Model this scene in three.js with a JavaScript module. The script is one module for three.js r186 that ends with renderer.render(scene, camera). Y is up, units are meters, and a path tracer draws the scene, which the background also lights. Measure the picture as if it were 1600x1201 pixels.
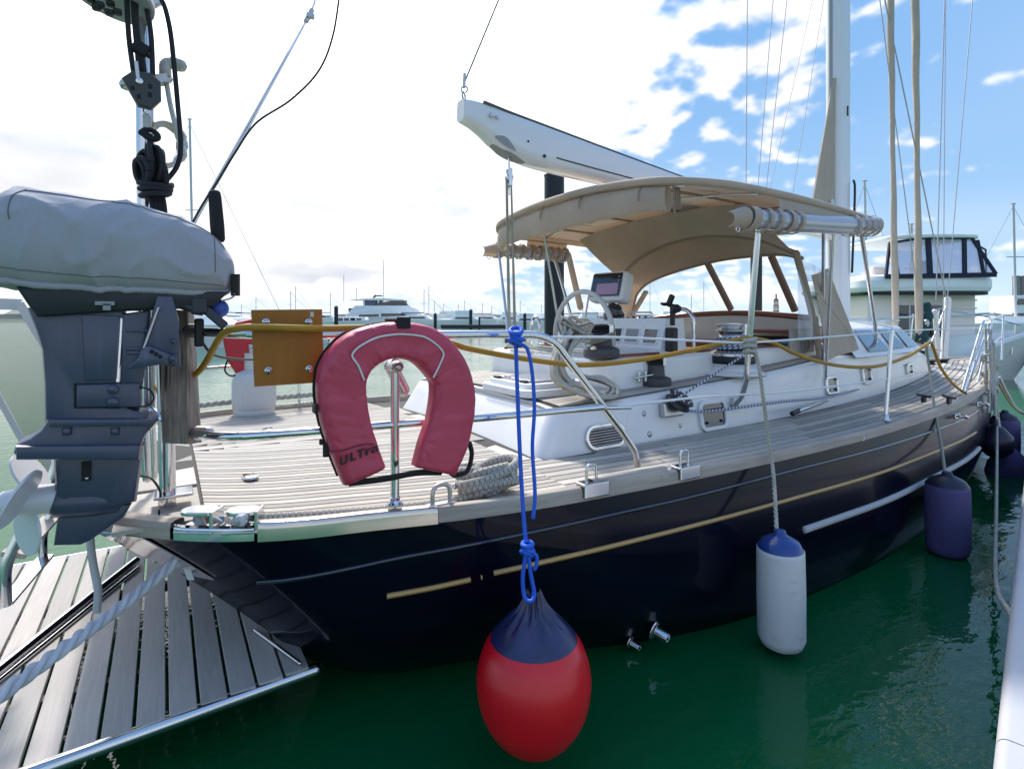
import * as THREE from 'three';
import { mergeGeometries, mergeVertices, toCreasedNormals } from 'three/addons/utils/BufferGeometryUtils.js';
import { RoundedBoxGeometry } from 'three/addons/geometries/RoundedBoxGeometry.js';
import { FontLoader } from 'three/addons/loaders/FontLoader.js';
import { TextGeometry } from 'three/addons/geometries/TextGeometry.js';

// ---------- camera, sky, sun, exposure ----------
const scene = new THREE.Scene();
const FP = 870, PCX = 800, PCY = 495, EYE = 1.6, YAW = 58 * Math.PI / 180;
const camera = new THREE.PerspectiveCamera(2 * Math.atan(706 / FP) * 180 / Math.PI, 1600 / 1201, 0.05, 6000);
camera.setViewOffset(1600, 1412, 0, 211, 1600, 1201);
const FWD = new THREE.Vector3(Math.cos(YAW), 0, -Math.sin(YAW)), RGT = new THREE.Vector3(Math.sin(YAW), 0, Math.cos(YAW));
camera.position.set(0, EYE, 0);
camera.lookAt(FWD.x, EYE, FWD.z);
camera.updateMatrixWorld();
const renderer = new THREE.WebGLRenderer({ antialias: true });
renderer.toneMapping = THREE.LinearToneMapping;
renderer.toneMappingExposure = 1.55;
renderer.shadowMap.enabled = true;

// deterministic noise
function mulberry(a) { return () => { a |= 0; a = a + 0x6D2B79F5 | 0; let t = Math.imul(a ^ a >>> 15, 1 | a); t = t + Math.imul(t ^ t >>> 7, 61 | t) ^ t; return ((t ^ t >>> 14) >>> 0) / 4294967296; }; }
const rnd = mulberry(12345);
const rr = (a, b) => a + (b - a) * rnd();
const PERM = new Uint8Array(512); { const r = mulberry(7); const p = [...Array(256).keys()]; for (let i = 255; i > 0; i--) { const j = Math.floor(r() * (i + 1)); [p[i], p[j]] = [p[j], p[i]]; } for (let i = 0; i < 512; i++) PERM[i] = p[i & 255]; }
const clamp = (x, a = 0, b = 1) => x < a ? a : x > b ? b : x;
const mix = (a, b, t) => a + (b - a) * t;
const sstep = (a, b, x) => { const t = clamp((x - a) / (b - a)); return t * t * (3 - 2 * t); };
function noise3(x, y, z) {
  const X = Math.floor(x), Y = Math.floor(y), Z = Math.floor(z); x -= X; y -= Y; z -= Z;
  const u = x * x * x * (x * (x * 6 - 15) + 10), v = y * y * y * (y * (y * 6 - 15) + 10), w = z * z * z * (z * (z * 6 - 15) + 10);
  const g = (h, a, b, c) => { h &= 15; const p = h < 8 ? a : b, q = h < 4 ? b : (h === 12 || h === 14) ? a : c; return ((h & 1) ? -p : p) + ((h & 2) ? -q : q); };
  const i = X & 255, j = Y & 255, k = Z & 255, A = PERM[i] + j, B = PERM[i + 1] + j;
  const AA = PERM[A & 255] + k, AB = PERM[(A + 1) & 255] + k, BA = PERM[B & 255] + k, BB = PERM[(B + 1) & 255] + k;
  const P = n => PERM[n & 255];
  return mix(mix(mix(g(P(AA), x, y, z), g(P(BA), x - 1, y, z), u), mix(g(P(AB), x, y - 1, z), g(P(BB), x - 1, y - 1, z), u), v),
    mix(mix(g(P(AA + 1), x, y, z - 1), g(P(BA + 1), x - 1, y, z - 1), u), mix(g(P(AB + 1), x, y - 1, z - 1), g(P(BB + 1), x - 1, y - 1, z - 1), u), v), w);
}
function fbm(x, y, z, o) { let s = 0, a = 0.5, f = 1; for (let i = 0; i < o; i++) { s += a * noise3(x * f, y * f, z * f); a *= 0.5; f *= 2.03; } return s; }

// sun: beyond the stern on the far side, high, seen through thin cloud
const azDir = (deg, el) => { const a = deg * Math.PI / 180, e = el * Math.PI / 180; return new THREE.Vector3().addScaledVector(FWD, Math.cos(a) * Math.cos(e)).addScaledVector(RGT, Math.sin(a) * Math.cos(e)).setY(Math.sin(e)); };
const SUN = azDir(-22, 50);
const sun = new THREE.DirectionalLight(new THREE.Color(1, 0.95, 0.88), 3.0);
sun.position.copy(SUN).multiplyScalar(60).add(new THREE.Vector3(4, 0, -3)); sun.target.position.set(4, 0, -3);
sun.castShadow = true; sun.shadow.radius = 10; sun.shadow.mapSize.set(4096, 4096);
Object.assign(sun.shadow.camera, { left: -30, right: 30, top: 30, bottom: -30, near: 1, far: 150 });
scene.add(sun, sun.target);
{
  const W = 2048, Hh = 1024, data = new Float32Array(W * Hh * 4), bank = azDir(-24, 26);
  for (let j = 0; j < Hh; j++) {
    const el = ((j + 0.5) / Hh - 0.5) * Math.PI, sy = Math.sin(el), cy = Math.cos(el);
    for (let i = 0; i < W; i++) {
      const a = ((i + 0.5) / W - 0.5) * 2 * Math.PI, dx = Math.cos(a) * cy, dz = Math.sin(a) * cy, o = (j * W + i) * 4;
      let r, g, b;
      const t = Math.pow(clamp(sy), 0.55);
      r = mix(0.40, 0.075, clamp(t * 1.2)); g = mix(0.56, 0.225, clamp(t * 1.12)); b = mix(0.70, 0.53, t);
      if (sy > -0.02) {
        const ys = Math.max(sy, 0.0) + 0.16, px = dx / ys, pz = dz / ys;          // flat cloud deck seen in perspective
        const w1 = fbm(px * 0.8, 3.1, pz * 0.8, 3);
        const cb = dx * bank.x + sy * bank.y + dz * bank.z, ang = Math.acos(clamp(cb, -1, 1)) * 180 / Math.PI, brk = sstep(24, 40, ang);
        let n = mix(1, 0.34, brk) * fbm(px * 0.95 + w1 * 0.8, 1.7, pz * 0.95, 6) + mix(0.6, 1.15, brk) * fbm(px * 6.2 + w1, 9.2, pz * 6.2 + w1, 6);
        const cov = mix(0.85, 0.10, sstep(20, 37, ang)) - 0.34 * sstep(44, 64, ang) + 0.30 * sstep(80, 130, ang);
        let d = sstep(0.0, mix(0.42, 0.30, brk), n + cov);
        d *= 1 - 0.25 * sstep(0.0, 0.5, -n);
        const thin = sstep(-0.2, 0.5, fbm(px * 0.5, 5, pz * 0.5, 4)) * 0.18; d = Math.max(d, thin);
        const lower = sstep(0.34, 0.12, sy), under = sstep(-0.05, 0.5, fbm(px * 0.75 + 5, 2.2, pz * 0.75 - 3, 5) + 0.12) * lower * sstep(44, 22, ang);
        const tone = 1 - 0.13 * sstep(-0.1, 0.45, fbm(px * 1.3 + 9, 4.2, pz * 1.3, 5)), br = (0.76 + 2.4 * sstep(44, 0, Math.acos(clamp(dx * SUN.x + sy * SUN.y + dz * SUN.z, -1, 1)) * 180 / Math.PI)) * tone;
        const cr = br * mix(1, 0.64, under), cg = br * mix(1, 0.65, under), cbl = br * mix(1.0, 0.74, under);
        // heaped clouds low over the horizon
        const q = fbm(dx * 7, sy * 16, dz * 7, 6) + 0.25 * noise3(dx * 3, 1, dz * 3), hd = sstep(0.0, 0.09, q - sy * 1.7 + 0.10) * sstep(0.0, 0.035, sy) * sstep(0.34, 0.16, sy) * 0.85;
        r = mix(r, cr, d); g = mix(g, cg, d); b = mix(b, cbl, d);
        const hb = 0.84 - 0.16 * sstep(0.12, 0.0, sy);
        r = mix(r, hb, hd); g = mix(g, hb, hd); b = mix(b, hb * 1.03, hd);
        const hz = sstep(0.10, 0, sy) * 0.55; r = mix(r, 0.60, hz); g = mix(g, 0.67, hz); b = mix(b, 0.74, hz);
      } else { r = 0.25; g = 0.33; b = 0.38; }
      data[o] = r; data[o + 1] = g; data[o + 2] = b; data[o + 3] = 1;
    }
  }
  const tex = new THREE.DataTexture(data, W, Hh, THREE.RGBAFormat, THREE.FloatType);
  tex.mapping = THREE.EquirectangularReflectionMapping; tex.magFilter = THREE.LinearFilter; tex.minFilter = THREE.LinearFilter; tex.needsUpdate = true;
  scene.background = tex; scene.environment = tex;
}

// ---------- helpers ----------
const V = (x, y, z) => new THREE.Vector3(x, y, z);
const C = (r, g, b) => new THREE.Color().setRGB(r, g, b);
const CAM = camera.position.clone();
const ray = (px, py) => FWD.clone().addScaledVector(RGT, (px - PCX) / FP).setY(-(py - PCY) / FP);
// real-world points recovered from measured sight lines and a known plane of the place
const onY = (px, py, y) => { const d = ray(px, py); return CAM.clone().addScaledVector(d, (y - EYE) / d.y); };
const onZ = (px, py, z) => { const d = ray(px, py); return CAM.clone().addScaledVector(d, z / d.z); };
const onX = (px, py, x) => { const d = ray(px, py); return CAM.clone().addScaledVector(d, x / d.x); };
const atD = (px, py, D) => CAM.clone().addScaledVector(ray(px, py), D);
const used = {};
function numbered(n) { const k = used[n] = (used[n] ?? -1) + 1; return k ? `${n}_${String(k).padStart(3, '0')}` : n; }
function tag(o, label, category, group, kind) { if (label) o.userData.label = label; if (category) o.userData.category = category; if (group) o.userData.group = group; if (kind) o.userData.kind = kind; return o; }
function thing(name, label, category, group) { const o = new THREE.Group(); o.name = numbered(name); scene.add(o); return tag(o, label, category, group); }
function part(parent, name, geo, mat, label) {
  if (Array.isArray(geo)) geo = merge(geo);
  const m = new THREE.Mesh(geo, mat); m.name = name; m.castShadow = m.receiveShadow = true; parent.add(m);
  if (label) m.userData.label = label;
  return m;
}
function solo(name, geo, mat, label, category, group, kind) { if (Array.isArray(geo)) geo = merge(geo); const m = new THREE.Mesh(geo, mat); m.name = numbered(name); m.castShadow = m.receiveShadow = true; scene.add(m); return tag(m, label, category, group, kind); }
function structure(name, geo, mat) { const m = new THREE.Mesh(geo, mat); m.name = name; m.castShadow = m.receiveShadow = true; m.userData.kind = 'structure'; scene.add(m); return m; }
function merge(list) {
  const g = list.flat().map(q => { const n = q.index ? q.toNonIndexed() : q; for (const k of Object.keys(n.attributes)) if (!['position', 'normal', 'uv'].includes(k)) n.deleteAttribute(k); if (!n.attributes.uv) boxUV(n); if (!n.attributes.normal) n.computeVertexNormals(); return n; });
  return g.length === 1 ? g[0] : mergeGeometries(g);
}
function boxUV(g, s = 1) {           // uv in metres from the dominant axis of each normal
  if (!g.attributes.normal) g.computeVertexNormals();
  const p = g.attributes.position, n = g.attributes.normal, uv = new Float32Array(p.count * 2);
  for (let i = 0; i < p.count; i++) {
    const ax = Math.abs(n.getX(i)), ay = Math.abs(n.getY(i)), az = Math.abs(n.getZ(i));
    const x = p.getX(i), y = p.getY(i), z = p.getZ(i);
    let a, b; if (ay >= ax && ay >= az) { a = x; b = z; } else if (az >= ax) { a = x; b = y; } else { a = z; b = y; }
    uv[2 * i] = a * s; uv[2 * i + 1] = b * s;
  }
  g.setAttribute('uv', new THREE.BufferAttribute(uv, 2)); return g;
}
function spl(xs, ys) {               // smooth monotone-ish interpolation
  const n = xs.length, m = []; for (let i = 0; i < n; i++) { const a = i ? (ys[i] - ys[i - 1]) / (xs[i] - xs[i - 1]) : null, b = i < n - 1 ? (ys[i + 1] - ys[i]) / (xs[i + 1] - xs[i]) : null; m.push(a === null ? b : b === null ? a : a * b <= 0 ? 0 : 2 * a * b / (a + b)); }
  return x => { if (x <= xs[0]) return ys[0] + m[0] * 0; if (x >= xs[n - 1]) return ys[n - 1]; let i = 0; while (x > xs[i + 1]) i++; const h = xs[i + 1] - xs[i], t = (x - xs[i]) / h, t2 = t * t, t3 = t2 * t; return (2 * t3 - 3 * t2 + 1) * ys[i] + (t3 - 2 * t2 + t) * h * m[i] + (-2 * t3 + 3 * t2) * ys[i + 1] + (t3 - t2) * h * m[i + 1]; };
}
function grid(nu, nv, fn, opt = {}) {  // parametric sheet, fn(u,v) -> Vector3
  const pos = [], uv = [], idx = [];
  for (let i = 0; i <= nu; i++) for (let j = 0; j <= nv; j++) { const p = fn(i / nu, j / nv); pos.push(p.x, p.y, p.z); uv.push((opt.su ?? 1) * i / nu, (opt.sv ?? 1) * j / nv); }
  for (let i = 0; i < nu; i++) for (let j = 0; j < nv; j++) { const a = i * (nv + 1) + j, b = a + nv + 1; opt.flip ? idx.push(a, a + 1, b, b, a + 1, b + 1) : idx.push(a, b, a + 1, b, b + 1, a + 1); }
  const g = new THREE.BufferGeometry(); g.setAttribute('position', new THREE.Float32BufferAttribute(pos, 3)); g.setAttribute('uv', new THREE.Float32BufferAttribute(uv, 2)); g.setIndex(idx); g.computeVertexNormals(); return g;
}
function shell(nu, nv, fn, th, opt = {}) {   // sheet with thickness along its normals
  const a = grid(nu, nv, fn, opt), b = a.clone(), n = a.attributes.normal, p = b.attributes.position;
  for (let i = 0; i < p.count; i++) p.setXYZ(i, p.getX(i) - n.getX(i) * th, p.getY(i) - n.getY(i) * th, p.getZ(i) - n.getZ(i) * th);
  const ix = b.index.array; for (let i = 0; i < ix.length; i += 3) { const t = ix[i]; ix[i] = ix[i + 1]; ix[i + 1] = t; } b.computeVertexNormals();
  const edge = [], P = (g, i) => V().fromBufferAttribute(g.attributes.position, i), ids = [];
  for (let i = 0; i <= nu; i++) ids.push(i * (nv + 1)); for (let j = 1; j <= nv; j++) ids.push(nu * (nv + 1) + j); for (let i = nu - 1; i >= 0; i--) ids.push(i * (nv + 1) + nv); for (let j = nv - 1; j >= 0; j--) ids.push(j);
  for (let k = 0; k < ids.length - 1; k++) { const A = P(a, ids[k]), B = P(a, ids[k + 1]), Cc = P(b, ids[k]), D = P(b, ids[k + 1]); edge.push(A.x, A.y, A.z, Cc.x, Cc.y, Cc.z, B.x, B.y, B.z, B.x, B.y, B.z, Cc.x, Cc.y, Cc.z, D.x, D.y, D.z); }
  const e = new THREE.BufferGeometry(); e.setAttribute('position', new THREE.Float32BufferAttribute(edge, 3)); e.computeVertexNormals();
  return merge([a, b, e]);
}
const curve = (pts, t = 0.5, closed = false) => new THREE.CatmullRomCurve3(pts, closed, 'catmullrom', t);
function tube(pts, r, seg = 24, rad = 8, closed = false, tension = 0.5) {
  const c = pts instanceof THREE.Curve ? pts : pts.length === 2 ? new THREE.LineCurve3(pts[0], pts[1]) : curve(pts, tension, closed);
  const g = new THREE.TubeGeometry(c, pts.length === 2 ? 1 : seg, r, rad, closed), L = c.getLength(), uv = g.attributes.uv;
  for (let i = 0; i < uv.count; i++) uv.setXY(i, uv.getX(i) * L, uv.getY(i) * 2 * Math.PI * r);
  if (!closed) { const caps = [0, 1].map(t => { const d = new THREE.SphereGeometry(r, rad, 4); const p = c.getPoint(t); d.translate(p.x, p.y, p.z); return d; }); return merge([g, ...caps]); }
  return g;
}
function bentTube(pts, r, bend = 0.06, rad = 10) {   // straight runs with rounded bends
  const path = new THREE.CurvePath(); let prev = pts[0];
  for (let i = 1; i < pts.length - 1; i++) { const a = pts[i].clone().sub(pts[i - 1]), b = pts[i + 1].clone().sub(pts[i]); const k = Math.min(bend, a.length() / 2.01, b.length() / 2.01); const p1 = pts[i].clone().addScaledVector(a.normalize(), -k), p2 = pts[i].clone().addScaledVector(b.normalize(), k); path.add(new THREE.LineCurve3(prev, p1)); path.add(new THREE.QuadraticBezierCurve3(p1, pts[i], p2)); prev = p2; }
  path.add(new THREE.LineCurve3(prev, pts[pts.length - 1]));
  const out = []; for (const c of path.curves) { const n = c.isLineCurve3 ? 1 : 7; for (let i = 0; i < n; i++) out.push(c.getPoint(i / n)); } out.push(pts[pts.length - 1].clone());
  return sweep(out, r, rad);
}
function sweep(P, r, rad = 8, prof) {   // polyline sweep; r number or fn(t); prof(theta, s) scales the radius
  const n = P.length, T = P.map((p, i) => P[Math.min(i + 1, n - 1)].clone().sub(P[Math.max(i - 1, 0)]).normalize());
  let N = Math.abs(T[0].y) < 0.9 ? V(0, 1, 0) : V(1, 0, 0); N.addScaledVector(T[0], -N.dot(T[0])).normalize();
  const pos = [], uv = [], idx = []; let s = 0;
  for (let i = 0; i < n; i++) {
    if (i) { s += P[i].distanceTo(P[i - 1]); N.addScaledVector(T[i], -N.dot(T[i])).normalize(); }
    const B = T[i].clone().cross(N), R = typeof r === 'function' ? r(i / (n - 1)) : r;
    for (let k = 0; k <= rad; k++) { const th = k / rad * 2 * Math.PI, q = R * (prof ? prof(th, s) : 1), p = P[i].clone().addScaledVector(N, Math.cos(th) * q).addScaledVector(B, Math.sin(th) * q); pos.push(p.x, p.y, p.z); uv.push(s, th * R); }
  }
  for (let i = 0; i < n - 1; i++) for (let k = 0; k < rad; k++) { const a = i * (rad + 1) + k, b = a + rad + 1; idx.push(a, a + 1, b, b, a + 1, b + 1); }
  for (const e of [0, n - 1]) { const c = pos.length / 3; pos.push(P[e].x, P[e].y, P[e].z); uv.push(0, 0); for (let k = 0; k < rad; k++) { const a = e * (rad + 1) + k; e ? idx.push(c, a, a + 1) : idx.push(c, a + 1, a); } }
  const g = new THREE.BufferGeometry(); g.setAttribute('position', new THREE.Float32BufferAttribute(pos, 3)); g.setAttribute('uv', new THREE.Float32BufferAttribute(uv, 2)); g.setIndex(idx); g.computeVertexNormals(); return g;
}
function rope(pts, r, pitch = r * 7, step = r * 0.7, closed = false) {   // laid rope: three strands twisted round each other
  const c = pts instanceof THREE.Curve ? pts : pts.length === 2 ? new THREE.LineCurve3(pts[0], pts[1]) : curve(pts, 0.5, closed), L = c.getLength(), n = Math.min(1400, Math.max(4, Math.ceil(L / step)));
  return sweep(c.getSpacedPoints(n), r, 24, (th, s) => { let f = (th + 2 * Math.PI * s / pitch) % (2 * Math.PI / 3); if (f < 0) f += 2 * Math.PI / 3; f -= Math.PI / 3; return 0.53 * Math.cos(f) + Math.sqrt(Math.max(0, 0.222 - 0.281 * Math.sin(f) ** 2)); });
}
function cord(pts, r, rad = 7) { const c = pts.length === 2 ? new THREE.LineCurve3(pts[0], pts[1]) : curve(pts), n = pts.length === 2 ? 1 : Math.min(400, Math.max(10, Math.ceil(c.getLength() / (r * 2.2)))); return sweep(c.getSpacedPoints(n), r, rad); }
function box(w, h, d, x = 0, y = 0, z = 0, rad = 0) { const g = rad ? new RoundedBoxGeometry(w, h, d, 2, rad) : new THREE.BoxGeometry(w, h, d); g.translate(x, y, z); return boxUV(g); }
function frameOf(p, x, y) { const X = x.clone().normalize(), Z = X.clone().cross(y).normalize(), Y = Z.clone().cross(X); return new THREE.Matrix4().makeBasis(X, Y, Z).setPosition(p); }
const put = (g, m) => { g.applyMatrix4(m); return g; };
function bar(a, b, w, h, up = V(0, 1, 0), rad = 0) { const L = a.distanceTo(b), g = box(L, h, w, L / 2, 0, 0, rad); return put(g, frameOf(a, b.clone().sub(a), up)); }
function lathe(prof, seg = 24) { return new THREE.LatheGeometry(prof.map(p => new THREE.Vector2(p[0], p[1])), seg); }
function prism(pts2, depth, bevel = 0) { const s = new THREE.Shape(pts2.map(p => new THREE.Vector2(p[0], p[1]))); const g = new THREE.ExtrudeGeometry(s, { depth, bevelEnabled: bevel > 0, bevelSize: bevel, bevelThickness: bevel, bevelSegments: 2, curveSegments: 8 }); return boxUV(g); }
function roundRect(w, h, r) { const s = new THREE.Shape(), x = -w / 2, y = -h / 2; s.moveTo(x + r, y); s.lineTo(x + w - r, y); s.absarc(x + w - r, y + r, r, -Math.PI / 2, 0); s.lineTo(x + w, y + h - r); s.absarc(x + w - r, y + h - r, r, 0, Math.PI / 2); s.lineTo(x + r, y + h); s.absarc(x + r, y + h - r, r, Math.PI / 2, Math.PI); s.lineTo(x, y + r); s.absarc(x + r, y + r, r, Math.PI, 1.5 * Math.PI); return s; }
const extr = (s, depth, bevel = 0, seg = 10) => boxUV(new THREE.ExtrudeGeometry(s, { depth, bevelEnabled: bevel > 0, bevelSize: bevel, bevelThickness: bevel, bevelSegments: 2, curveSegments: seg }));
function poly(pts, idx) { const g = new THREE.BufferGeometry(); const pos = []; for (const t of idx) for (const i of t) pos.push(pts[i].x, pts[i].y, pts[i].z); g.setAttribute('position', new THREE.Float32BufferAttribute(pos, 3)); g.computeVertexNormals(); return boxUV(g); }
function quadTh(a, b, c, d, th) { const n = b.clone().sub(a).cross(d.clone().sub(a)).normalize().multiplyScalar(-th), e = [a, b, c, d].map(p => p.clone().add(n)); return poly([a, b, c, d, ...e], [[0, 1, 2], [0, 2, 3], [5, 4, 7], [5, 7, 6], [0, 4, 5], [0, 5, 1], [1, 5, 6], [1, 6, 2], [2, 6, 7], [2, 7, 3], [3, 7, 4], [3, 4, 0]]); }

// ---------- materials ----------
function tex(n, fn, { color = true, rx = 1, ry = 1, h = n } = {}) {
  const d = new Uint8Array(n * h * 4);
  for (let j = 0; j < h; j++) for (let i = 0; i < n; i++) { const c = fn(i / n, j / h), o = (j * n + i) * 4; if (typeof c === 'number') d[o] = d[o + 1] = d[o + 2] = clamp(c) * 255; else { d[o] = clamp(c[0]) * 255; d[o + 1] = clamp(c[1]) * 255; d[o + 2] = clamp(c[2]) * 255; } d[o + 3] = 255; }
  const t = new THREE.DataTexture(d, n, h); t.wrapS = t.wrapT = THREE.RepeatWrapping; t.magFilter = THREE.LinearFilter; t.minFilter = THREE.LinearMipmapLinearFilter; t.generateMipmaps = true; t.repeat.set(rx, ry); if (color) t.colorSpace = THREE.SRGBColorSpace; t.needsUpdate = true; return t;
}
// tileable noise on a torus-like wrap
const tn = (u, v, fu, fv, s, o = 4) => { let r = 0, a = 0.5; for (let i = 0; i < o; i++) { const U = u * fu, Vv = v * fv, w = (x, y) => noise3(x, y, s + i * 17.3); r += a * mix(mix(w(U, Vv), w(U - fu, Vv), u), mix(w(U, Vv - fv), w(U - fu, Vv - fv), u), v); a *= 0.5; fu *= 2; fv *= 2; } return r; };
const std = (c, rough, metal = 0, x = {}) => new THREE.MeshStandardMaterial({ color: c, roughness: rough, metalness: metal, ...x });
const phy = (c, rough, x = {}) => new THREE.MeshPhysicalMaterial({ color: c, roughness: rough, ...x });
const teakTex = (s, base, k = 0.12) => tex(256, (u, v) => { const g = tn(u, v, 5, 70, s, 3), f = tn(u, v, 3, 4, s + 50, 3), h = tn(u, v, 9, 160, s + 9, 2); const m = 1 + k * 1.5 * g + k * 1.3 * f + k * h; return base.map(c => c * m); });
const grainBump = tex(256, (u, v) => 0.5 + 0.5 * tn(u, v, 5, 90, 3, 3), { color: false });
const TEAK = [0, 1, 2, 3].map(i => { const m = std(C(1, 1, 1), 0.8, 0, { map: teakTex(11 + i * 31, [[0.69, 0.665, 0.63], [0.63, 0.605, 0.57], [0.73, 0.705, 0.67], [0.59, 0.57, 0.545]][i]), bumpMap: grainBump, bumpScale: 0.0012 }); m.map.repeat.set(0.9, 3); return m; });
const OLDTEAK = [0, 1, 2].map(i => { const m = std(C(1, 1, 1), 0.75, 0, { map: teakTex(211 + i * 31, [[0.69, 0.665, 0.645], [0.645, 0.625, 0.605], [0.72, 0.69, 0.665]][i], 0.10), bumpMap: grainBump, bumpScale: 0.002 }); m.map.repeat.set(0.9, 2.4); return m; });
const RAILWOOD = std(C(1, 1, 1), 0.7, 0, { map: teakTex(411, [0.66, 0.615, 0.57], 0.2), bumpMap: grainBump, bumpScale: 0.001 }); RAILWOOD.map.repeat.set(0.8, 4);
const POSTWOOD = std(C(1, 1, 1), 0.9, 0, { map: tex(256, (u, v) => { const g = tn(u, v, 60, 4, 71, 3), f = tn(u, v, 6, 4, 72, 3), cr = sstep(0.22, 0.3, Math.abs(tn(u, v, 18, 2, 73, 2)) + 0.06); const m = (0.9 + 0.5 * g + 0.5 * f) * (1 - 0.5 * cr); return [0.56 * m, 0.525 * m, 0.495 * m]; }), bumpMap: tex(256, (u, v) => 0.5 + 0.6 * tn(u, v, 60, 4, 71, 3), { color: false }), bumpScale: 0.004 });
const MAHOG = phy(C(1, 1, 1), 0.3, { map: tex(128, (u, v) => { const m = 1 + 0.5 * tn(u, v, 4, 30, 5, 3); return [0.47 * m, 0.20 * m, 0.10 * m]; }), clearcoat: 0.7, clearcoatRoughness: 0.1 });
const streak = tex(256, (u, v) => 0.5 + 0.35 * tn(u, v, 30, 3, 91, 4), { color: false });
const NAVY = phy(C(0.0085, 0.0135, 0.046), 0.3, { map: tex(512, (u, v) => { const s = sstep(0.20, 0.5, tn(u, v, 3, 20, 131, 4)) * 0.5 + sstep(0.3, 0.42, tn(u, v, 26, 9, 133, 3)) * 0.7; const m = 0.54 + 0.14 * tn(u, v, 4, 4, 135, 4) + 0.42 * s; return [m, m, m * 0.98]; }, { rx: 0.5, ry: 0.8 }), specularIntensity: 0.1, clearcoat: 0.32, clearcoatRoughness: 0.075, bumpMap: tex(128, (u, v) => 0.5 + 0.5 * tn(u, v, 3, 3, 17, 3), { color: false, rx: 0.6, ry: 0.6 }), bumpScale: 0.0016 });
const NAVYTRIM = phy(C(0.006, 0.009, 0.03), 0.25, { clearcoat: 1, clearcoatRoughness: 0.05 });
const gelTex = tex(256, (u, v) => { const m = 0.915 + 0.05 * tn(u, v, 3, 3, 31, 4) - 0.06 * sstep(0.16, 0.42, tn(u, v, 26, 4, 33, 3)); return [m, m * 0.995, m * 0.985]; });
const WHITE = phy(C(0.99, 0.99, 0.99), 0.32, { map: gelTex, clearcoat: 0.5, clearcoatRoughness: 0.12 });
const WHITEPLASTIC = phy(C(0.80, 0.80, 0.80), 0.4, { clearcoat: 0.2, clearcoatRoughness: 0.3 });
const GREYPLASTIC = std(C(0.30, 0.30, 0.31), 0.5);
const steelRough = tex(256, (u, v) => 0.30 + 0.4 * Math.abs(tn(u, v, 6, 6, 61, 4)), { color: false });
const STEEL = std(C(0.66, 0.66, 0.67), 0.36, 1, { roughnessMap: steelRough });
const CAPSTEEL = std(C(0.62, 0.57, 0.51), 0.2, 1);
const DULLSTEEL = std(C(0.5, 0.5, 0.5), 0.36, 1);
const BLACK = std(C(0.012, 0.012, 0.014), 0.5);
const BLACKMATT = std(C(0.014, 0.014, 0.015), 0.85);
const CAULK = std(C(0.014, 0.014, 0.015), 0.8);
const DARKGLASS = phy(C(0.012, 0.015, 0.02), 0.06, { clearcoat: 1, clearcoatRoughness: 0.02 });
const weave = tex(128, (u, v) => 0.5 + 0.25 * Math.sin(u * 2 * Math.PI * 32) * Math.sin(v * 2 * Math.PI * 32) + 0.3 * tn(u, v, 8, 8, 3, 3), { color: false, rx: 12, ry: 12 });
const wrinkle = (s, k = 1) => tex(512, (u, v) => { const a = tn(u, v, 3, 3, s, 2), r = 1 - Math.abs(tn(u + 0.0, v, 4, 6, s + 5, 3)) * 2.2; return 0.5 + 0.4 * a * k + 0.22 * r * r * r * k; }, { color: false });
const TAN = phy(C(1, 1, 1), 0.9, { transmission: 0.45, thickness: 0, map: tex(256, (u, v) => { const m = 1 + 0.09 * tn(u, v, 4, 4, 81, 4) + 0.05 * (rnd() - 0.5); return [0.83 * m, 0.76 * m, 0.685 * m]; }), bumpMap: wrinkle(21, 0.6), bumpScale: 0.006, side: THREE.DoubleSide });
const TANTRIM = std(C(0.36, 0.275, 0.20), 0.85);
const SAILTAN = std(C(1, 1, 1), 0.85, 0, { map: tex(256, (u, v) => { const m = 1 + 0.12 * tn(u, v, 4, 4, 181, 4); return [0.72 * m, 0.665 * m, 0.60 * m]; }), bumpMap: wrinkle(44), bumpScale: 0.02 });
const VINYL = phy(C(0.86, 0.9, 0.95), 0.08, { transmission: 0.9, thickness: 0, ior: 1.3, side: THREE.DoubleSide });
const CLEAR = phy(C(0.9, 0.92, 0.95), 0.02, { transmission: 1, thickness: 0, ior: 1.45, side: THREE.DoubleSide });
// ---------- setting: water ----------
{
  const ripple = tex(1024, (u, v) => 0.5 + 0.55 * tn(u, v, 10, 16, 301, 5) + 0.20 * tn(u, v, 30, 44, 401, 3), { color: false });
  const mat = phy(C(0.003, 0.100, 0.032), 0.02, { ior: 1.42, bumpMap: ripple, bumpScale: 0.013, specularIntensity: 1 });
  const g = new THREE.PlaneGeometry(6000, 6000, 1, 1); g.rotateX(-Math.PI / 2);
  const p = g.attributes.position, uv = g.attributes.uv; for (let i = 0; i < p.count; i++) uv.setXY(i, (p.getX(i)) / 3.1, p.getZ(i) / 3.1);
  structure('water', g, mat);
}
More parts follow.
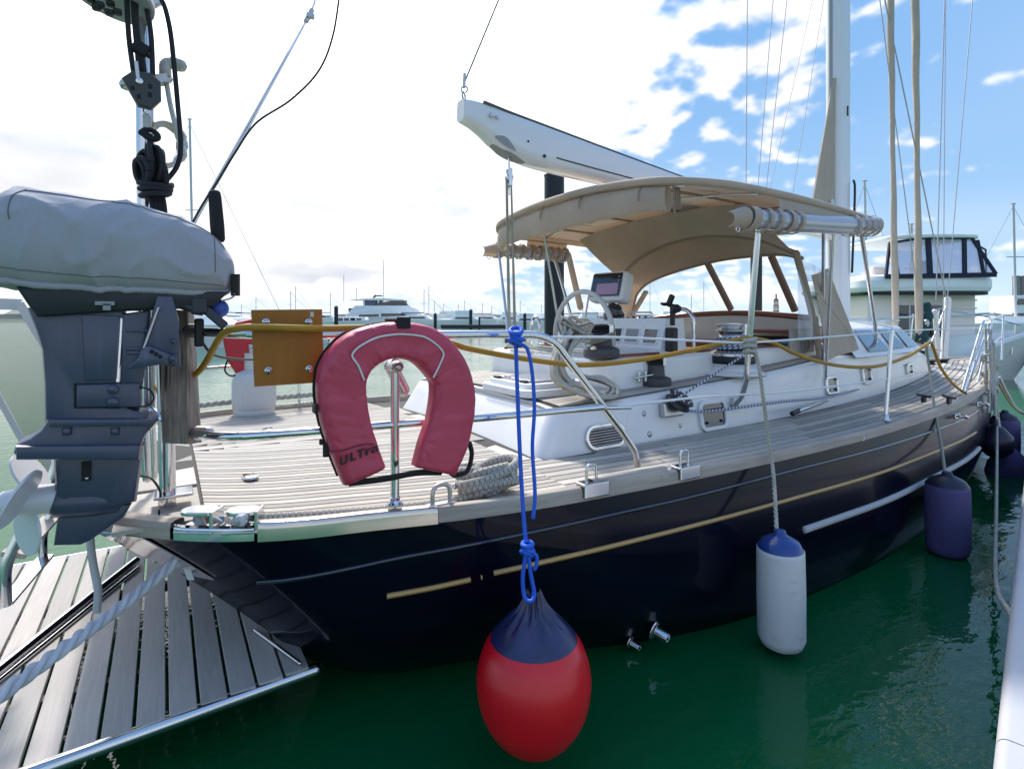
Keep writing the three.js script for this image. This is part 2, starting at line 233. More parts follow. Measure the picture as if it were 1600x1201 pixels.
// ---------- the blue sailing yacht ----------
const ZC = -3.4, XT = -0.2, XB = 11.1;
const yacht = thing('sailing_yacht', 'large navy blue sailing yacht with teak decks, white cabin and tan bimini', 'sailboat');
const beam = spl([-0.2, -0.15, -0.05, 0.1, 0.24, 0.42, 0.62, 1.0, 1.5, 2.5, 3.5, 4.5, 5.5, 7.05, 8.5, 10, 11.1], [0.955, 1.01, 1.12, 1.245, 1.325, 1.39, 1.43, 1.51, 1.56, 1.588, 1.583, 1.54, 1.45, 1.17, 0.80, 0.34, 0.01]);
const sheer = spl([-0.2, 0.5, 1.5, 3, 5.5, 7, 11.1], [0.905, 0.895, 0.878, 0.868, 0.895, 0.92, 1.0]);
const keelY = spl([-0.2, 0.3, 0.8, 1.6, 3, 6, 9, 11.1], [0.10, -0.02, -0.16, -0.38, -0.6, -0.65, -0.5, -0.4]);
const TRANSOM = v => -0.2 + 0.93 * v, STEM = v => mix(11.1, 9.9, v);
const bilge = spl([-0.2, 0.1, 0.5, 1.0, 1.8, 3.4, 6, 11.1], [8, 5, 3.2, 2.7, 3.3, 4.6, 3.6, 3.0]);
const hullHalf = (u, v) => { const xd = mix(XT, XB, u); const n = bilge(xd); return beam(xd) * Math.pow(Math.max(0, 1 - Math.pow(v, n)), mix(0.5, 0.8, sstep(0.3, 1, u))) * (1 + 0.05 * Math.sin(Math.PI * v) * sstep(0, 0.2, u)) ; };
const TOPDROP = 0.055;          // the wooden rail stands on the hull's upper edge
function hullPt(u, v, side = 1, out = 0) { const x = mix(TRANSOM(v), STEM(v), u), y0 = sheer(mix(XT, XB, u)) - TOPDROP, y = y0 + (keelY(x) - y0) * v; return V(x, y, ZC + side * (hullHalf(u, v) + out)); }
function hullAt(x, y, side = 1, out = 0) {   // point of the hull side at a given station and height
  let v = 0.3, u = 0; for (let k = 0; k < 12; k++) { u = clamp((x - TRANSOM(v)) / (STEM(v) - TRANSOM(v))); const y0 = sheer(mix(XT, XB, u)) - TOPDROP; v = clamp((y - y0) / (keelY(x) - y0)); }
  return V(x, y, ZC + side * (hullHalf(u, v) + out));
}
function hullSight(px, py, out = 0) { let z = -1.85, p; for (let k = 0; k < 25; k++) { p = onZ(px, py, z); const q = hullAt(p.x, p.y, 1, out); z = mix(z, q.z, 0.6); } return p; }
const uW = t => Math.pow(t, 1.7);
const hull = part(yacht, 'hull', [grid(110, 28, (u, v) => hullPt(uW(u), v, 1), { flip: true, su: 11, sv: 1.4 }), grid(110, 28, (u, v) => hullPt(uW(u), v, -1), { su: 11, sv: 1.4 })], NAVY);
part(hull, 'transom', grid(20, 16, (a, v) => { const p = hullPt(0, v, 1); return V(p.x + 0.002, p.y, mix(p.z, 2 * ZC - p.z, a)); }), NAVY);
// rubbing lines and strakes on the starboard side
const along = (x0, x1, n, fn) => Array.from({ length: n + 1 }, (_, i) => fn(mix(x0, x1, i / n)));
function strake(list, r, mat, name, flat = 0.6) { const P = list.map(p => hullSight(p[0], p[1], 0.001)); const c = curve(P); const pts = c.getSpacedPoints(70).map(p => hullAt(p.x, p.y, 1, 0.002)); return part(hull, name, sweep(pts, r, 10), mat); }
strake([[402, 909], [560, 885], [760, 846], [920, 812], [1080, 776], [1250, 732], [1400, 692], [1480, 665], [1530, 640]], 0.008, NAVYTRIM, 'rubbing_strake');
const GOLD = std(C(0.50, 0.31, 0.12), 0.4, 0.3);
strake([[604, 931], [670, 919], [735, 905]], 0.0105, GOLD, 'gold_stripe');
strake([[751, 902], [753, 901.5]], 0.010, GOLD, 'gold_dot');
strake([[771, 895], [900, 866], [1060, 827], [1220, 784], [1380, 737], [1470, 702], [1525, 675]], 0.0105, GOLD, 'gold_stripe');
strake([[1255, 828], [1330, 802], [1400, 775], [1470, 740], [1530, 700]], 0.0195, std(C(0.44, 0.43, 0.43), 0.7), 'fender_strake');
// through-hull fittings near the waterline
for (const [x, y, s] of [[981, 1000, 0.7], [1018, 981, 1]]) {
  const nrm = V(0.30, -0.22, 1).normalize(), p = hullSight(x, y, 0).addScaledVector(nrm, 0.012);
  const f = lathe([[0, 0], [0.034, 0], [0.036, 0.006], [0.024, 0.011], [0.02, 0.012], [0.018, 0.055], [0.013, 0.055], [0.013, 0.02], [0, 0.02]].map(a => [a[0] * s * 1.35, a[1] * s * 1.35]), 20);
  part(hull, 'through_hull_fitting', put(f, frameOf(p, V(1, 0, -0.3), nrm)), STEEL);
}
// wooden toe rail: starboard and port, with a polished section by the stern quarter
const railPt = (x, side, dy, inn) => V(x, sheer(x) + dy, ZC + side * (beam(x) - inn));
function railSeg(x0, x1, side, n, h0, h1, w) { return grid(n, 8, (u, v) => { const x = mix(x0, x1, u), k = [[0.0, -TOPDROP + h0 - 0.002], [0.0, -0.02], [0.004, -0.004], [0.012, h1], [w / 2, h1 + 0.002], [w - 0.012, h1], [w - 0.003, -0.006], [w, -TOPDROP], [w, -TOPDROP - 0.03]][Math.round(v * 8)]; const dx = (beam(x + 0.01) - beam(x - 0.01)) / 0.02, l = Math.hypot(1, dx); const i = k[0] - 0.006; return V(x + side * 0 + dx * i / l, sheer(x) + k[1], ZC + side * (beam(x) - i / l)); }, { flip: side < 0, su: (x1 - x0), sv: 0.16 }); }
const rail = part(yacht, 'toe_rail', [railSeg(0.87, 5.2, 1, 60, 0, 0, 0.05), railSeg(5.2, 11.08, 1, 50, 0, 0, 0.05), railSeg(-0.18, 11.08, -1, 110, 0, 0, 0.05), railSeg(-0.185, 0.02, 1, 14, 0, 0, 0.07)], RAILWOOD);
part(rail, 'steel_rail_cap', railSeg(0.27, 0.868, 1, 24, -0.004, 0.002, 0.055), CAPSTEEL);
part(rail, 'rail_step', [railSeg(1.56, 2.0, 1, 12, 0.0, 0.022, 0.056)], RAILWOOD);
part(rail, 'fairlead_bed', railSeg(0.03, 0.26, 1, 12, 0.0, -0.03, 0.10), STEEL);
// deck: dark caulking with separate teak planks standing proud of it
const deckY = x => sheer(x) - 0.045, camb = (x, z) => 0.045 * (1 - Math.pow(clamp(Math.abs(z - ZC) / Math.max(0.2, beam(x))), 2));
const deck = part(yacht, 'deck', grid(80, 20, (u, v) => { const x = mix(-0.17, 11.05, u), z = ZC + mix(1, -1, v) * (beam(x) - 0.03); return V(x, deckY(x) - 0.008 + camb(x, z), z); }), CAULK);
// plan of the deckhouse (half breadth at deck level), zero where there is none
const hb = spl([1.6, 2.5, 4, 5.5, 7, 8.0, 8.5], [1.035, 1.0, 0.955, 0.83, 0.58, 0.33, 0.08]);
const houseHalf = x => x < 1.66 || x > 8.5 ? 0 : x < 1.74 ? 0.97 : hb(x);
{
    const strip = (xs, zi, zo) => {    // closed thin plank from two edges
    const n = xs.length, top = [], g = grid(n - 1, 3, (u, v) => { const i = Math.round(u * (n - 1)), x = xs[i], k = Math.round(v * 3), z = k < 2 ? zo[i] : zi[i], y = deckY(x) + camb(x, z) - (k === 0 || k === 3 ? 0.014 : 0); return V(x, y, z); }, { flip: true });
    const f = g.toNonIndexed(); f.computeVertexNormals(); const p = f.attributes.position, uv = f.attributes.uv, off = rr(0, 1), off2 = rr(0, 1); for (let i = 0; i < p.count; i++) uv.setXY(i, p.getX(i) + off, p.getZ(i) + off2); return f;
  };
  const joints = k => 0.7 + (k * 1.37 % 2.6);
  for (const side of [1, -1]) for (const [PW, GAP, X0, X1, K] of [[0.043, 0.0085, 0.13, 1.536, 36], [0.060, 0.0105, 1.53, 10.9, 28]]) for (let k = 0; k < K; k++) {
    const o0 = 0.05 + k * PW + GAP / 2, o1 = 0.05 + (k + 1) * PW - GAP / 2; let xs = [], zi = [], zo = [], run = 0;
    const flush = () => { if (xs.length > 1 && (side > 0 || xs[0] < 1.5 || xs[0] > 6)) part(deck, 'plank', strip(xs, zi, zo), TEAK[(k * 7 + run * 3 + (side > 0 ? 0 : 1)) % 4]); xs = []; zi = []; zo = []; run++; };
    let jn = joints(k);
    for (let x = X0; x <= X1; x += 0.07) {
      let a = beam(x) - o0, b = beam(x) - o1; const hh = X0 > 1 ? (x < 1.66 ? 1.01 : houseHalf(x) + 0.012) : 0.05;
      if (b < hh) b = hh; if (a - b < 0.010 || a < hh) { flush(); continue; }
      const za = ZC + side * a, zb = ZC + side * b; xs.push(x); zo.push(side > 0 ? za : zb); zi.push(side > 0 ? zb : za);
      if (x > jn && x > 1.6) { const l = [xs.at(-1), zi.at(-1), zo.at(-1)]; flush(); xs.push(l[0] + 0.006); zi.push(l[1]); zo.push(l[2]); jn += 2.6; } else if (x > jn) jn += 2.6;
    }
    flush();
  }
  // king plank and the margin planks by the transom and in front of the deckhouse
  for (let i = 0; i < 2; i++) { const xs = along(0.13, 1.52, 12, x => x); part(deck, 'plank', strip(xs, xs.map(() => ZC - 0.045 + i * 0.047), xs.map(() => ZC - 0.045 + i * 0.047 + 0.043)), TEAK[i + 1]); }
  for (let r = 0; r < 2; r++) for (let i = 0; i < 5; i++) { const z0 = mix(1.12, -1.12, i / 5) - 0.003, z1 = mix(1.12, -1.12, (i + 1) / 5) + 0.003, x0 = -0.15 + r * 0.137, x1 = x0 + 0.13; part(deck, 'plank', put(box(x1 - x0, 0.014, z0 - z1, (x0 + x1) / 2, deckY(0) + 0.028 - 0.02 * Math.pow((z0 + z1) / 2.2, 2), ZC + (z0 + z1) / 2), new THREE.Matrix4()), TEAK[(i + r) % 4]); }
  for (let i = 0; i < 4; i++) { const z0 = mix(1.0, -1.0, i / 4) - 0.003, z1 = mix(1.0, -1.0, (i + 1) / 4) + 0.003; part(deck, 'plank', box(0.12, 0.014, z0 - z1, 1.56, deckY(1.5) + 0.034 - 0.022 * Math.pow((z0 + z1) / 2.0, 2), ZC + (z0 + z1) / 2), TEAK[(i + 2) % 4]); }
}
// swim platform folded down from the transom: planks run across the boat
{
  const YP = 0.25, P = part(yacht, 'swim_platform', [tube([onY(-160, 1282, YP - 0.02), onY(492, 1046, YP - 0.03)], 0.024, 1, 14), tube([V(-1.05, YP - 0.02, -2.05), V(-1.05, YP - 0.02, -4.35)], 0.02, 1, 12), tube([V(-1.05, YP - 0.03, -4.05), V(0.3, YP - 0.03, -4.05)], 0.02, 1, 12)], STEEL);
  const edge = x => mix(onY(60, 1201, YP).z, onY(492, 1046, YP).z, (x + 0.316) / 0.81) - 0.035;
  let i = 0; for (let x = -1.02; x < 0.44; x += 0.094, i++) { const zn = edge(x), zf = -4.0 + 0.0 * x; const L = zn - zf, g = box(0.083, 0.022, L, x + 0.0415, YP - 0.011, (zn + zf) / 2, 0.003); const p = g.attributes.position, uv = g.attributes.uv; for (let q = 0; q < p.count; q++) uv.setXY(q, p.getZ(q) + i * 0.37, p.getX(q) + i * 0.61); part(P, 'plank', g, OLDTEAK[(i * 5 + 1) % 3]); }
  for (const z of [-2.6, -3.4]) part(P, 'cross_beam', bar(V(-1.0, YP - 0.045, z), V(0.3, YP - 0.045, z), 0.04, 0.04), BLACK);
  part(P, 'support_strut', [tube([onY(-60, 1092, YP + 0.03), onY(212, 876, YP + 0.03)], 0.022, 1, 14), tube([onY(-55, 1105, YP + 0.012), onY(214, 888, YP + 0.012)], 0.012, 1, 8)], STEEL);
  part(P, 'corner_brace', tube([onY(398, 985, YP + 0.012), onY(468, 1036, YP + 0.012)], 0.008, 1, 8), STEEL);
}
// ---------- deckhouse, cockpit and rig of the yacht ----------
const roundedPath = (x0, half, x1, r, n = 30) => {   // plan path: centre of the aft face, rounded corner, then forward along the side
  const P = []; for (let i = 0; i <= 8; i++) P.push([x0, mix(0, half(x0 + r) - r, i / 8)]);
  for (let i = 1; i <= 8; i++) { const a = i / 8 * Math.PI / 2; P.push([x0 + r - r * Math.cos(a), half(x0 + r) - r + r * Math.sin(a)]); }
  for (let i = 1; i <= n; i++) { const x = mix(x0 + r, x1, i / n); P.push([x, half(x)]); } return P;
};
const htop = spl([1.6, 2.4, 3.8, 5, 6.6, 8.0, 8.5], [1.085, 1.11, 1.185, 1.26, 1.27, 1.12, 0.98]);
const topHalf = x => Math.max(0.04, hb(x) - 0.05);
const PB = roundedPath(1.635, hb, 8.5, 0.10), PT = roundedPath(1.80, topHalf, 8.35, 0.09);
const topCam = (x, h) => 0.03 * (1 - Math.pow(clamp(h / Math.max(0.2, topHalf(x))), 2));
const houseSide = (i, v, s) => { const b = PB[i], t = PT[i], yb = deckY(b[0]) - 0.02, yt = htop(t[0]); const k = [0, 0.34, 0.68, 0.9, 0.97, 1][v]; const inn = [0, 0, 0, 0.0, 0.012, 0.03][v]; const dy = [0, 0, 0, 0, 0, 0.0][v]; const x = mix(b[0], t[0], k), h = mix(b[1], t[1], k) - inn * (t[1] > 0.05 ? 1 : 0); return V(x + (i < 9 ? inn : 0), mix(yb, yt, k) + dy, ZC + s * h); };
const house = part(yacht, 'deckhouse', [1, -1].flatMap(s => [grid(PB.length - 1, 5, (u, v) => houseSide(Math.round(u * (PB.length - 1)), Math.round(v * 5), s), { flip: s > 0, su: 8, sv: 0.4 }),
  grid(PT.length - 1, 6, (u, v) => { const a = houseSide(Math.round(u * (PT.length - 1)), 5, s), h = Math.abs(a.z - ZC) * (1 - v); return V(a.x, htop(a.x) + topCam(a.x, h) * (v ? 1 : 0), ZC + s * h); }, { flip: s > 0, su: 8, sv: 1 })]), WHITE);
const houseZ = (x, y) => { const k = clamp((y - deckY(x) + 0.02) / (htop(x) - deckY(x) + 0.02)); return ZC + mix(hb(x), topHalf(x), k); };
function houseSight(px, py, out = 0) { let z = -2.45, p; for (let k = 0; k < 25; k++) { p = onZ(px, py, z); z = mix(z, houseZ(p.x, p.y) + out, 0.6); } return p; }
const sideM = p => { const x = p.x, tx = V(0.2, 0, houseZ(x + 0.1, p.y) - houseZ(x - 0.1, p.y)).normalize(), up = V(0, 0.25, houseZ(x, p.y + 0.05) - houseZ(x, p.y - 0.05) * 1).setY(0.1).normalize(); return frameOf(p, tx, up); };
// teak on the deckhouse top
{
  const tp = part(house, 'top_deck', grid(40, 14, (u, v) => { const x = mix(1.84, 6.3, u), h = mix(1, -1, v) * (topHalf(x) - 0.05); return V(x, htop(x) + topCam(x, Math.abs(h)) + 0.003, ZC + h); }), CAULK);
  const PW = 0.07; for (let k = 0; k < 13; k++) { let pieces = k < 4 ? [[1.86, 3.5], [3.505, 6.2]] : [[1.86, 2.40]]; for (const [xa, xb] of pieces) { const xs = along(xa, xb, Math.ceil((xb - xa) / 0.12), x => x), g = grid(xs.length - 1, 3, (u, v) => { const x = xs[Math.round(u * (xs.length - 1))], q = Math.round(v * 3), o = topHalf(x) - 0.055 - (k * PW + (q < 2 ? 0.003 : PW - 0.003)); return V(x, htop(x) + topCam(x, Math.abs(o)) + (q === 0 || q === 3 ? 0.002 : 0.010), ZC + o); }, { flip: true }).toNonIndexed(); g.computeVertexNormals(); boxUV(g); const uv = g.attributes.uv, a = rr(0, 1); for (let i = 0; i < uv.count; i++) uv.setXY(i, uv.getX(i) + a, uv.getY(i) + a * 3); part(house, 'plank', g, TEAK[(k * 3) % 4]); } }
  for (let k = 0; k < 13; k++) { const xs = [1.86, 2.1, 2.40], g = grid(2, 3, (u, v) => { const x = xs[Math.round(u * 2)], q = Math.round(v * 3), o = topHalf(x) - 0.055 - (13 * PW + (k) * PW + (q < 2 ? 0.003 : PW - 0.003)); return V(x, htop(x) + topCam(x, Math.abs(o)) + (q === 0 || q === 3 ? 0.002 : 0.010), ZC + o); }, { flip: true }).toNonIndexed(); g.computeVertexNormals(); boxUV(g); part(house, 'plank', g, TEAK[(k * 3 + 1) % 4]); }
}
// aft deck hatch
{
  const m = new THREE.Matrix4().makeTranslation(2.06, htop(2.06) + 0.03, -3.0), rot = g => { g.rotateX(-Math.PI / 2); return put(g, m); };
  const h = part(house, 'deck_hatch', [rot(extr(roundRect(0.52, 0.60, 0.09), 0.03, 0.008)), rot(extr(roundRect(0.44, 0.52, 0.07), 0.062, 0.008))], WHITEPLASTIC);
  const pane = extr(roundRect(0.36, 0.42, 0.05), 0.012, 0.003); pane.translate(0, 0, 0.066); part(h, 'pane', rot(pane), phy(C(0.25, 0.24, 0.27), 0.12, { clearcoat: 1 }));
  for (const s of [-1, 1]) part(h, 'hinge', put(box(0.03, 0.02, 0.06, -0.2, 0.075, s * 0.16, 0.004), m), BLACK);
}
// louvred vent, portlights and small fittings in the deckhouse side
{
  const p = houseSight(946, 681, 0.004), M = sideM(p), sh = roundRect(0.30, 0.135, 0.066); sh.holes.push(roundRect(0.272, 0.108, 0.053));
  const v = part(house, 'louvre_vent', put(extr(sh, 0.010, 0.004), M), STEEL);
  part(v, 'vent_back', put(extr(roundRect(0.262, 0.10, 0.048), 0.003), M), BLACKMATT);
  for (let i = 0; i < 7; i++) { const y = -0.044 + i * 0.0147, w = 0.262 - 1.1 * Math.max(0, Math.abs(y) - 0.02); const g = box(w, 0.0085, 0.003, 0, 0, 0); g.rotateX(-0.75); g.translate(0, y, 0.008); part(v, 'slat', put(g, M), STEEL); }
  for (const [px, py, w, h, r] of [[1114, 648, 0.275, 0.19, 0.05], [1299, 602, 0.20, 0.15, 0.035], [1354, 586, 0.20, 0.15, 0.035], [1421, 577, 0.24, 0.12, 0.03]]) {
    const q = houseSight(px, py, 0.006), N = sideM(q), s = roundRect(w, h, r); s.holes.push(roundRect(w - 0.036, h - 0.034, r * 0.7));
    const f = part(house, 'portlight', put(extr(s, 0.012, 0.005), N), px < 1200 ? WHITEPLASTIC : STEEL), gl = extr(roundRect(w - 0.03, h - 0.028, r * 0.7), 0.004); part(f, 'pane', put(gl, N), DARKGLASS);
    for (const e of [-1, 1]) { const kn = lathe([[0, 0.012], [0.008, 0.010], [0.009, 0], [0, 0]], 10); kn.rotateX(Math.PI / 2); kn.translate(e * w * 0.27, -h * 0.24, 0.004); part(f, 'latch_knob', put(kn, N), BLACK); }
  }
  for (const [px, py, s] of [[1006, 646, 1], [1063, 665, 0.8], [1015, 678, 1.1]]) { const q = houseSight(px, py, 0), g = lathe([[0, 0.008], [0.009, 0.007], [0.016, 0.004], [0.017, 0], [0, 0]].map(a => [a[0] * s, a[1] * s]), 16); g.rotateX(Math.PI / 2); part(house, 'snap_fitting', put(g, sideM(q)), DULLSTEEL); }
  // blank round deck scuppers and an anchor-style eye for the bimini leg
  const e = houseSight(1146, 630, 0.0); part(house, 'leg_foot', [put(lathe([[0, 0.0], [0.04, 0.0], [0.04, 0.012], [0.012, 0.016], [0.012, 0.03], [0, 0.03]], 14).rotateX(Math.PI / 2), sideM(e)), put(new THREE.TorusGeometry(0.026, 0.007, 8, 18).translate(0, 0.02, 0.03), sideM(e))], STEEL);
}
// cockpit coaming
const coH = spl([2.4, 3.2, 4.2, 5.2, 6], [1.325, 1.335, 1.35, 1.37, 1.39]), coHalf = x => mix(0.74, 0.72, (x - 2.4) / 3);
const CP1 = roundedPath(2.43, coHalf, 5.15, 0.10, 16), CP2 = roundedPath(2.43, x => 0.92 - 0.04 * (x - 2.4), 5.15, 0.12, 16);
let CP = CP1;
{
  const ring = (off, y) => CP.map(([x, h]) => [x + (x < 2.5 ? off * 0.9 : 0), Math.max(0, h - off)]);
  const outer = ring(0), inner = ring(0.17);
  const wall = s => { CP = s > 0 ? CP1 : CP2; const lv = [[0, i => htop(outer[i][0]) - 0.02], [0.004, i => coH(outer[i][0]) - 0.035], [0.012, i => coH(outer[i][0]) - 0.01], [0.035, i => coH(outer[i][0])], [0.16, i => coH(outer[i][0])], [0.17, i => coH(outer[i][0]) - 0.03], [0.17, () => 0.9]]; return grid(CP.length - 1, 6, (u, v) => { const i = Math.round(u * (CP.length - 1)), k = Math.round(v * 6), o = lv[k][0], q = CP[i], corner = i < 9; return V(q[0] + (q[0] < 2.54 ? o * (i < 9 ? 2.6 : mix(2.6, 0, (i - 8) / 8)) : 0), lv[k][1](i), ZC + s * Math.max(0, q[1] - o * (i < 9 ? (i / 8) * 0.9 : 1))); }, { flip: s > 0, su: 3, sv: 0.4 }); };
  const co = part(yacht, 'cockpit_coaming', [wall(1), wall(-1)], WHITE);
  part(co, 'coaming_trim', [1, -1].map(s => tube((s > 0 ? CP1 : CP2).slice(12).map(([x, h]) => V(x + 0.05, coH(x) + 0.004, ZC + s * (h - 0.15))), 0.016, 30, 8)), MAHOG);
  const fl = part(yacht, 'cockpit_sole', box(2.6, 0.02, 1.2, 3.95, 0.92, ZC), TEAK[1]);
  // seats and mahogany locker fronts inside
  part(yacht, 'cockpit_seat', box(1.5, 0.32, 0.34, 4.25, 1.08, ZC + 0.38, 0.01), MAHOG); part(yacht, 'cockpit_seat', box(1.9, 0.32, 0.34, 4.0, 1.08, ZC - 0.42, 0.01), MAHOG);
  part(yacht, 'seat_cushion', box(1.45, 0.05, 0.34, 4.25, 1.265, ZC + 0.38, 0.02), std(C(0.35, 0.3, 0.26), 0.9)); part(yacht, 'seat_cushion', box(1.85, 0.05, 0.34, 4.0, 1.265, ZC - 0.42, 0.02), std(C(0.35, 0.3, 0.26), 0.9));
}
// forward bulkhead, companionway and raised saloon roof with sloping windows
{
  const xs = 5.15, up = part(yacht, 'raised_saloon', [grid(24, 8, (u, v) => { const x = mix(xs, 7.25, u), half = mix(0.86, 0.60, u * u), k = [0, 0.3, 0.7, 0.92, 1, 1, 1, 1, 1][Math.round(v * 8)], h = v <= 0.5 ? half - 0.20 * k : (half - 0.2) * (1 - (v - 0.5) * 2), y = v <= 0.5 ? mix(htop(x) - 0.02, 1.50 - 0.18 * sstep(0.75, 1, u), k) : 1.50 - 0.18 * sstep(0.75, 1, u) + 0.05 * (1 - Math.pow(h / (half - 0.2), 2)); return V(x, y, ZC + h); }, { flip: true }), grid(24, 8, (u, v) => { const x = mix(xs, 7.25, u), half = mix(0.86, 0.60, u * u), k = [0, 0.3, 0.7, 0.92, 1, 1, 1, 1, 1][Math.round(v * 8)], h = v <= 0.5 ? half - 0.20 * k : (half - 0.2) * (1 - (v - 0.5) * 2), y = v <= 0.5 ? mix(htop(x) - 0.02, 1.50 - 0.18 * sstep(0.75, 1, u), k) : 1.50 - 0.18 * sstep(0.75, 1, u) + 0.05 * (1 - Math.pow(h / (half - 0.2), 2)); return V(x, y, ZC - h); }),
    grid(8, 4, (u, v) => V(7.25 + 0.35 * (1 - v), mix(htop(7.25) - 0.02, 1.335, v), ZC + mix(0.6, -0.6, u) * mix(1, 0.67, v)), {}) ], WHITE);
  part(up, 'bulkhead', box(0.04, 0.62, 1.5, xs - 0.02, 1.19, ZC), WHITE);
  const win = (x0, x1, y0, y1, mat) => { const pt = (x, y) => { const u = (x - xs) / 2.1, half = mix(0.86, 0.60, u * u), k = (y - htop(x)) / (1.5 - htop(x)); return V(x, y, ZC + half - 0.2 * k + 0.006); }; return part(up, 'saloon_window', quadTh(pt(x0, y0), pt(x1, y0), pt(x1 - 0.03, y1), pt(x0 + 0.06, y1), 0.004), mat); };
  win(5.42, 5.86, 1.29, 1.475, phy(C(0.08, 0.17, 0.26), 0.05, { clearcoat: 1 }));
  win(5.95, 6.3, 1.30, 1.475, DARKGLASS); win(6.38, 6.78, 1.30, 1.47, DARKGLASS);
  part(up, 'saloon_handrail', tube([V(5.3, 1.56, ZC + 0.5), V(7.0, 1.56, ZC + 0.4)], 0.012, 1, 8), STEEL);
  // mahogany windscreen sill and companionway frame
  const arcZ = t => ZC + mix(0.80, -1.02, t);
  part(up, 'windscreen_sill', [sweep(along(0, 1, 24, t => V(4.62 + 0.12 * Math.sin(Math.PI * t), 1.585 + 0.055 * Math.sin(Math.PI * t), arcZ(t))), 0.026, 8), grid(24, 1, (t, v) => V(4.66 + 0.12 * Math.sin(Math.PI * t), 1.585 + 0.055 * Math.sin(Math.PI * t) - v * 0.05, arcZ(t)))], MAHOG);
  part(up, 'sill_board', [shell(24, 2, (t, v) => V(4.64 + 0.12 * Math.sin(Math.PI * t) + v * 0.04, mix(1.56 + 0.05 * Math.sin(Math.PI * t), 1.36, v), arcZ(t)), 0.02)], WHITE);
  part(up, 'companionway', box(0.02, 0.34, 0.52, 4.60, 1.26, ZC + 0.42), std(C(0.02, 0.012, 0.008), 0.6));
  for (const s of [-1, 1]) part(up, 'companionway_post', box(0.05, 0.38, 0.045, 4.585, 1.27, ZC + 0.42 + s * 0.28), WHITE);
  part(up, 'companionway_slide', box(0.22, 0.03, 0.60, 4.56, 1.475, ZC + 0.40, 0.006), MAHOG);
  part(up, 'washboard', box(0.012, 0.14, 0.17, 4.555, 1.33, ZC + 0.62), phy(C(0.10, 0.42, 0.60), 0.15, { clearcoat: 1 }));
  part(up, 'locker_front', box(0.03, 0.36, 0.6, 4.60, 1.2, ZC - 0.45), MAHOG);
}
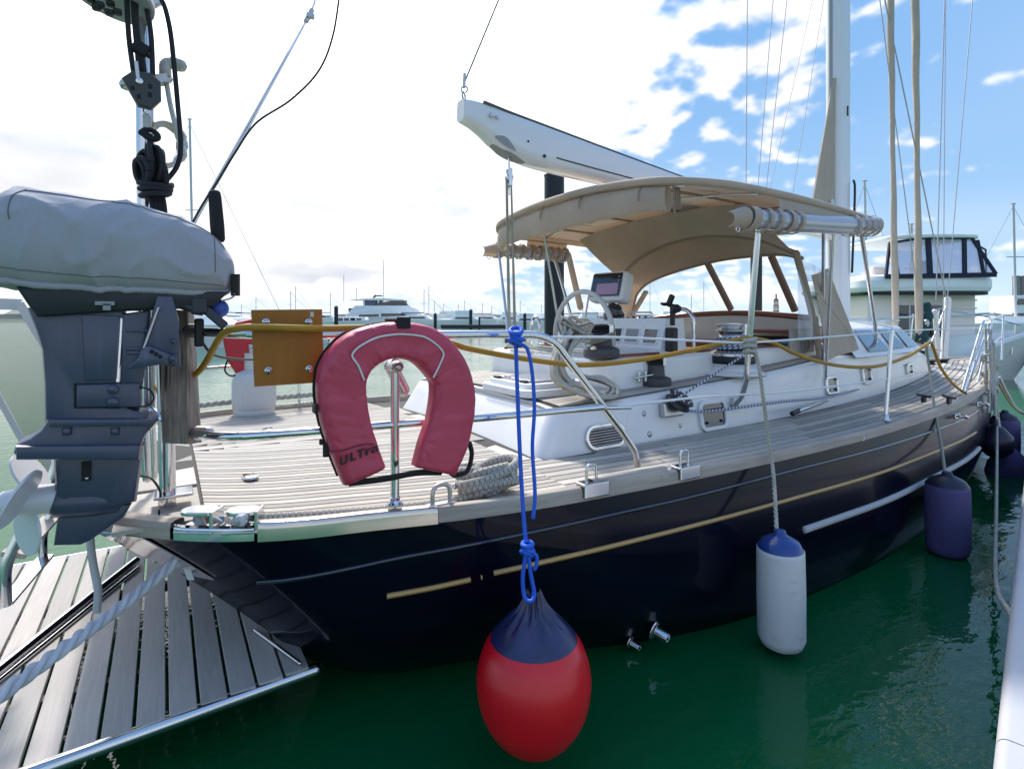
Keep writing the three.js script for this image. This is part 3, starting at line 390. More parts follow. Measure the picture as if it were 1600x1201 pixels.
// helm: console, wheel, plotter, compass, guard hoops
{
  const X0 = 3.0, hl = part(yacht, 'helm_console', put(prism([[0, 0], [0.26, 0], [0.22, 0.27], [0.06, 0.27], [0.0, 0.06]], 1.24, 0.01), frameOf(V(X0, 1.31, -4.04), V(1, 0, 0), V(0, 1, 0))), WHITEPLASTIC);
  part(hl, 'console_pedestal', box(0.28, 0.44, 0.32, X0 + 0.13, 1.10, ZC + 0.0, 0.02), WHITEPLASTIC); part(hl, 'console_pedestal', box(0.22, 0.22, 0.2, X0 + 0.12, 1.30, -2.88, 0.015), WHITEPLASTIC);
  const face = (z, w, mat) => { const m = frameOf(V(X0 + 0.0135, 1.459, z), V(0, 0, 1), V(0.06, 0.21, 0).normalize()); const f = part(hl, 'instrument', put(box(w + 0.025, 0.125, 0.012, 0, 0, 0.0, 0.004), m), WHITEPLASTIC), n = V(-0.21, 0.06, 0).normalize(); part(f, 'display', put(box(w, 0.10, 0.014, 0, 0, 0.0), m.clone().premultiply(new THREE.Matrix4().makeTranslation(n.x * 0.002, n.y * 0.002, 0))), mat); };
  const lcd = phy(C(0.035, 0.04, 0.055), 0.12, { clearcoat: 1 });
  face(-3.90, 0.105, lcd); face(-3.755, 0.105, lcd); face(-3.61, 0.105, lcd); face(-3.28, 0.12, BLACK); face(-3.10, 0.13, GREYPLASTIC); face(-2.91, 0.12, lcd);
  for (const [a, b] of [[-3.95, -3.6], [-3.25, -2.98]]) part(hl, 'guard_rail', bentTube([V(X0 + 0.1, 1.585, a), V(X0 + 0.1, 1.635, a), V(X0 + 0.1, 1.635, b), V(X0 + 0.1, 1.585, b)], 0.007, 0.03, 8), STEEL);
  for (let i = 0; i < 7; i++) part(hl, 'switch_knob', lathe([[0, 0.025], [0.009, 0.024], [0.011, 0], [0, 0]], 8).translate(X0 + 0.15, 1.582, -3.42 + i * 0.065), i % 2 ? BLACK : std(C(0.25, 0.02, 0.02), 0.5));
  // compass
  const cp = V(X0 + 0.12, 1.58, -3.42); part(hl, 'compass', [lathe([[0, 0.0], [0.085, 0.0], [0.088, 0.05], [0.08, 0.06]], 24).translate(cp.x, cp.y, cp.z), new THREE.SphereGeometry(0.076, 20, 12, 0, 6.3, 0, Math.PI / 2).translate(cp.x, cp.y + 0.058, cp.z)], phy(C(0.012, 0.012, 0.014), 0.15, { clearcoat: 1 }));
  // plotter pod on its tube
  const pm = frameOf(V(X0 + 0.12, 1.84, -3.46), V(0.16, 0, 1).normalize(), V(0.30, 1, 0).normalize());
  const pod = part(hl, 'plotter_pod', [put(box(0.36, 0.25, 0.12, 0, 0, -0.005, 0.03), pm), put(box(0.27, 0.16, 0.10, 0, -0.03, -0.085, 0.03), pm)], WHITEPLASTIC);
  const nrm = V(0, 0, 1).transformDirection(pm), sgn = nrm.x < 0 ? 1 : -1;
  const scr = (w, h, y, x, mat, nm, o) => part(pod, nm, put(box(w, h, 0.006, x, y, sgn * (0.055 + o)), pm), mat);
  scr(0.30, 0.195, 0.005, 0, phy(C(0.01, 0.01, 0.012), 0.1, { clearcoat: 1 }), 'screen_bezel', 0.006); scr(0.225, 0.095, -0.032, -sgn * -0.02, phy(C(0.45, 0.22, 0.30), 0.15, { clearcoat: 1 }), 'screen', 0.009);
  for (let i = 0; i < 4; i++) scr(0.012, 0.012, 0.07 - i * 0.035, sgn * 0.125, GREYPLASTIC, 'key', 0.011);
  part(hl, 'pod_tube', [tube([V(X0 + 0.13, 1.56, -3.5), V(X0 + 0.13, 1.76, -3.5)], 0.016, 1, 10), tube([V(X0 + 0.13, 1.56, -3.40), V(X0 + 0.13, 1.76, -3.40)], 0.016, 1, 10)], STEEL);
  // wheel
  const W = part(yacht, 'steering_wheel', new THREE.TorusGeometry(0.35, 0.019, 14, 64), std(C(0.56, 0.54, 0.51), 0.45)); W.rotation.y = Math.PI / 2; W.position.set(2.74, 1.445, -3.36);
  for (let i = 0; i < 5; i++) { const a = i / 5 * 2 * Math.PI + 0.55; part(W, 'spoke', tube([V(0, 0, 0), V(Math.cos(a) * 0.338, Math.sin(a) * 0.338, 0)], 0.008, 1, 8), STEEL); }
  part(W, 'wheel_hub', lathe([[0, -0.02], [0.045, -0.02], [0.045, 0.015], [0.03, 0.03], [0, 0.03]], 18).rotateX(Math.PI / 2), STEEL);
  // guard hoops each side of the helm
  for (const [px, x, w, nm] of [[1072, 3.3, 0.26, 1], [860, 3.1, 0.2, 2]]) { const b = onX(px, 560, x), c = onX(px - 24, 500, x); const top = nm === 1 ? 1.66 : 1.60; const P = []; const z0 = nm === 1 ? -2.98 : -4.60, z1 = nm === 1 ? -2.76 : -4.45; for (let i = 0; i <= 10; i++) { const a = Math.PI * i / 10; P.push(V(x, top - 0.11 + 0.11 * Math.sin(a), (z0 + z1) / 2 - Math.cos(a) * (z1 - z0) / 2)); } part(yacht, 'guard_hoop', sweep([V(x, 1.25, z0), ...P, V(x, 1.25, z1)], 0.015, 10), STEEL); }
  const hv = part(yacht, 'instrument_mount', [box(0.06, 0.17, 0.075, X0 + 0.02, 1.44, -2.72, 0.012), box(0.03, 0.14, 0.03, X0 + 0.03, 1.61, -2.72, 0.008), put(box(0.07, 0.045, 0.05, 0, 0, 0, 0.01), new THREE.Matrix4().makeRotationX(0.6).setPosition(X0 + 0.03, 1.66, -2.69)), put(box(0.03, 0.09, 0.04, 0, 0, 0, 0.01), new THREE.Matrix4().makeRotationX(0.5).setPosition(X0 + 0.03, 1.715, -2.74)), put(box(0.1, 0.015, 0.03, 0, 0, 0), new THREE.Matrix4().makeRotationX(0.4).setPosition(X0 + 0.03, 1.69, -2.77))], BLACK);
}
// mainsheet traveller and blocks across the aft coaming
{
  const tr = part(yacht, 'mainsheet_traveller', [box(0.05, 0.03, 1.3, 2.50, 1.36, ZC, 0.004)], DULLSTEEL);
  part(tr, 'traveller_car', box(0.12, 0.035, 0.16, 2.50, 1.395, -3.95, 0.01), BLACK);
  for (let i = 0; i < 4; i++) part(tr, 'sheet_block', lathe([[0, -0.02], [0.034, -0.02], [0.04, -0.01], [0.03, 0], [0.04, 0.01], [0.034, 0.02], [0, 0.02]], 14).rotateX(Math.PI / 2).rotateY(0.6).translate(2.46 + (i % 2) * 0.07, 1.45, -4.02 + i * 0.055), BLACK);
  const top = V(2.10, 2.60, ZC), blk = part(tr, 'boom_block', [box(0.03, 0.13, 0.02, top.x, top.y, top.z + 0.018, 0.008), box(0.03, 0.13, 0.02, top.x, top.y, top.z - 0.018, 0.008), lathe([[0, -0.012], [0.03, -0.012], [0.022, 0], [0.03, 0.012], [0, 0.012]], 14).rotateX(Math.PI / 2).translate(top.x, top.y, top.z), box(0.012, 0.10, 0.012, top.x, top.y + 0.10, top.z), box(0.014, 0.07, 0.012, top.x + 0.004, top.y - 0.09, top.z)], STEEL);
  const SH = std(C(0.33, 0.34, 0.29), 0.8);
  for (const [dx, dz, ex, ez] of [[-0.03, 0.01, 0.0, -0.03], [-0.012, -0.01, 0.0, 0.0], [0.012, 0.01, 0.02, 0.03], [0.024, -0.01, 0.02, 0.055]]) part(tr, 'sheet_fall', cord([V(top.x + dx, top.y - 0.02, top.z + dz), V(2.47 + ex, 1.45, -3.98 + ez)], 0.0065, 7), SH);
  for (let i = 0; i < 4; i++) part(tr, 'control_line', cord([V(2.48, 1.40, -3.9 + i * 0.05), V(2.40, 1.355, -3.5 + i * 0.03), V(2.50, 1.345, -3.1), V(2.45, 1.345, -2.95 + i * 0.02)], 0.006, 6), SH);
}
// winches
function winch(par, pos, s, tone, tails, nm = 'winch') {
  const mat = tone === 'steel' ? std(C(0.62, 0.62, 0.64), 0.22, 1) : std(C(0.055, 0.056, 0.062), 0.45);
  const w = part(par, nm, lathe([[0, 0], [0.098, 0], [0.104, 0.008], [0.104, 0.045], [0.098, 0.055], [0.066, 0.066], [0.062, 0.075], [0.058, 0.12], [0.062, 0.155], [0, 0.155]].map(a => [a[0] * s, a[1] * s]), 36).translate(pos.x, pos.y, pos.z), mat);
  part(w, 'winch_jaw', lathe([[0, 0.155], [0.07, 0.155], [0.078, 0.16], [0.056, 0.168], [0.056, 0.176], [0.078, 0.184], [0.07, 0.19], [0.03, 0.195], [0, 0.196]].map(a => [a[0] * s, a[1] * s]), 30).translate(pos.x, pos.y, pos.z), tone === 'steel' ? mat : BLACK);
  part(w, 'feeder_arm', box(0.03 * s, 0.055 * s, 0.02 * s, pos.x + 0.01, pos.y + 0.165 * s, pos.z + 0.068 * s, 0.003), STEEL);
  return w;
}
const wz = onY(1033, 606, 1.13); winch(yacht, V(wz.x, htop(wz.x) + 0.012, wz.z - 0.05), 1.0, 'grey');
const bigPos = V(3.55, 0, -2.62);
{
  part(yacht, 'winch_plinth', lathe([[0, 0], [0.235, 0], [0.235, 0.02], [0.20, 0.035], [0.175, 0.04], [0.172, 0.085], [0, 0.085]], 40).translate(bigPos.x, htop(3.5) + 0.008, bigPos.z), WHITE);
  const w = winch(yacht, V(bigPos.x, htop(3.5) + 0.093, bigPos.z), 1.5, 'steel');
  part(w, 'base_ring', lathe([[0.13, 0.0], [0.162, 0.0], [0.165, 0.015], [0.165, 0.045], [0.158, 0.052], [0.13, 0.052]], 36).translate(bigPos.x, htop(3.5) + 0.098, bigPos.z), BLACK);
}
const aftW = V(2.48, coH(2.5) + 0.002, -2.84); winch(yacht, aftW, 1.15, 'grey');
// horn cleat on the coaming side
{ const p = onZ(1002, 588, ZC + coHalf(2.8) + 0.012); part(yacht, 'horn_cleat', [tube([V(p.x - 0.075, p.y - 0.004, p.z + 0.02), V(p.x + 0.11, p.y + 0.012, p.z + 0.024)], 0.008, 1, 8), tube([V(p.x - 0.03, p.y - 0.03, p.z + 0.01), V(p.x - 0.03, p.y + 0.03, p.z + 0.01)], 0.011, 1, 8), tube([V(p.x + 0.03, p.y - 0.03, p.z + 0.01), V(p.x + 0.03, p.y + 0.03, p.z + 0.01)], 0.011, 1, 8)], STEEL); }
// turning block on the deckhouse side
{
  const p = houseSight(1050, 634, 0.02), m = sideM(p), b = part(yacht, 'turning_block', put(box(0.17, 0.09, 0.05, -0.02, -0.02, 0.01, 0.012), m), DULLSTEEL);
  const wheel = lathe([[0, -0.03], [0.075, -0.03], [0.084, -0.022], [0.07, -0.006], [0.07, 0.006], [0.084, 0.022], [0.075, 0.03], [0, 0.03]], 30); wheel.rotateX(0.75); wheel.rotateZ(-0.25); wheel.translate(0.02, 0.03, 0.05);
  part(b, 'sheave', put(wheel, m), std(C(0.02, 0.022, 0.03), 0.35));
  for (let i = 0; i < 9; i++) { const a = i / 9 * 6.283, d = new THREE.SphereGeometry(0.007, 8, 6); d.translate(Math.cos(a) * 0.055, 0.03, Math.sin(a) * 0.055); d.rotateX(0.75 - Math.PI / 2 + Math.PI / 2); d.rotateZ(-0.25); d.translate(0.02, 0.03, 0.05); part(b, 'rivet', put(d, m), STEEL); }
}

// pillow behind the big winch and the beige locker panel with its round vent
{
  const p = onZ(1228, 556, -3.0), t = solo('pillow', grid(24, 24, (u, v) => { const a = u * 2 - 1, b = v * 2 - 1, k = Math.pow(Math.max(0, (1 - a * a) * (1 - b * b)), 0.45), pinch = 1 - 0.10 * (1 - a * a) * b * b - 0; return V(p.x + 0.05 * b + 0.06 * k, p.y + b * 0.115 * (1 - 0.12 * (1 - a * a)), p.z + 0.27 * a * (1 - 0.10 * (1 - b * b))); }), std(C(0.52, 0.50, 0.47), 0.9), 'pale grey square pillow in the cockpit behind the big winch', 'pillow');
  t.geometry = mergeGeometries([t.geometry, (() => { const g = grid(24, 24, (u, v) => { const a = u * 2 - 1, b = v * 2 - 1, k = Math.pow(Math.max(0, (1 - a * a) * (1 - b * b)), 0.45); return V(p.x + 0.05 * b - 0.06 * k, p.y + b * 0.115 * (1 - 0.12 * (1 - a * a)), p.z + 0.27 * a * (1 - 0.10 * (1 - b * b))); }, { flip: true }); return g; })()]);
  const c = onZ(1253, 532, -2.66), pn = part(yacht, 'locker_panel', box(0.34, 0.20, 0.03, c.x, c.y, c.z, 0.02), std(C(0.47, 0.44, 0.39), 0.7)), v = onZ(1258, 539, -2.643);
  part(pn, 'round_vent', lathe([[0.055, 0.004], [0.06, 0.006], [0.066, 0.004], [0.067, 0], [0.055, 0]], 24).rotateX(Math.PI / 2).translate(v.x, v.y, v.z), GREYPLASTIC); for (let i = 0; i < 6; i++) part(pn, 'vent_vane', box(0.042, 0.006, 0.004).translate(0.03, 0.008, 0).rotateZ(i * Math.PI / 3).translate(v.x, v.y, v.z + 0.002), GREYPLASTIC);
}
// ---------- bimini, sprayhood, mast, boom, sails, stays ----------
const BX0 = 2.55, BX1 = 4.86, BHALF = 1.26;
const bimH = (x, q) => { const u = clamp((x - BX0) / (BX1 - BX0)); return 2.405 + 0.02 * Math.sin(Math.PI * u) - 0.085 * u * u + 0.115 * (1 - Math.pow(Math.abs(q), 2.2)); };
const corner = (q, R) => { const qc = 1 - R / BHALF, t = clamp((Math.abs(q) - qc) / (1 - qc)); return R * (1 - Math.sqrt(Math.max(0, 1 - t * t))); };
const bimX0 = q => BX0 + corner(q, 0.40) + 0.04 * q * q, bimX1 = q => BX1 - corner(q, 0.34) + 0.16 * (1 - q * q);
{
  const bim = part(yacht, 'bimini', shell(44, 60, (u, v) => { const t = mix(-1, 1, v), q = -Math.sign(t) * (1 - Math.pow(1 - Math.abs(t), 1.6)), e = Math.pow(Math.abs(q), 6), x = mix(bimX0(q), bimX1(q), u); const sag = 0.007 * Math.sin(u * Math.PI * 3) ** 2; return V(x, bimH(x, q) - sag * (1 - e), ZC + BHALF * q); }, 0.006, { flip: true, su: 2.2, sv: 2.6 }), TAN);
  // welted, double-turned edge running right round
  const rim = []; const EQ = t => -0.9999 + 1.9998 * t; for (let i = 0; i <= 70; i++) { const q = Math.sin(mix(-1, 1, i / 70) * Math.PI / 2) * 0.9999; rim.push(V(bimX0(q), bimH(bimX0(q), q), ZC + BHALF * q)); } for (let i = 1; i < 12; i++) { const x = mix(bimX0(1), bimX1(1), i / 12); rim.push(V(x, bimH(x, 1), ZC + BHALF)); } for (let i = 0; i <= 70; i++) { const q = Math.sin(mix(1, -1, i / 70) * Math.PI / 2) * 0.9999; rim.push(V(bimX1(q), bimH(bimX1(q), q), ZC + BHALF * q)); } for (let i = 1; i < 12; i++) { const x = mix(bimX1(1), bimX0(1), i / 12); rim.push(V(x, bimH(x, 1), ZC - BHALF)); } rim.push(rim[0].clone());
  part(bim, 'edge_band', [sweep(rim.map(p => p.clone().add(V(0, -0.016, 0))), 0.024, 12, th => 0.8 + 0.25 * Math.abs(Math.cos(th)))], TAN); part(bim, 'edge_piping', [sweep(rim.map(p => { const d = V(p.x - 3.7, 0, p.z - ZC).normalize(); return p.clone().addScaledVector(d, 0.012).add(V(0, -0.042, 0)); }), 0.0045, 6)], TANTRIM);
  for (const q of [-0.62, -0.2, 0.24, 0.66]) part(bim, 'canvas_seam', sweep(along(0.03, 0.97, 20, u => { const x = mix(bimX0(q), bimX1(q), u); return V(x, bimH(x, q) + 0.0005, ZC + BHALF * q); }), 0.0045, 6, th => 0.45 + 0.9 * Math.abs(Math.cos(th))), TAN);
  // frame bows under the canvas and their fore-and-aft struts
  for (const x of [2.72, 3.25, 3.95, 4.6]) { const m = x === 2.72 ? 0.86 : 0.97; part(bim, 'frame_bow', sweep(along(-m, m, 30, q => V(x, bimH(x, q) - 0.03, ZC + BHALF * 0.985 * q)), 0.0125, 8), x === 3.95 ? TANTRIM : STEEL); }
  for (const q of [-0.72, -0.3, 0.12, 0.6]) part(bim, 'frame_strut', sweep(along(2.62, 4.6, 10, x => V(x, bimH(x, q) - 0.03, ZC + BHALF * q)), 0.011, 8), TANTRIM);
  // rolled aft curtain hanging under the aft edge
  const cur = (u, v) => { const q = mix(-0.95, 0.80, u), top = bimH(bimX0(q), q) - 0.035, a = v * Math.PI * 2, h = 0.085 + 0.028 * Math.sin(u * Math.PI) + 0.006 * noise3(u * 26, v * 3, 2), w = 0.034 + 0.006 * noise3(u * 19, v * 4 + 7, 1); return V(bimX0(q) + 0.025 - w * Math.sin(a), top - h + h * Math.cos(a) * (0.97) - 0.01 * Math.sin(u * 40) * 0.2, ZC + BHALF * q); };
  const ac = part(bim, 'rolled_aft_curtain', grid(90, 20, cur, { su: 2.2, sv: 0.4 }), TAN);
  for (let i = 0; i < 4; i++) { const q = 0.805; part(ac, 'roll_end', sweep(along(0, 1, 12, t => V(bimX0(q) + 0.03 + 0.016 * i, bimH(bimX0(q), q) - 0.055 - 0.17 * Math.abs(Math.sin(t * Math.PI)) * (i ? 0.82 : 1), ZC + BHALF * q - 0.01 + 0.05 * (1 - 0.5 * Math.abs(t - 0.5)))), 0.007, 6), TAN); }
  for (const u of [0.22, 0.44, 0.66, 0.92]) { const q = mix(-0.95, 0.80, u), X = bimX0(q), top = bimH(X, q) - 0.05; part(ac, 'strap', sweep([V(X + 0.02, top + 0.01, ZC + BHALF * q), V(X - 0.018, top - 0.03, ZC + BHALF * q), V(X - 0.022, top - 0.09, ZC + BHALF * q)], 0.006, 6), TANTRIM); }
  // rolled clear side curtains
  for (const s of [1, -1]) {
    const X0 = s > 0 ? 3.0 : 2.75, X1 = s > 0 ? 4.55 : 3.6, r = 0.068, zc = ZC + s * (BHALF + 0.02), cy = x => s > 0 ? mix(2.20, 2.285, (x - X0) / (X1 - X0)) - 0.01 * Math.sin((x - X0) * 2) : bimH(x, 1) - 0.16;
    const roll = part(bim, 'rolled_side_curtain', [grid(40, 28, (u, v) => { const x = mix(X0, X1, u), a = v * 2.55 * 2 * Math.PI, R = r * (1 - 0.16 * v) * (1 + 0.10 * noise3(u * 5, v * 2, 4)); return V(x, cy(x) + R * Math.cos(a), zc + R * 1.05 * Math.sin(a)); })], phy(C(0.76, 0.75, 0.80), 0.12, { transmission: 0.55, thickness: 0, side: THREE.DoubleSide, clearcoat: 1, clearcoatRoughness: 0.06 }));
    part(roll, 'roll_core', tube([V(X0 + 0.02, cy(X0), zc), V((X0 + X1) / 2, cy((X0 + X1) / 2), zc), V(X1 - 0.02, cy(X1), zc)], 0.038, 12, 12), std(C(0.33, 0.31, 0.36), 0.5));
    for (const [x, w] of [[X0 + 0.02, 0.07], [X0 + 0.16, 0.032], [X0 + 0.27, 0.03], [X0 + 0.40, 0.045], [X0 + 0.50, 0.03], [X1 - 0.34, 0.03], [X1 - 0.22, 0.03], [X1 - 0.13, 0.03], [X1 - 0.04, 0.035]]) part(roll, 'roll_strap', shell(3, 26, (u, v) => { const a = v * 2 * Math.PI, xx = x + (u - 0.5) * w + 0.014 * Math.cos(a); return V(xx, cy(x) + (r + 0.008) * Math.cos(a), zc + (r + 0.008) * 1.05 * Math.sin(a)); }, 0.003), TAN);
    part(roll, 'curtain_end', shell(10, 10, (u, v) => { const a = -0.4 + u * 3.6, R = r * (0.95 - 0.35 * v); return V(X0 - 0.02 - 0.14 * v, cy(X0) + R * Math.cos(a) - 0.02 * v, zc + R * Math.sin(a)); }, 0.004), TAN);
    part(roll, 'toggle_loop', new THREE.TorusGeometry(0.016, 0.004, 6, 12).translate(X0 - 0.10, cy(X0) - 0.075, zc + 0.02), STEEL);
    part(roll, 'hanging_flap', shell(12, 4, (u, v) => { const x = mix(X0 + 0.35, X1, u); return V(x, mix(bimH(x, 1) - 0.03, cy(x) + r * 0.8, v), ZC + s * (BHALF + 0.004 + 0.02 * v)); }, 0.003), TAN);
  }
  // legs
  const leg = (name, pts, r) => part(bim, name, bentTube(pts, r, 0.09, 12), STEEL);
  const f1 = houseSight(1146, 632, 0.03), t1 = onZ(1187, 330, -2.17); leg('bimini_leg', [t1, onZ(1166, 595, -2.30), houseSight(1158, 622, 0.09), f1], 0.019);
  const f3 = onZ(1356, 546, -2.62), t3 = onZ(1345, 355, -2.2); leg('bimini_leg', [t3, onZ(1369, 515, -2.52), onZ(1369, 536, -2.55), f3], 0.016);
  leg('bimini_leg', [onZ(1287, 362, -2.25), onZ(1286, 480, -2.5), onZ(1290, 588, -2.44)], 0.012); leg('bimini_leg', [onZ(1303, 362, -2.2), onZ(1290, 590, -2.43)], 0.010);
  leg('bimini_leg', [V(2.75, 2.30, ZC - 1.26), V(2.6, 1.35, ZC - 0.8)], 0.013); leg('bimini_leg', [V(3.4, 2.3, ZC - 1.26), V(3.5, 1.35, ZC - 0.95)], 0.016);
  leg('bimini_leg', [V(2.75, 2.36, ZC - 0.5), V(2.95, 1.55, ZC - 0.55)], 0.010);
  part(bim, 'padded_leg', tube([onX(888, 398, 3.75), onX(907, 480, 3.75)], 0.034, 2, 12), TAN);
}
// sprayhood
const HX = 4.1, hoodA = [V(HX, 1.36, -4.50), V(HX, 1.65, -4.46), V(HX + 0.01, 1.92, -4.42), V(HX, 2.09, -4.30), V(HX, 2.22, -4.05), V(HX, 2.31, -3.68), V(HX, 2.32, -3.25), V(HX, 2.24, -2.80), V(HX, 2.09, -2.47)];
const hoodB = [V(4.42, 1.60, -4.56), V(4.42, 1.72, -4.53), V(4.42, 1.86, -4.47), V(4.42, 1.97, -4.30), V(4.42, 2.06, -3.95), V(4.42, 2.13, -3.45), V(4.40, 2.14, -3.0), V(4.36, 2.12, -2.72), V(4.33, 2.07, -2.55)];
{
  const cA = curve(hoodA), cB = curve(hoodB);
  const hood = part(yacht, 'sprayhood', shell(40, 8, (u, v) => { const a = cA.getPoint(u), b = cB.getPoint(u), p = a.lerp(b, v); p.y -= 0.02 * Math.sin(Math.PI * v) * Math.sin(Math.PI * u); return p; }, 0.006, { su: 3, sv: 0.5 }), TAN);
  part(hood, 'hood_bow', tube(cA, 0.022, 40, 8), TANTRIM); part(hood, 'hood_bow', tube(cB, 0.018, 40, 8), TANTRIM);
  // panel joining the sprayhood to the bimini
  const fl = x => x; part(hood, 'joining_panel', shell(40, 5, (u, v) => { const a = cA.getPoint(mix(0.3, 1, u)), q = mix(-0.86, 0.70, u), b = V(3.62, bimH(3.62, q) - 0.045, ZC + BHALF * q); const p = b.lerp(a, v); p.y -= 0.018 * Math.sin(Math.PI * v); return p; }, 0.005, { su: 2.4, sv: 0.6 }), TAN);
  for (let i = 0; i < 9; i++) { const q = mix(-0.3, 0.6, i / 8); part(hood, 'snap', new THREE.SphereGeometry(0.006, 6, 5).translate(3.62, bimH(3.62, q) - 0.056, ZC + BHALF * q), STEEL); }
  // legs and windscreen struts
  const foot = onZ(1283, 562, -2.50); part(hood, 'hood_leg', tube([V(HX + 0.02, 2.09, -2.47), foot.clone().lerp(V(HX, 2.09, -2.47), 0.5).add(V(0.02, 0, 0.01)), foot], 0.026, 8, 10), TANTRIM);
  part(hood, 'hood_leg', tube([V(HX, 1.40, -4.5), V(HX + 0.25, 1.40, -4.3)], 0.03, 1, 8), TAN);
  for (const [a, b, x] of [[[1103, 406], [1143, 484], 4.46], [[1205, 399], [1243, 486], 4.46]]) part(hood, 'windscreen_strut', bar(onX(a[0], a[1], x - 0.04), onX(b[0], b[1], x + 0.22), 0.05, 0.045, V(1, 0.3, 0), 0.008), std(C(0.30, 0.18, 0.12), 0.6));
  part(hood, 'port_strut', bar(onX(1010, 455, 4.4), onX(985, 497, 4.4), 0.05, 0.03), TAN);
  part(hood, 'clear_window', shell(8, 6, (u, v) => { const t = V(4.36, 2.06, -2.52), b2 = V(5.05, 1.58, -2.62), c0 = V(4.42, 1.5, -2.46); return V(mix(4.14, mix(4.70, 4.62, v), u), mix(2.04, 1.42, v) - 0.08 * u * (1 - v), mix(-2.47, -2.50, u) + 0.02 * Math.sin(u * 5)); }, 0.0015), VINYL);
  { const zz = -2.46, tl = onZ(1268, 430, zz), tr = onZ(1307, 418, zz), br = onZ(1348, 546, zz), bl = onZ(1290, 565, zz); part(hood, 'side_panel', shell(12, 14, (u, v) => { const a = tl.clone().lerp(bl, v), b = tr.clone().lerp(br, Math.pow(v, 0.92)), p = a.lerp(b, u); p.z += 0.018 * Math.sin(u * 5 + v * 3) - 0.05 * u; return p; }, 0.004, { su: 0.7, sv: 0.9 }), SAILTAN); part(hood, 'panel_seam', sweep(along(0, 1, 12, t => { const p = tl.clone().lerp(bl, mix(0.2, 0.5, t)).lerp(tr.clone().lerp(br, mix(0.4, 0.9, t)), t); p.z += 0.02 - 0.05 * t; return p; }), 0.002, 5), TANTRIM); }
}
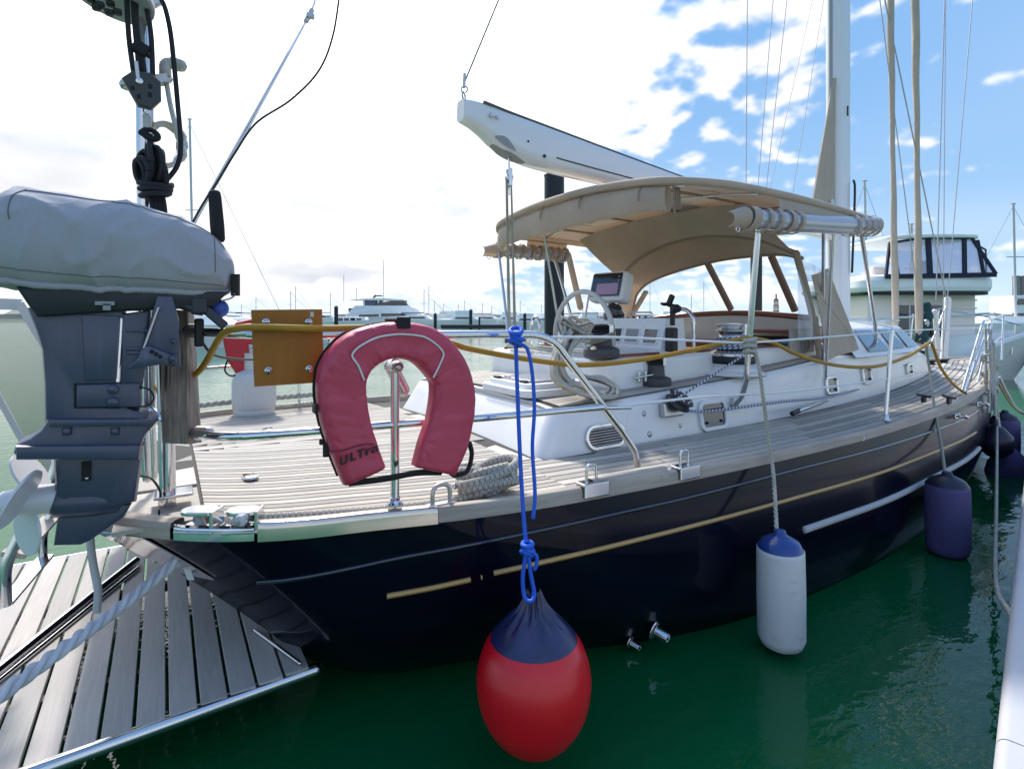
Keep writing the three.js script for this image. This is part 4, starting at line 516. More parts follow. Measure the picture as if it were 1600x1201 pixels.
// mast with rolled-in luff, boom
{
  const mx = 6.5, mast = part(yacht, 'mast', put(extr(roundRect(0.30, 0.17, 0.075), 11.5), frameOf(V(mx, 1.3, ZC), V(1, 0, 0), V(0, 0, -1))), phy(C(0.74, 0.74, 0.76), 0.3, { clearcoat: 0.5 }));
  part(mast, 'mast_slot', box(0.012, 11.4, 0.03, mx - 0.152, 7.0, ZC), GREYPLASTIC);
  part(mast, 'halyard_exit', box(0.02, 0.11, 0.01, mx + 0.03, 3.92, ZC + 0.088), BLACK);
  part(mast, 'luff_sail', shell(14, 8, (u, v) => { const y = mix(4.25, 2.55, u), w = mix(0.02, 0.46, Math.pow(u, 1.05)); return V(mx - 0.16 - w * v, y, ZC + 0.03 + 0.03 * Math.sin(v * 3 + u * 2) * v); }, 0.02), SAILTAN);
  const em = onZ(1303, 290, ZC + 0.09); part(mast, 'sail_badge', lathe([[0, 0.004], [0.035, 0.004], [0.036, 0], [0, 0]], 18).rotateX(Math.PI / 2).translate(mx - 0.28, 2.86, ZC + 0.085), std(C(0.55, 0.62, 0.7), 0.4));
  part(mast, 'mast_winch_line', cord([V(mx + 0.10, 2.1, ZC + 0.1), V(mx + 0.12, 3.0, ZC + 0.12), V(mx + 0.13, 3.15, ZC + 0.10)], 0.012, 6), BLACK);
  const B = (x, y, q) => V(x, y, ZC + q);
  const secs = [[1.71, 2.93, 3.075, 0.055], [1.80, 2.905, 3.075, 0.075], [2.02, 2.775, 3.045, 0.09], [2.3, 2.71, 3.01, 0.10], [3.3, 2.655, 2.885, 0.10], [4.4, 2.585, 2.76, 0.095], [6.36, 2.46, 2.60, 0.085]];
  const fB = k => spl(secs.map(s => s[0]), secs.map(s => s[k]));
  const lo = fB(1), hi = fB(2), hw = fB(3);
  const prof = [[0, -1], [0.55, -1], [0.9, -0.8], [1, -0.45], [0.97, 0.5], [0.9, 0.88], [0.6, 1], [0, 1], [-0.6, 1], [-0.9, 0.88], [-0.97, 0.5], [-1, -0.45], [-0.9, -0.8], [-0.55, -1], [0, -1]];
  const boom = part(yacht, 'boom', [grid(60, 14, (u, v) => { const x = mix(1.71, 6.36, u), p = prof[Math.round(v * 14)], m = (lo(x) + hi(x)) / 2, h = (hi(x) - lo(x)) / 2; return B(x, m + p[1] * h, p[0] * hw(x)); }, { flip: false }), grid(14, 2, (u, v) => { const p = prof[Math.round(u * 14)], x = 1.71, m = (lo(x) + hi(x)) / 2, h = (hi(x) - lo(x)) / 2; return B(x, m + p[1] * h * (1 - v), p[0] * hw(x) * (1 - v)); })], phy(C(0.76, 0.76, 0.78), 0.28, { clearcoat: 0.6 }));
  part(boom, 'outhaul_recess', shell(8, 4, (u, v) => { const x = mix(1.95, 2.22, u), w = 0.06 * Math.sin(Math.PI * (0.12 + 0.76 * u)); return B(x, lo(x) - 0.004, mix(-w, w, v)); }, 0.004), GREYPLASTIC); part(boom, 'side_recess', shell(6, 3, (u, v) => { const x = mix(1.93, 2.10, u); return B(x, mix(lo(x) + 0.015, lo(x) + 0.06 * Math.sin(Math.PI * u) + 0.016, v), hw(x) * 0.99 + 0.004); }, 0.003), GREYPLASTIC);
  part(boom, 'track', [sweep(along(1.85, 6.2, 20, x => B(x, hi(x) - 0.004, 0.075)), 0.012, 6)], std(C(0.10, 0.10, 0.10), 0.6));
  part(boom, 'side_groove', [sweep(along(2.45, 3.35, 10, x => B(x, mix(lo(x), hi(x), 0.25), hw(x) * 1.0)), 0.005, 6)], BLACK);
  for (const [x, k, r] of [[2.20, 0.42, 0.008], [2.34, 0.2, 0.013]]) part(boom, 'sheave_hole', lathe([[0, 0.003], [r, 0.003], [r, 0], [0, 0]], 14).rotateX(Math.PI / 2).translate(x, mix(lo(x), hi(x), k), ZC + hw(x) * 0.995 + 0.001), BLACK);
  part(boom, 'end_fitting', [tube([B(1.90, 2.98, 0.07), B(1.90, 2.98, 0.10)], 0.016, 1, 10), tube([B(1.945, 2.975, 0.07), B(1.945, 2.975, 0.098)], 0.013, 1, 10)], STEEL);
  part(boom, 'vang_fitting', [box(0.12, 0.05, 0.06, 3.05, 2.63, ZC, 0.01)], phy(C(0.76, 0.76, 0.78), 0.3));
  // topping lift from the boom end
  const e = B(1.73, 3.08, 0), tl = onZ(779, 0, ZC); part(boom, 'topping_lift', cord([V(1.74, 3.20, ZC), tl.clone().lerp(V(1.74, 3.2, ZC), -0.0)], 0.006, 6), std(C(0.2, 0.2, 0.2), 0.6));
  part(boom, 'lift_shackle', [new THREE.TorusGeometry(0.025, 0.007, 6, 14).rotateY(0.7).translate(1.735, 3.11, ZC), new THREE.TorusGeometry(0.022, 0.006, 6, 14).rotateY(-0.6).translate(1.74, 3.155, ZC), tube([V(1.738, 3.17, ZC), V(1.742, 3.26, ZC)], 0.011, 1, 8)], DULLSTEEL);
  // shrouds, stays and furled headsails
  const wire = (a, b, r, m, nm = 'stay') => part(mast, nm, cord([a, b], r, 6), m), W = std(C(0.42, 0.42, 0.44), 0.4, 0.8);
  const up = (px, py, zz, py0, px0) => [onZ(px0, py0, zz), onZ(px, py, zz)];
  for (const [x1, y1, x0, y0, z, r] of [[1168, -10, 1166, 300, -4.6, 0.006], [1209, -10, 1184, 300, -4.6, 0.005], [1231, -10, 1197, 300, -4.4, 0.005], [1272, -10, 1200, 310, -4.5, 0.004], [1289, -10, 1236, 320, -4.3, 0.004], [1374, -10, 1447, 560, -3.4, 0.006], [1381, -10, 1480, 470, -3.4, 0.008], [1477, -10, 1463, 470, -3.4, 0.007], [1478, -10, 1474, 560, -3.2, 0.005], [1521, -10, 1474, 550, -3.3, 0.006]]) wire(onZ(x0, y0, z), onZ(x1, y1, z), r, W, x1 === 1477 ? 'halyard' : 'stay');
  for (const [x1, x0, y0, r] of [[1391, 1400, 520, 0.040], [1430, 1437, 560, 0.046]]) { const a = onZ(x0, y0, ZC), b = onZ(x1, -40, ZC); const n = 120, P = along(0, 1, n, t => a.clone().lerp(b, t)); part(yacht, 'furled_headsail', sweep(P, t => r * (0.85 + 0.15 * Math.sin(t * 9)) * (t < 0.02 ? 0.5 : 1), 14, (th, s) => 1 + 0.09 * Math.sin(th + s * 5.0) + 0.04 * Math.sin(3 * th - s * 8)), SAILTAN); }
  // foredeck gear: green bagged sail, white strut and furler drum
  const fz = -3.4, bag = part(yacht, 'green_sail_bag', sweep(along(0, 1, 24, t => onZ(mix(1445, 1438, t) + 2 * Math.sin(t * 7), mix(472, 556, t), fz)), t => 0.085 * Math.pow(Math.sin(Math.PI * mix(0.12, 0.93, t)), 0.5) * (1 + 0.12 * Math.sin(t * 31)), 14, (th, s) => 1 + 0.14 * Math.sin(th * 5 + s * 6)), std(C(0.012, 0.06, 0.065), 0.85));
  part(yacht, 'white_strut', tube([onZ(1481, 468, fz), onZ(1475, 562, fz)], 0.045, 1, 14), WHITE); part(yacht, 'white_strut', tube([onZ(1461, 486, fz), onZ(1467, 548, fz)], 0.03, 1, 12), WHITE); part(yacht, 'strut_brace', tube([onZ(1482, 470, fz), onZ(1454, 540, fz)], 0.012, 1, 8), WHITE);
  for (const [x, y] of [[1437, 566], [1454, 568], [1474, 566]]) { const p = onZ(x, y, fz), t = part(yacht, 'furler_drum', lathe([[0, -0.05], [0.07, -0.05], [0.075, -0.03], [0.05, -0.02], [0.05, 0.02], [0.075, 0.03], [0.07, 0.05], [0, 0.05]], 20).translate(p.x, p.y, p.z), BLACK); }
  part(yacht, 'foredeck_line', cord([onZ(1433, 520, fz), onZ(1428, 545, fz), onZ(1432, 572, -3.3), onZ(1450, 580, -3.2)], 0.012, 7), BLACK);
  for (const [x, y, r] of [[1448, 505, 0.05], [1456, 520, 0.045], [1440, 534, 0.045]]) { const p = onZ(x, y, fz + 0.06); part(yacht, 'deck_block', new THREE.SphereGeometry(r, 14, 10).scale(0.7, 1.1, 0.7).translate(p.x, p.y, p.z), x === 1448 ? DULLSTEEL : BLACK); }
}
// ---------- guard rails, stern gear ----------
const inRail = (px, py, inn = 0.03) => { let z = -2, p; for (let k = 0; k < 25; k++) { p = onZ(px, py, z); z = mix(z, ZC + beam(clamp(p.x, -0.15, 11)) - inn, 0.6); } return p; };
{
  const pp = part(yacht, 'pushpit', [bentTube([onZ(287, 515, -2.36), inRail(345, 521, 0.06), inRail(430, 523), inRail(620, 523), inRail(790, 522), inRail(842, 523), inRail(868, 535), onZ(978, 683, -1.93), onZ(994, 708, -1.93), onZ(996, 728, -1.93)], 0.0165, 0.12, 14)], STEEL);
  part(pp, 'lower_rail', bentTube([onZ(303, 676, -2.34), inRail(338, 683, 0.05), inRail(430, 679), inRail(615, 663), inRail(760, 652), inRail(942, 636)], 0.0155, 0.1, 12), STEEL);
  part(pp, 'rail_post', tube([inRail(617, 565, 0.03), inRail(617, 786, 0.03)], 0.0165, 1, 14), STEEL); part(pp, 'post_foot', lathe([[0, 0], [0.03, 0], [0.03, 0.006], [0.019, 0.014], [0.019, 0.03], [0, 0.03]], 16).translate(inRail(617, 786, 0.03).x, inRail(617, 788, 0.03).y, inRail(617, 786, 0.03).z), STEEL);
  { const c = inRail(617, 572, 0.03); part(pp, 'post_clamp', [tube([c.clone().add(V(0, 0, 0.028)), c.clone().add(V(0, 0, -0.03))], 0.023, 1, 14), lathe([[0, 0], [0.009, 0], [0.009, 0.004], [0, 0.006]], 10).rotateX(Math.PI / 2).translate(c.x, c.y, c.z + 0.03)], DULLSTEEL);
    part(pp, 'stern_light', [tube([c.clone().add(V(0.0, 0, -0.05)), c.clone().add(V(0.055, -0.10, -0.06))], 0.026, 1, 18)], phy(C(0.62, 0.55, 0.56), 0.25, { metalness: 0.7, clearcoat: 0.5 })); }
  for (const [px, y0, y1, z, r, nm] of [[262, 790, 470, -2.50, 0.028, 'stern_post'], [229, 748, 590, -2.68, 0.016, 'stern_post'], [241, 745, 590, -2.75, 0.012, 'stern_post']]) part(pp, nm, tube([onZ(px, y0, z), onZ(px - 6, y1, z)], r, 1, 16), STEEL);
  part(pp, 'post_foot', box(0.13, 0.012, 0.11, 0.03, 0.925, -2.50, 0.004), STEEL); part(pp, 'rail_stay', tube([onZ(215, 625, -2.6), onZ(256, 655, -2.45)], 0.014, 1, 12), STEEL);
  // port quarter rails seen across the deck
  part(pp, 'port_rail', [tube(along(0.0, 1.6, 12, x => V(x, 1.50, ZC - beam(x) + 0.04)), 0.015, 20, 8), tube(along(0.0, 1.6, 12, x => V(x, 1.22, ZC - beam(x) + 0.04)), 0.013, 20, 8)], STEEL);
  for (const x of [0.15, 0.95]) part(pp, 'port_post', tube([V(x, 0.9, ZC - beam(x) + 0.05), V(x, 1.5, ZC - beam(x) + 0.04)], 0.013, 1, 8), STEEL);
  part(pp, 'port_rail_end', bentTube([V(0.0, 1.50, ZC - beam(0) + 0.04), V(-0.10, 1.5, -4.25), V(-0.10, 1.5, -3.9), V(-0.1, 0.92, -3.9)], 0.015, 0.1, 10), STEEL);
  // wooden outboard post bolted to the rail corner
  const q = (px, py, z = -2.33) => onZ(px, py, z), wp = part(yacht, 'engine_post', poly([q(244, 482), q(292, 485), q(292, 694), q(253, 692), q(276, 486, -2.42), q(303, 492, -2.46), q(315, 691, -2.46), q(280, 690, -2.46)], [[0, 2, 1], [0, 3, 2], [1, 2, 6], [1, 6, 5], [0, 1, 5], [0, 5, 4], [3, 7, 6], [3, 6, 2], [4, 5, 6], [4, 6, 7], [0, 4, 7], [0, 7, 3]]), POSTWOOD);
  { const uv = wp.geometry.attributes.uv; for (let i = 0; i < uv.count; i++) uv.setXY(i, uv.getX(i) * 3, uv.getY(i) * 2); }
  for (const [a, b] of [[280, 517], [298, 676]]) { const c = q(a + 10, b, -2.35); part(yacht, 'rail_socket', tube([c, c.clone().add(V(0.03, 0, 0.02))], 0.026, 1, 14), DULLSTEEL); }
  // ochre plywood board clamped to the rail
  const bz = -1.985, bd = part(yacht, 'plywood_board', quadTh(onZ(398, 604, bz), onZ(506, 597, bz), onZ(503, 483, bz), onZ(393, 484, bz), 0.018), std(C(1, 1, 1), 0.55, 0, { map: tex(256, (u, v) => { const m = 1 + 0.13 * tn(u, v, 30, 3, 611, 4) + 0.16 * tn(u, v, 4, 4, 615, 4); return [0.62 * m, 0.385 * m, 0.075 * m]; }), bumpMap: grainBump, bumpScale: 0.0006 }));
  for (const [x, y] of [[415, 503], [482, 503], [419, 579], [483, 576]]) { const p = onZ(x, y, bz + 0.001); part(bd, 'bolt', lathe([[0, 0.011], [0.005, 0.010], [0.0075, 0.006], [0.008, 0.002], [0.012, 0.002], [0.012, 0], [0, 0]], 14).rotateX(Math.PI / 2).translate(p.x, p.y, p.z), STEEL); }
  part(bd, 'paint_chip', box(0.012, 0.018, 0.001, onZ(487, 491, bz).x, onZ(487, 491, bz).y, bz + 0.0008), std(C(0.5, 0.55, 0.5), 0.7), 'pale chipped paint patch');
  // fairlead rollers at the starboard quarter
  for (const [px, py, w] of [[300, 803, 1], [368, 808, 0.9]]) { const x = onY(px, py, 0.90).x + 0.02, z = ZC + beam(x) - 0.035, y = sheer(x); const tx = V(1, 0, (beam(x + 0.03) - beam(x - 0.03)) / 0.06).normalize(), m = frameOf(V(x, y + 0.03, z), tx, V(0, 1, 0));
    const f = part(rail, 'fairlead', [put(extr(roundRect(0.115 * w, 0.075, 0.034), 0.008, 0.003).rotateX(-Math.PI / 2), m), put(box(0.13 * w, 0.010, 0.095, 0, -0.055, 0, 0.003), m), put(box(0.012, 0.06, 0.075, 0.055 * w, -0.02, -0.005, 0.003), m)], STEEL); part(f, 'roller', put(lathe([[0, -0.048], [0.022, -0.048], [0.016, -0.036], [0.015, -0.02], [0.018, -0.006], [0.022, 0], [0, 0]], 18), m), std(C(0.40, 0.42, 0.46), 0.45)); }
  // polished corner plate
  { const a = hullPt(0, 0.0, 1, 0.012), b = hullPt(0, 0.26, 1, 0.012); part(rail, 'corner_plate', shell(6, 10, (u, v) => { const p = hullPt(u * 0.012, v * 0.24, 1, 0.008); return p.add(V(-0.008 * (1 - u), 0, 0)); }, 0.004), STEEL); part(rail, 'corner_cap', shell(4, 6, (u, v) => { const p = hullPt(0, v * 0.24, 1, 0.008); return V(p.x - 0.01, p.y, p.z - u * 0.16); }, 0.004), STEEL); for (const v of [0.07, 0.18]) { const p = hullPt(0.002, v, 1, 0.012); part(rail, 'plate_bolt', new THREE.SphereGeometry(0.012, 10, 8).translate(p.x - 0.015, p.y, p.z - 0.02), DULLSTEEL); } }
  // U-bolt and two snatch blocks shaped like padlocks on the rail
  { const p = onY(675, 778, sheer(0.9)), z = ZC + beam(p.x) - 0.03; part(rail, 'rail_eye', bentTube([V(p.x - 0.036, sheer(p.x), z), V(p.x - 0.036, sheer(p.x) + 0.075, z), V(p.x + 0.036, sheer(p.x) + 0.075, z), V(p.x + 0.036, sheer(p.x), z)], 0.0085, 0.035, 12), DULLSTEEL); part(rail, 'eye_plate', box(0.11, 0.006, 0.03, p.x, sheer(p.x) + 0.004, z, 0.002), STEEL); }
  for (const [px, py] of [[930, 766], [1081, 740]]) { const p = onY(px, py - 9, sheer(1.7) + 0.005), x = p.x, z = ZC + beam(x) - 0.014, y = sheer(x), tx = V(1, 0, (beam(x + 0.03) - beam(x - 0.03)) / 0.06).normalize(), m = frameOf(V(x, y - 0.012, z), tx, V(0, 1, 0));
    const b = part(rail, 'rail_fitting', put(box(0.135, 0.062, 0.068, 0, -0.003, 0, 0.006), m), STEEL); part(b, 'shackle', put(bentTube([V(-0.03, 0.02, -0.005), V(-0.03, 0.098, -0.005), V(0.022, 0.098, -0.005), V(0.022, 0.02, -0.005)], 0.0065, 0.026, 10), m), STEEL); part(b, 'end_face', put(box(0.004, 0.045, 0.05, -0.0665, -0.005, 0, 0.001), m), BLACK); }
  // lifelines, stanchions, pulpit
  const LW = std(C(0.75, 0.75, 0.75), 0.5), ll = part(yacht, 'lifeline', cord([inRail(856, 527), inRail(960, 527), inRail(1080, 532), inRail(1167, 535), inRail(1260, 529), inRail(1360, 521), inRail(1393, 518)], 0.0062), LW);
  part(yacht, 'lifeline', cord([inRail(948, 637), inRail(1100, 620), inRail(1240, 611), inRail(1387, 592)], 0.006), LW); part(yacht, 'line_terminal', [tube([inRail(948, 637), inRail(985, 636)], 0.010, 1, 8)], STEEL);
  const st = (b, t, r = 0.0135) => { const B = inRail(b[0], b[1], 0.035), T = inRail(t[0], t[1], 0.03); const s = part(yacht, 'stanchion', tube([B, T], r, 1, 12), STEEL); part(s, 'stanchion_foot', lathe([[0, 0], [0.034, 0], [0.034, 0.006], [0.022, 0.012], [0.018, 0.045], [0, 0.045]], 14).translate(B.x, B.y, B.z), STEEL); return T; };
  st([1384, 657], [1394, 516]);
  const fz = -2.35, top = [onZ(1507, 505, fz), onZ(1545, 508, fz - 0.25)];
  part(yacht, 'lifeline', cord([inRail(1393, 518), onZ(1450, 515, -2.2), onZ(1538, 512, fz - 0.1)], 0.006), LW); part(yacht, 'lifeline', cord([inRail(1387, 592), onZ(1440, 582, -2.15), onZ(1520, 566, fz)], 0.006), LW);
  const pul = part(yacht, 'pulpit', [bentTube([onZ(1503, 613, -2.25), onZ(1537, 502, -2.4), V(10.4, 1.62, -3.1), V(11.0, 1.66, -3.4), V(10.4, 1.62, -3.75), V(8.8, 1.56, -4.5), V(8.7, 0.95, -4.45)], 0.015, 0.12, 10)], STEEL);
  part(pul, 'pulpit_leg', tube([onZ(1510, 610, -2.30), onZ(1546, 508, -2.5)], 0.015, 1, 10), STEEL); part(pul, 'pulpit_leg', tube([onZ(1528, 598, -2.45), onZ(1549, 512, -2.6)], 0.013, 1, 10), STEEL); part(pul, 'pulpit_leg', tube([V(10.2, 0.98, -3.05), V(10.5, 1.62, -3.12)], 0.013, 1, 8), STEEL);
  part(pul, 'pulpit_midrail', tube([onZ(1518, 565, -2.35), V(10.5, 1.3, -3.15)], 0.011, 1, 8), STEEL);
  // deck fittings: chrome hinged pads, filler plate, deck cleats, boathook rail
  for (const [px, py, s] of [[389, 747, 1], [337, 640, 0.75], [427, 628, 0.7]]) { const p = onY(px, py, 0.885); part(deck, 'deck_fitting', [box(0.055 * s, 0.012, 0.075 * s, p.x, deckY(p.x) + camb(p.x, p.z) + 0.006, p.z, 0.004), lathe([[0, 0.014], [0.026, 0.012], [0.03, 0.004], [0.03, 0], [0, 0]].map(a => [a[0] * s, a[1] * s]), 16).translate(p.x + 0.005, deckY(p.x) + camb(p.x, p.z) + 0.006, p.z + 0.035 * s)], STEEL); }
  { const p = onY(419, 672, 0.885); const y = deckY(p.x) + camb(p.x, p.z) + 0.003; part(deck, 'filler_cap', lathe([[0, 0.004], [0.032, 0.004], [0.036, 0.001], [0.036, 0], [0, 0]], 24).translate(p.x, y, p.z), STEEL); part(deck, 'cap_slot', box(0.012, 0.003, 0.045, p.x, y + 0.004, p.z), BLACK); }
  for (const [a, b] of [[[1434, 616], [1454, 620]], [[1474, 618], [1493, 622]]]) { const A = onY(...a, 0.955), B = onY(...b, 0.955); part(deck, 'deck_cleat', [tube([A, B], 0.011, 1, 8), box(0.05, 0.05, 0.02, (A.x + B.x) / 2, A.y - 0.03, (A.z + B.z) / 2)], BLACK); }
  part(yacht, 'deck_pole', tube([onY(1243, 644, 0.91), onY(1330, 611, 0.92), onY(1395, 589, 0.92)], 0.014, 12, 10), STEEL); part(yacht, 'pole_tip', tube([onY(1238, 646, 0.91), onY(1250, 641, 0.91)], 0.017, 1, 10), BLACK);
  // bow hawse fittings in the topsides
  for (const [px, py] of [[1496, 650], [1530, 631]]) { const p = hullSight(px, py, 0.01); part(hull, 'hawse_fitting', [box(0.10, 0.04, 0.02, p.x, p.y, p.z, 0.008), tube([V(p.x + 0.05, p.y, p.z), V(p.x + 0.02, p.y, p.z + 0.06)], 0.016, 1, 10)], STEEL); }
  { const p = hullSight(1349, 685, 0.002); part(hull, 'drain_fitting', lathe([[0.008, 0.004], [0.014, 0.004], [0.016, 0], [0, 0]], 14).rotateX(Math.PI / 2).translate(p.x, p.y, p.z), WHITEPLASTIC); }
  // radar / aerial pole with gooseneck and coiled hose
  const pz = -2.55, pole = part(yacht, 'davit_pole', [tube([onZ(232, 660, pz), onZ(223, -60, pz)], 0.030, 1, 18)], STEEL);
  part(pole, 'pole_bracket', [bar(onZ(196, 131, pz + 0.02), onZ(262, 124, pz + 0.02), 0.05, 0.03), tube([onZ(196, 132, pz + 0.06), onZ(212, 134, pz + 0.06)], 0.022, 1, 12), tube([onZ(228, 128, pz - 0.02), onZ(262, 123, pz - 0.02)], 0.018, 1, 12)], DULLSTEEL);
  part(pole, 'slider_track', [bar(onZ(216, 0, pz + 0.04), onZ(224, 110, pz + 0.04), 0.02, 0.035, V(0, 0, 1)), box(0.05, 0.02, 0.05, onZ(221, 28, pz).x, onZ(221, 28, pz).y, pz + 0.03)], GREYPLASTIC);
  part(pole, 'gooseneck_vent', [bentTube([onZ(258, 118, pz), onZ(257, 97, pz), onZ(277, 100, pz)], 0.021, 0.035, 12)], std(C(0.55, 0.53, 0.50), 0.5));
  part(pole, 'gooseneck_vent_cap', [tube([onZ(272, 99, pz), onZ(281, 102, pz)], 0.026, 1, 12)], std(C(0.45, 0.44, 0.42), 0.5));
  part(pole, 'white_hose', [cord([onZ(259, 125, pz), onZ(266, 165, pz), onZ(276, 205, pz), onZ(285, 241, pz)], 0.009, 8)], std(C(0.55, 0.54, 0.52), 0.5));
  { const P = []; const c = onZ(258, 224, pz - 0.03); for (let i = 0; i <= 130; i++) { const a = i / 130 * 2 * Math.PI * 5, k = i / 130; P.push(V(c.x + (0.058 + 0.012 * Math.sin(i * 0.9)) * Math.cos(a) + 0.012 * (k - 0.5), c.y - 0.005 + 0.083 * Math.sin(a), c.z + (k - 0.5) * 0.05)); } part(pole, 'coiled_hose', sweep(P, 0.0085, 8), std(C(0.58, 0.57, 0.55), 0.45)); }
  part(pole, 'light_plate', [put(lathe([[0, 0.0], [0.15, 0.0], [0.155, 0.012], [0.15, 0.03], [0, 0.04]], 40), frameOf(onZ(163, -12, -2.45), V(1, -0.32, 0).normalize(), V(0.30, 1, -0.12).normalize()))], std(C(0.36, 0.36, 0.37), 0.5));
  for (const [px, py] of [[141, -3], [156, 6], [172, 4], [183, 17], [150, 10], [170, 18]]) { const p = onZ(px, py, -2.42); part(pole, 'light_cell', box(0.028, 0.02, 0.03, p.x, p.y - 0.004, p.z, 0.008), BLACK); }
  part(pole, 'top_bracket', [bar(onZ(219, 16, pz + 0.06), onZ(253, -2, pz + 0.06), 0.03, 0.03, V(0, 0, 1), 0.006)], DULLSTEEL);
  // backstay wires
  part(yacht, 'backstay', cord([onZ(492, -10, -3.2), onZ(482, 25, -3.2), onZ(385, 205, -3.2), onZ(318, 322, -3.2), onZ(284, 386, -3.2)], 0.0055, 6), STEEL); part(yacht, 'backstay', cord([onZ(482, 25, -3.21), onZ(375, 215, -3.21), onZ(306, 338, -3.21), onZ(276, 392, -3.21)], 0.0055, 6), STEEL);
  part(yacht, 'backstay_joint', [tube([onZ(478, 33, -3.2), onZ(487, 16, -3.2)], 0.014, 1, 8), box(0.045, 0.03, 0.03, onZ(484, 26, -3.2).x, onZ(484, 26, -3.2).y, -3.19, 0.008)], DULLSTEEL);
  part(yacht, 'aerial_cable', cord([onZ(532, -20, -3.15), onZ(520, 55, -3.15), onZ(498, 110, -3.15), onZ(455, 155, -3.15), onZ(400, 192, -3.15), onZ(366, 240, -3.15), onZ(335, 290, -3.15), onZ(310, 330, -3.15), onZ(280, 388, -3.15)], 0.0055, 6), BLACK);
  // boarding ladder standing on the platform
  const lz = -2.9, lad = part(yacht, 'boarding_ladder', [bentTube([onZ(8, 946, lz), onZ(6, 885, lz), onZ(42, 815, lz), onZ(85, 742, lz), onZ(95, 690, lz)], 0.021, 0.05, 12), bentTube([onZ(66, 876, lz - 0.3), onZ(66, 830, lz - 0.3), onZ(100, 760, lz - 0.3)], 0.017, 0.05, 10)], STEEL);
  part(lad, 'ladder_foot_bar', bar(onZ(6, 944, lz), onZ(72, 868, lz - 0.3), 0.055, 0.012), STEEL);
  part(lad, 'ladder_step', [quadTh(onZ(2, 862, lz), onZ(40, 866, lz + 0.01), onZ(92, 808, lz - 0.32), onZ(66, 806, lz - 0.32), 0.02)], TEAK[0]);
  part(lad, 'safety_tube', bentTube([onZ(138, 800, -2.55), onZ(142, 868, -2.5), onZ(154, 925, -2.42), onZ(150, 958, -2.40)], 0.0125, 0.1, 10), std(C(0.42, 0.42, 0.42), 0.6));
  // clear panel in a white frame at the stern
  const gz = -3.0, gp = part(yacht, 'stern_panel', quadTh(onZ(-60, 520, gz), onZ(98, 800, gz), onZ(150, 665, gz), onZ(33, 478, gz), 0.01), phy(C(0.66, 0.69, 0.66), 0.06, { transmission: 0.94, thickness: 0, clearcoat: 1, clearcoatRoughness: 0.05, bumpMap: wrinkle(77), bumpScale: 0.004 }), 'smoky see-through panel');
  part(gp, 'panel_frame', [bar(onZ(-60, 473, gz), onZ(34, 476, gz), 0.03, 0.045), bar(onZ(32, 474, gz), onZ(152, 672, gz), 0.03, 0.055, V(0, 0, 1)), bar(onZ(-62, 512, gz), onZ(98, 804, gz), 0.02, 0.02, V(0, 0, 1))], phy(C(0.62, 0.60, 0.62), 0.3, { clearcoat: 0.6 }));
  part(gp, 'cream_edge', quadTh(onZ(66, 716, gz + 0.05), onZ(82, 772, gz + 0.05), onZ(104, 772, gz + 0.05), onZ(98, 712, gz + 0.05), 0.02), std(C(0.60, 0.56, 0.47), 0.6));
}
// yellow shore-power hose looped along the rail
{
  const HOSE = std(C(1, 1, 1), 0.55, 0, { map: tex(128, (u, v) => { const m = 1 + 0.2 * tn(u, v, 6, 6, 711, 3); return [0.66 * m, 0.49 * m, 0.09 * m]; }) }), z = -1.95;
  const P = [onZ(236, 640, -2.72), onZ(262, 612, -2.6), onZ(312, 578, -2.35), onZ(345, 525, -2.1), onZ(372, 513, -1.97), onZ(400, 511, -1.955), onZ(500, 513, -1.95), onZ(600, 514, -1.99), onZ(700, 535, -2.0), onZ(735, 545, -2.0), onZ(830, 562, -2.0), onZ(910, 570, -2.0), onZ(1000, 562, -1.98), onZ(1090, 545, -1.95), onZ(1150, 531, -1.92), onZ(1178, 529, -1.91), onZ(1210, 536, -1.92), onZ(1250, 555, -1.95), onZ(1310, 571, -1.97), onZ(1370, 572, -1.98), onZ(1420, 556, -2.02), onZ(1452, 536, -2.08), onZ(1458, 541, -2.1), onZ(1470, 573, -2.12), onZ(1490, 600, -2.14), onZ(1510, 615, -2.16)];
  solo('shore_power_hose', cord(P, 0.0118, 10), HOSE, 'yellow shore power hose looped along the starboard guard rail', 'hose');
}
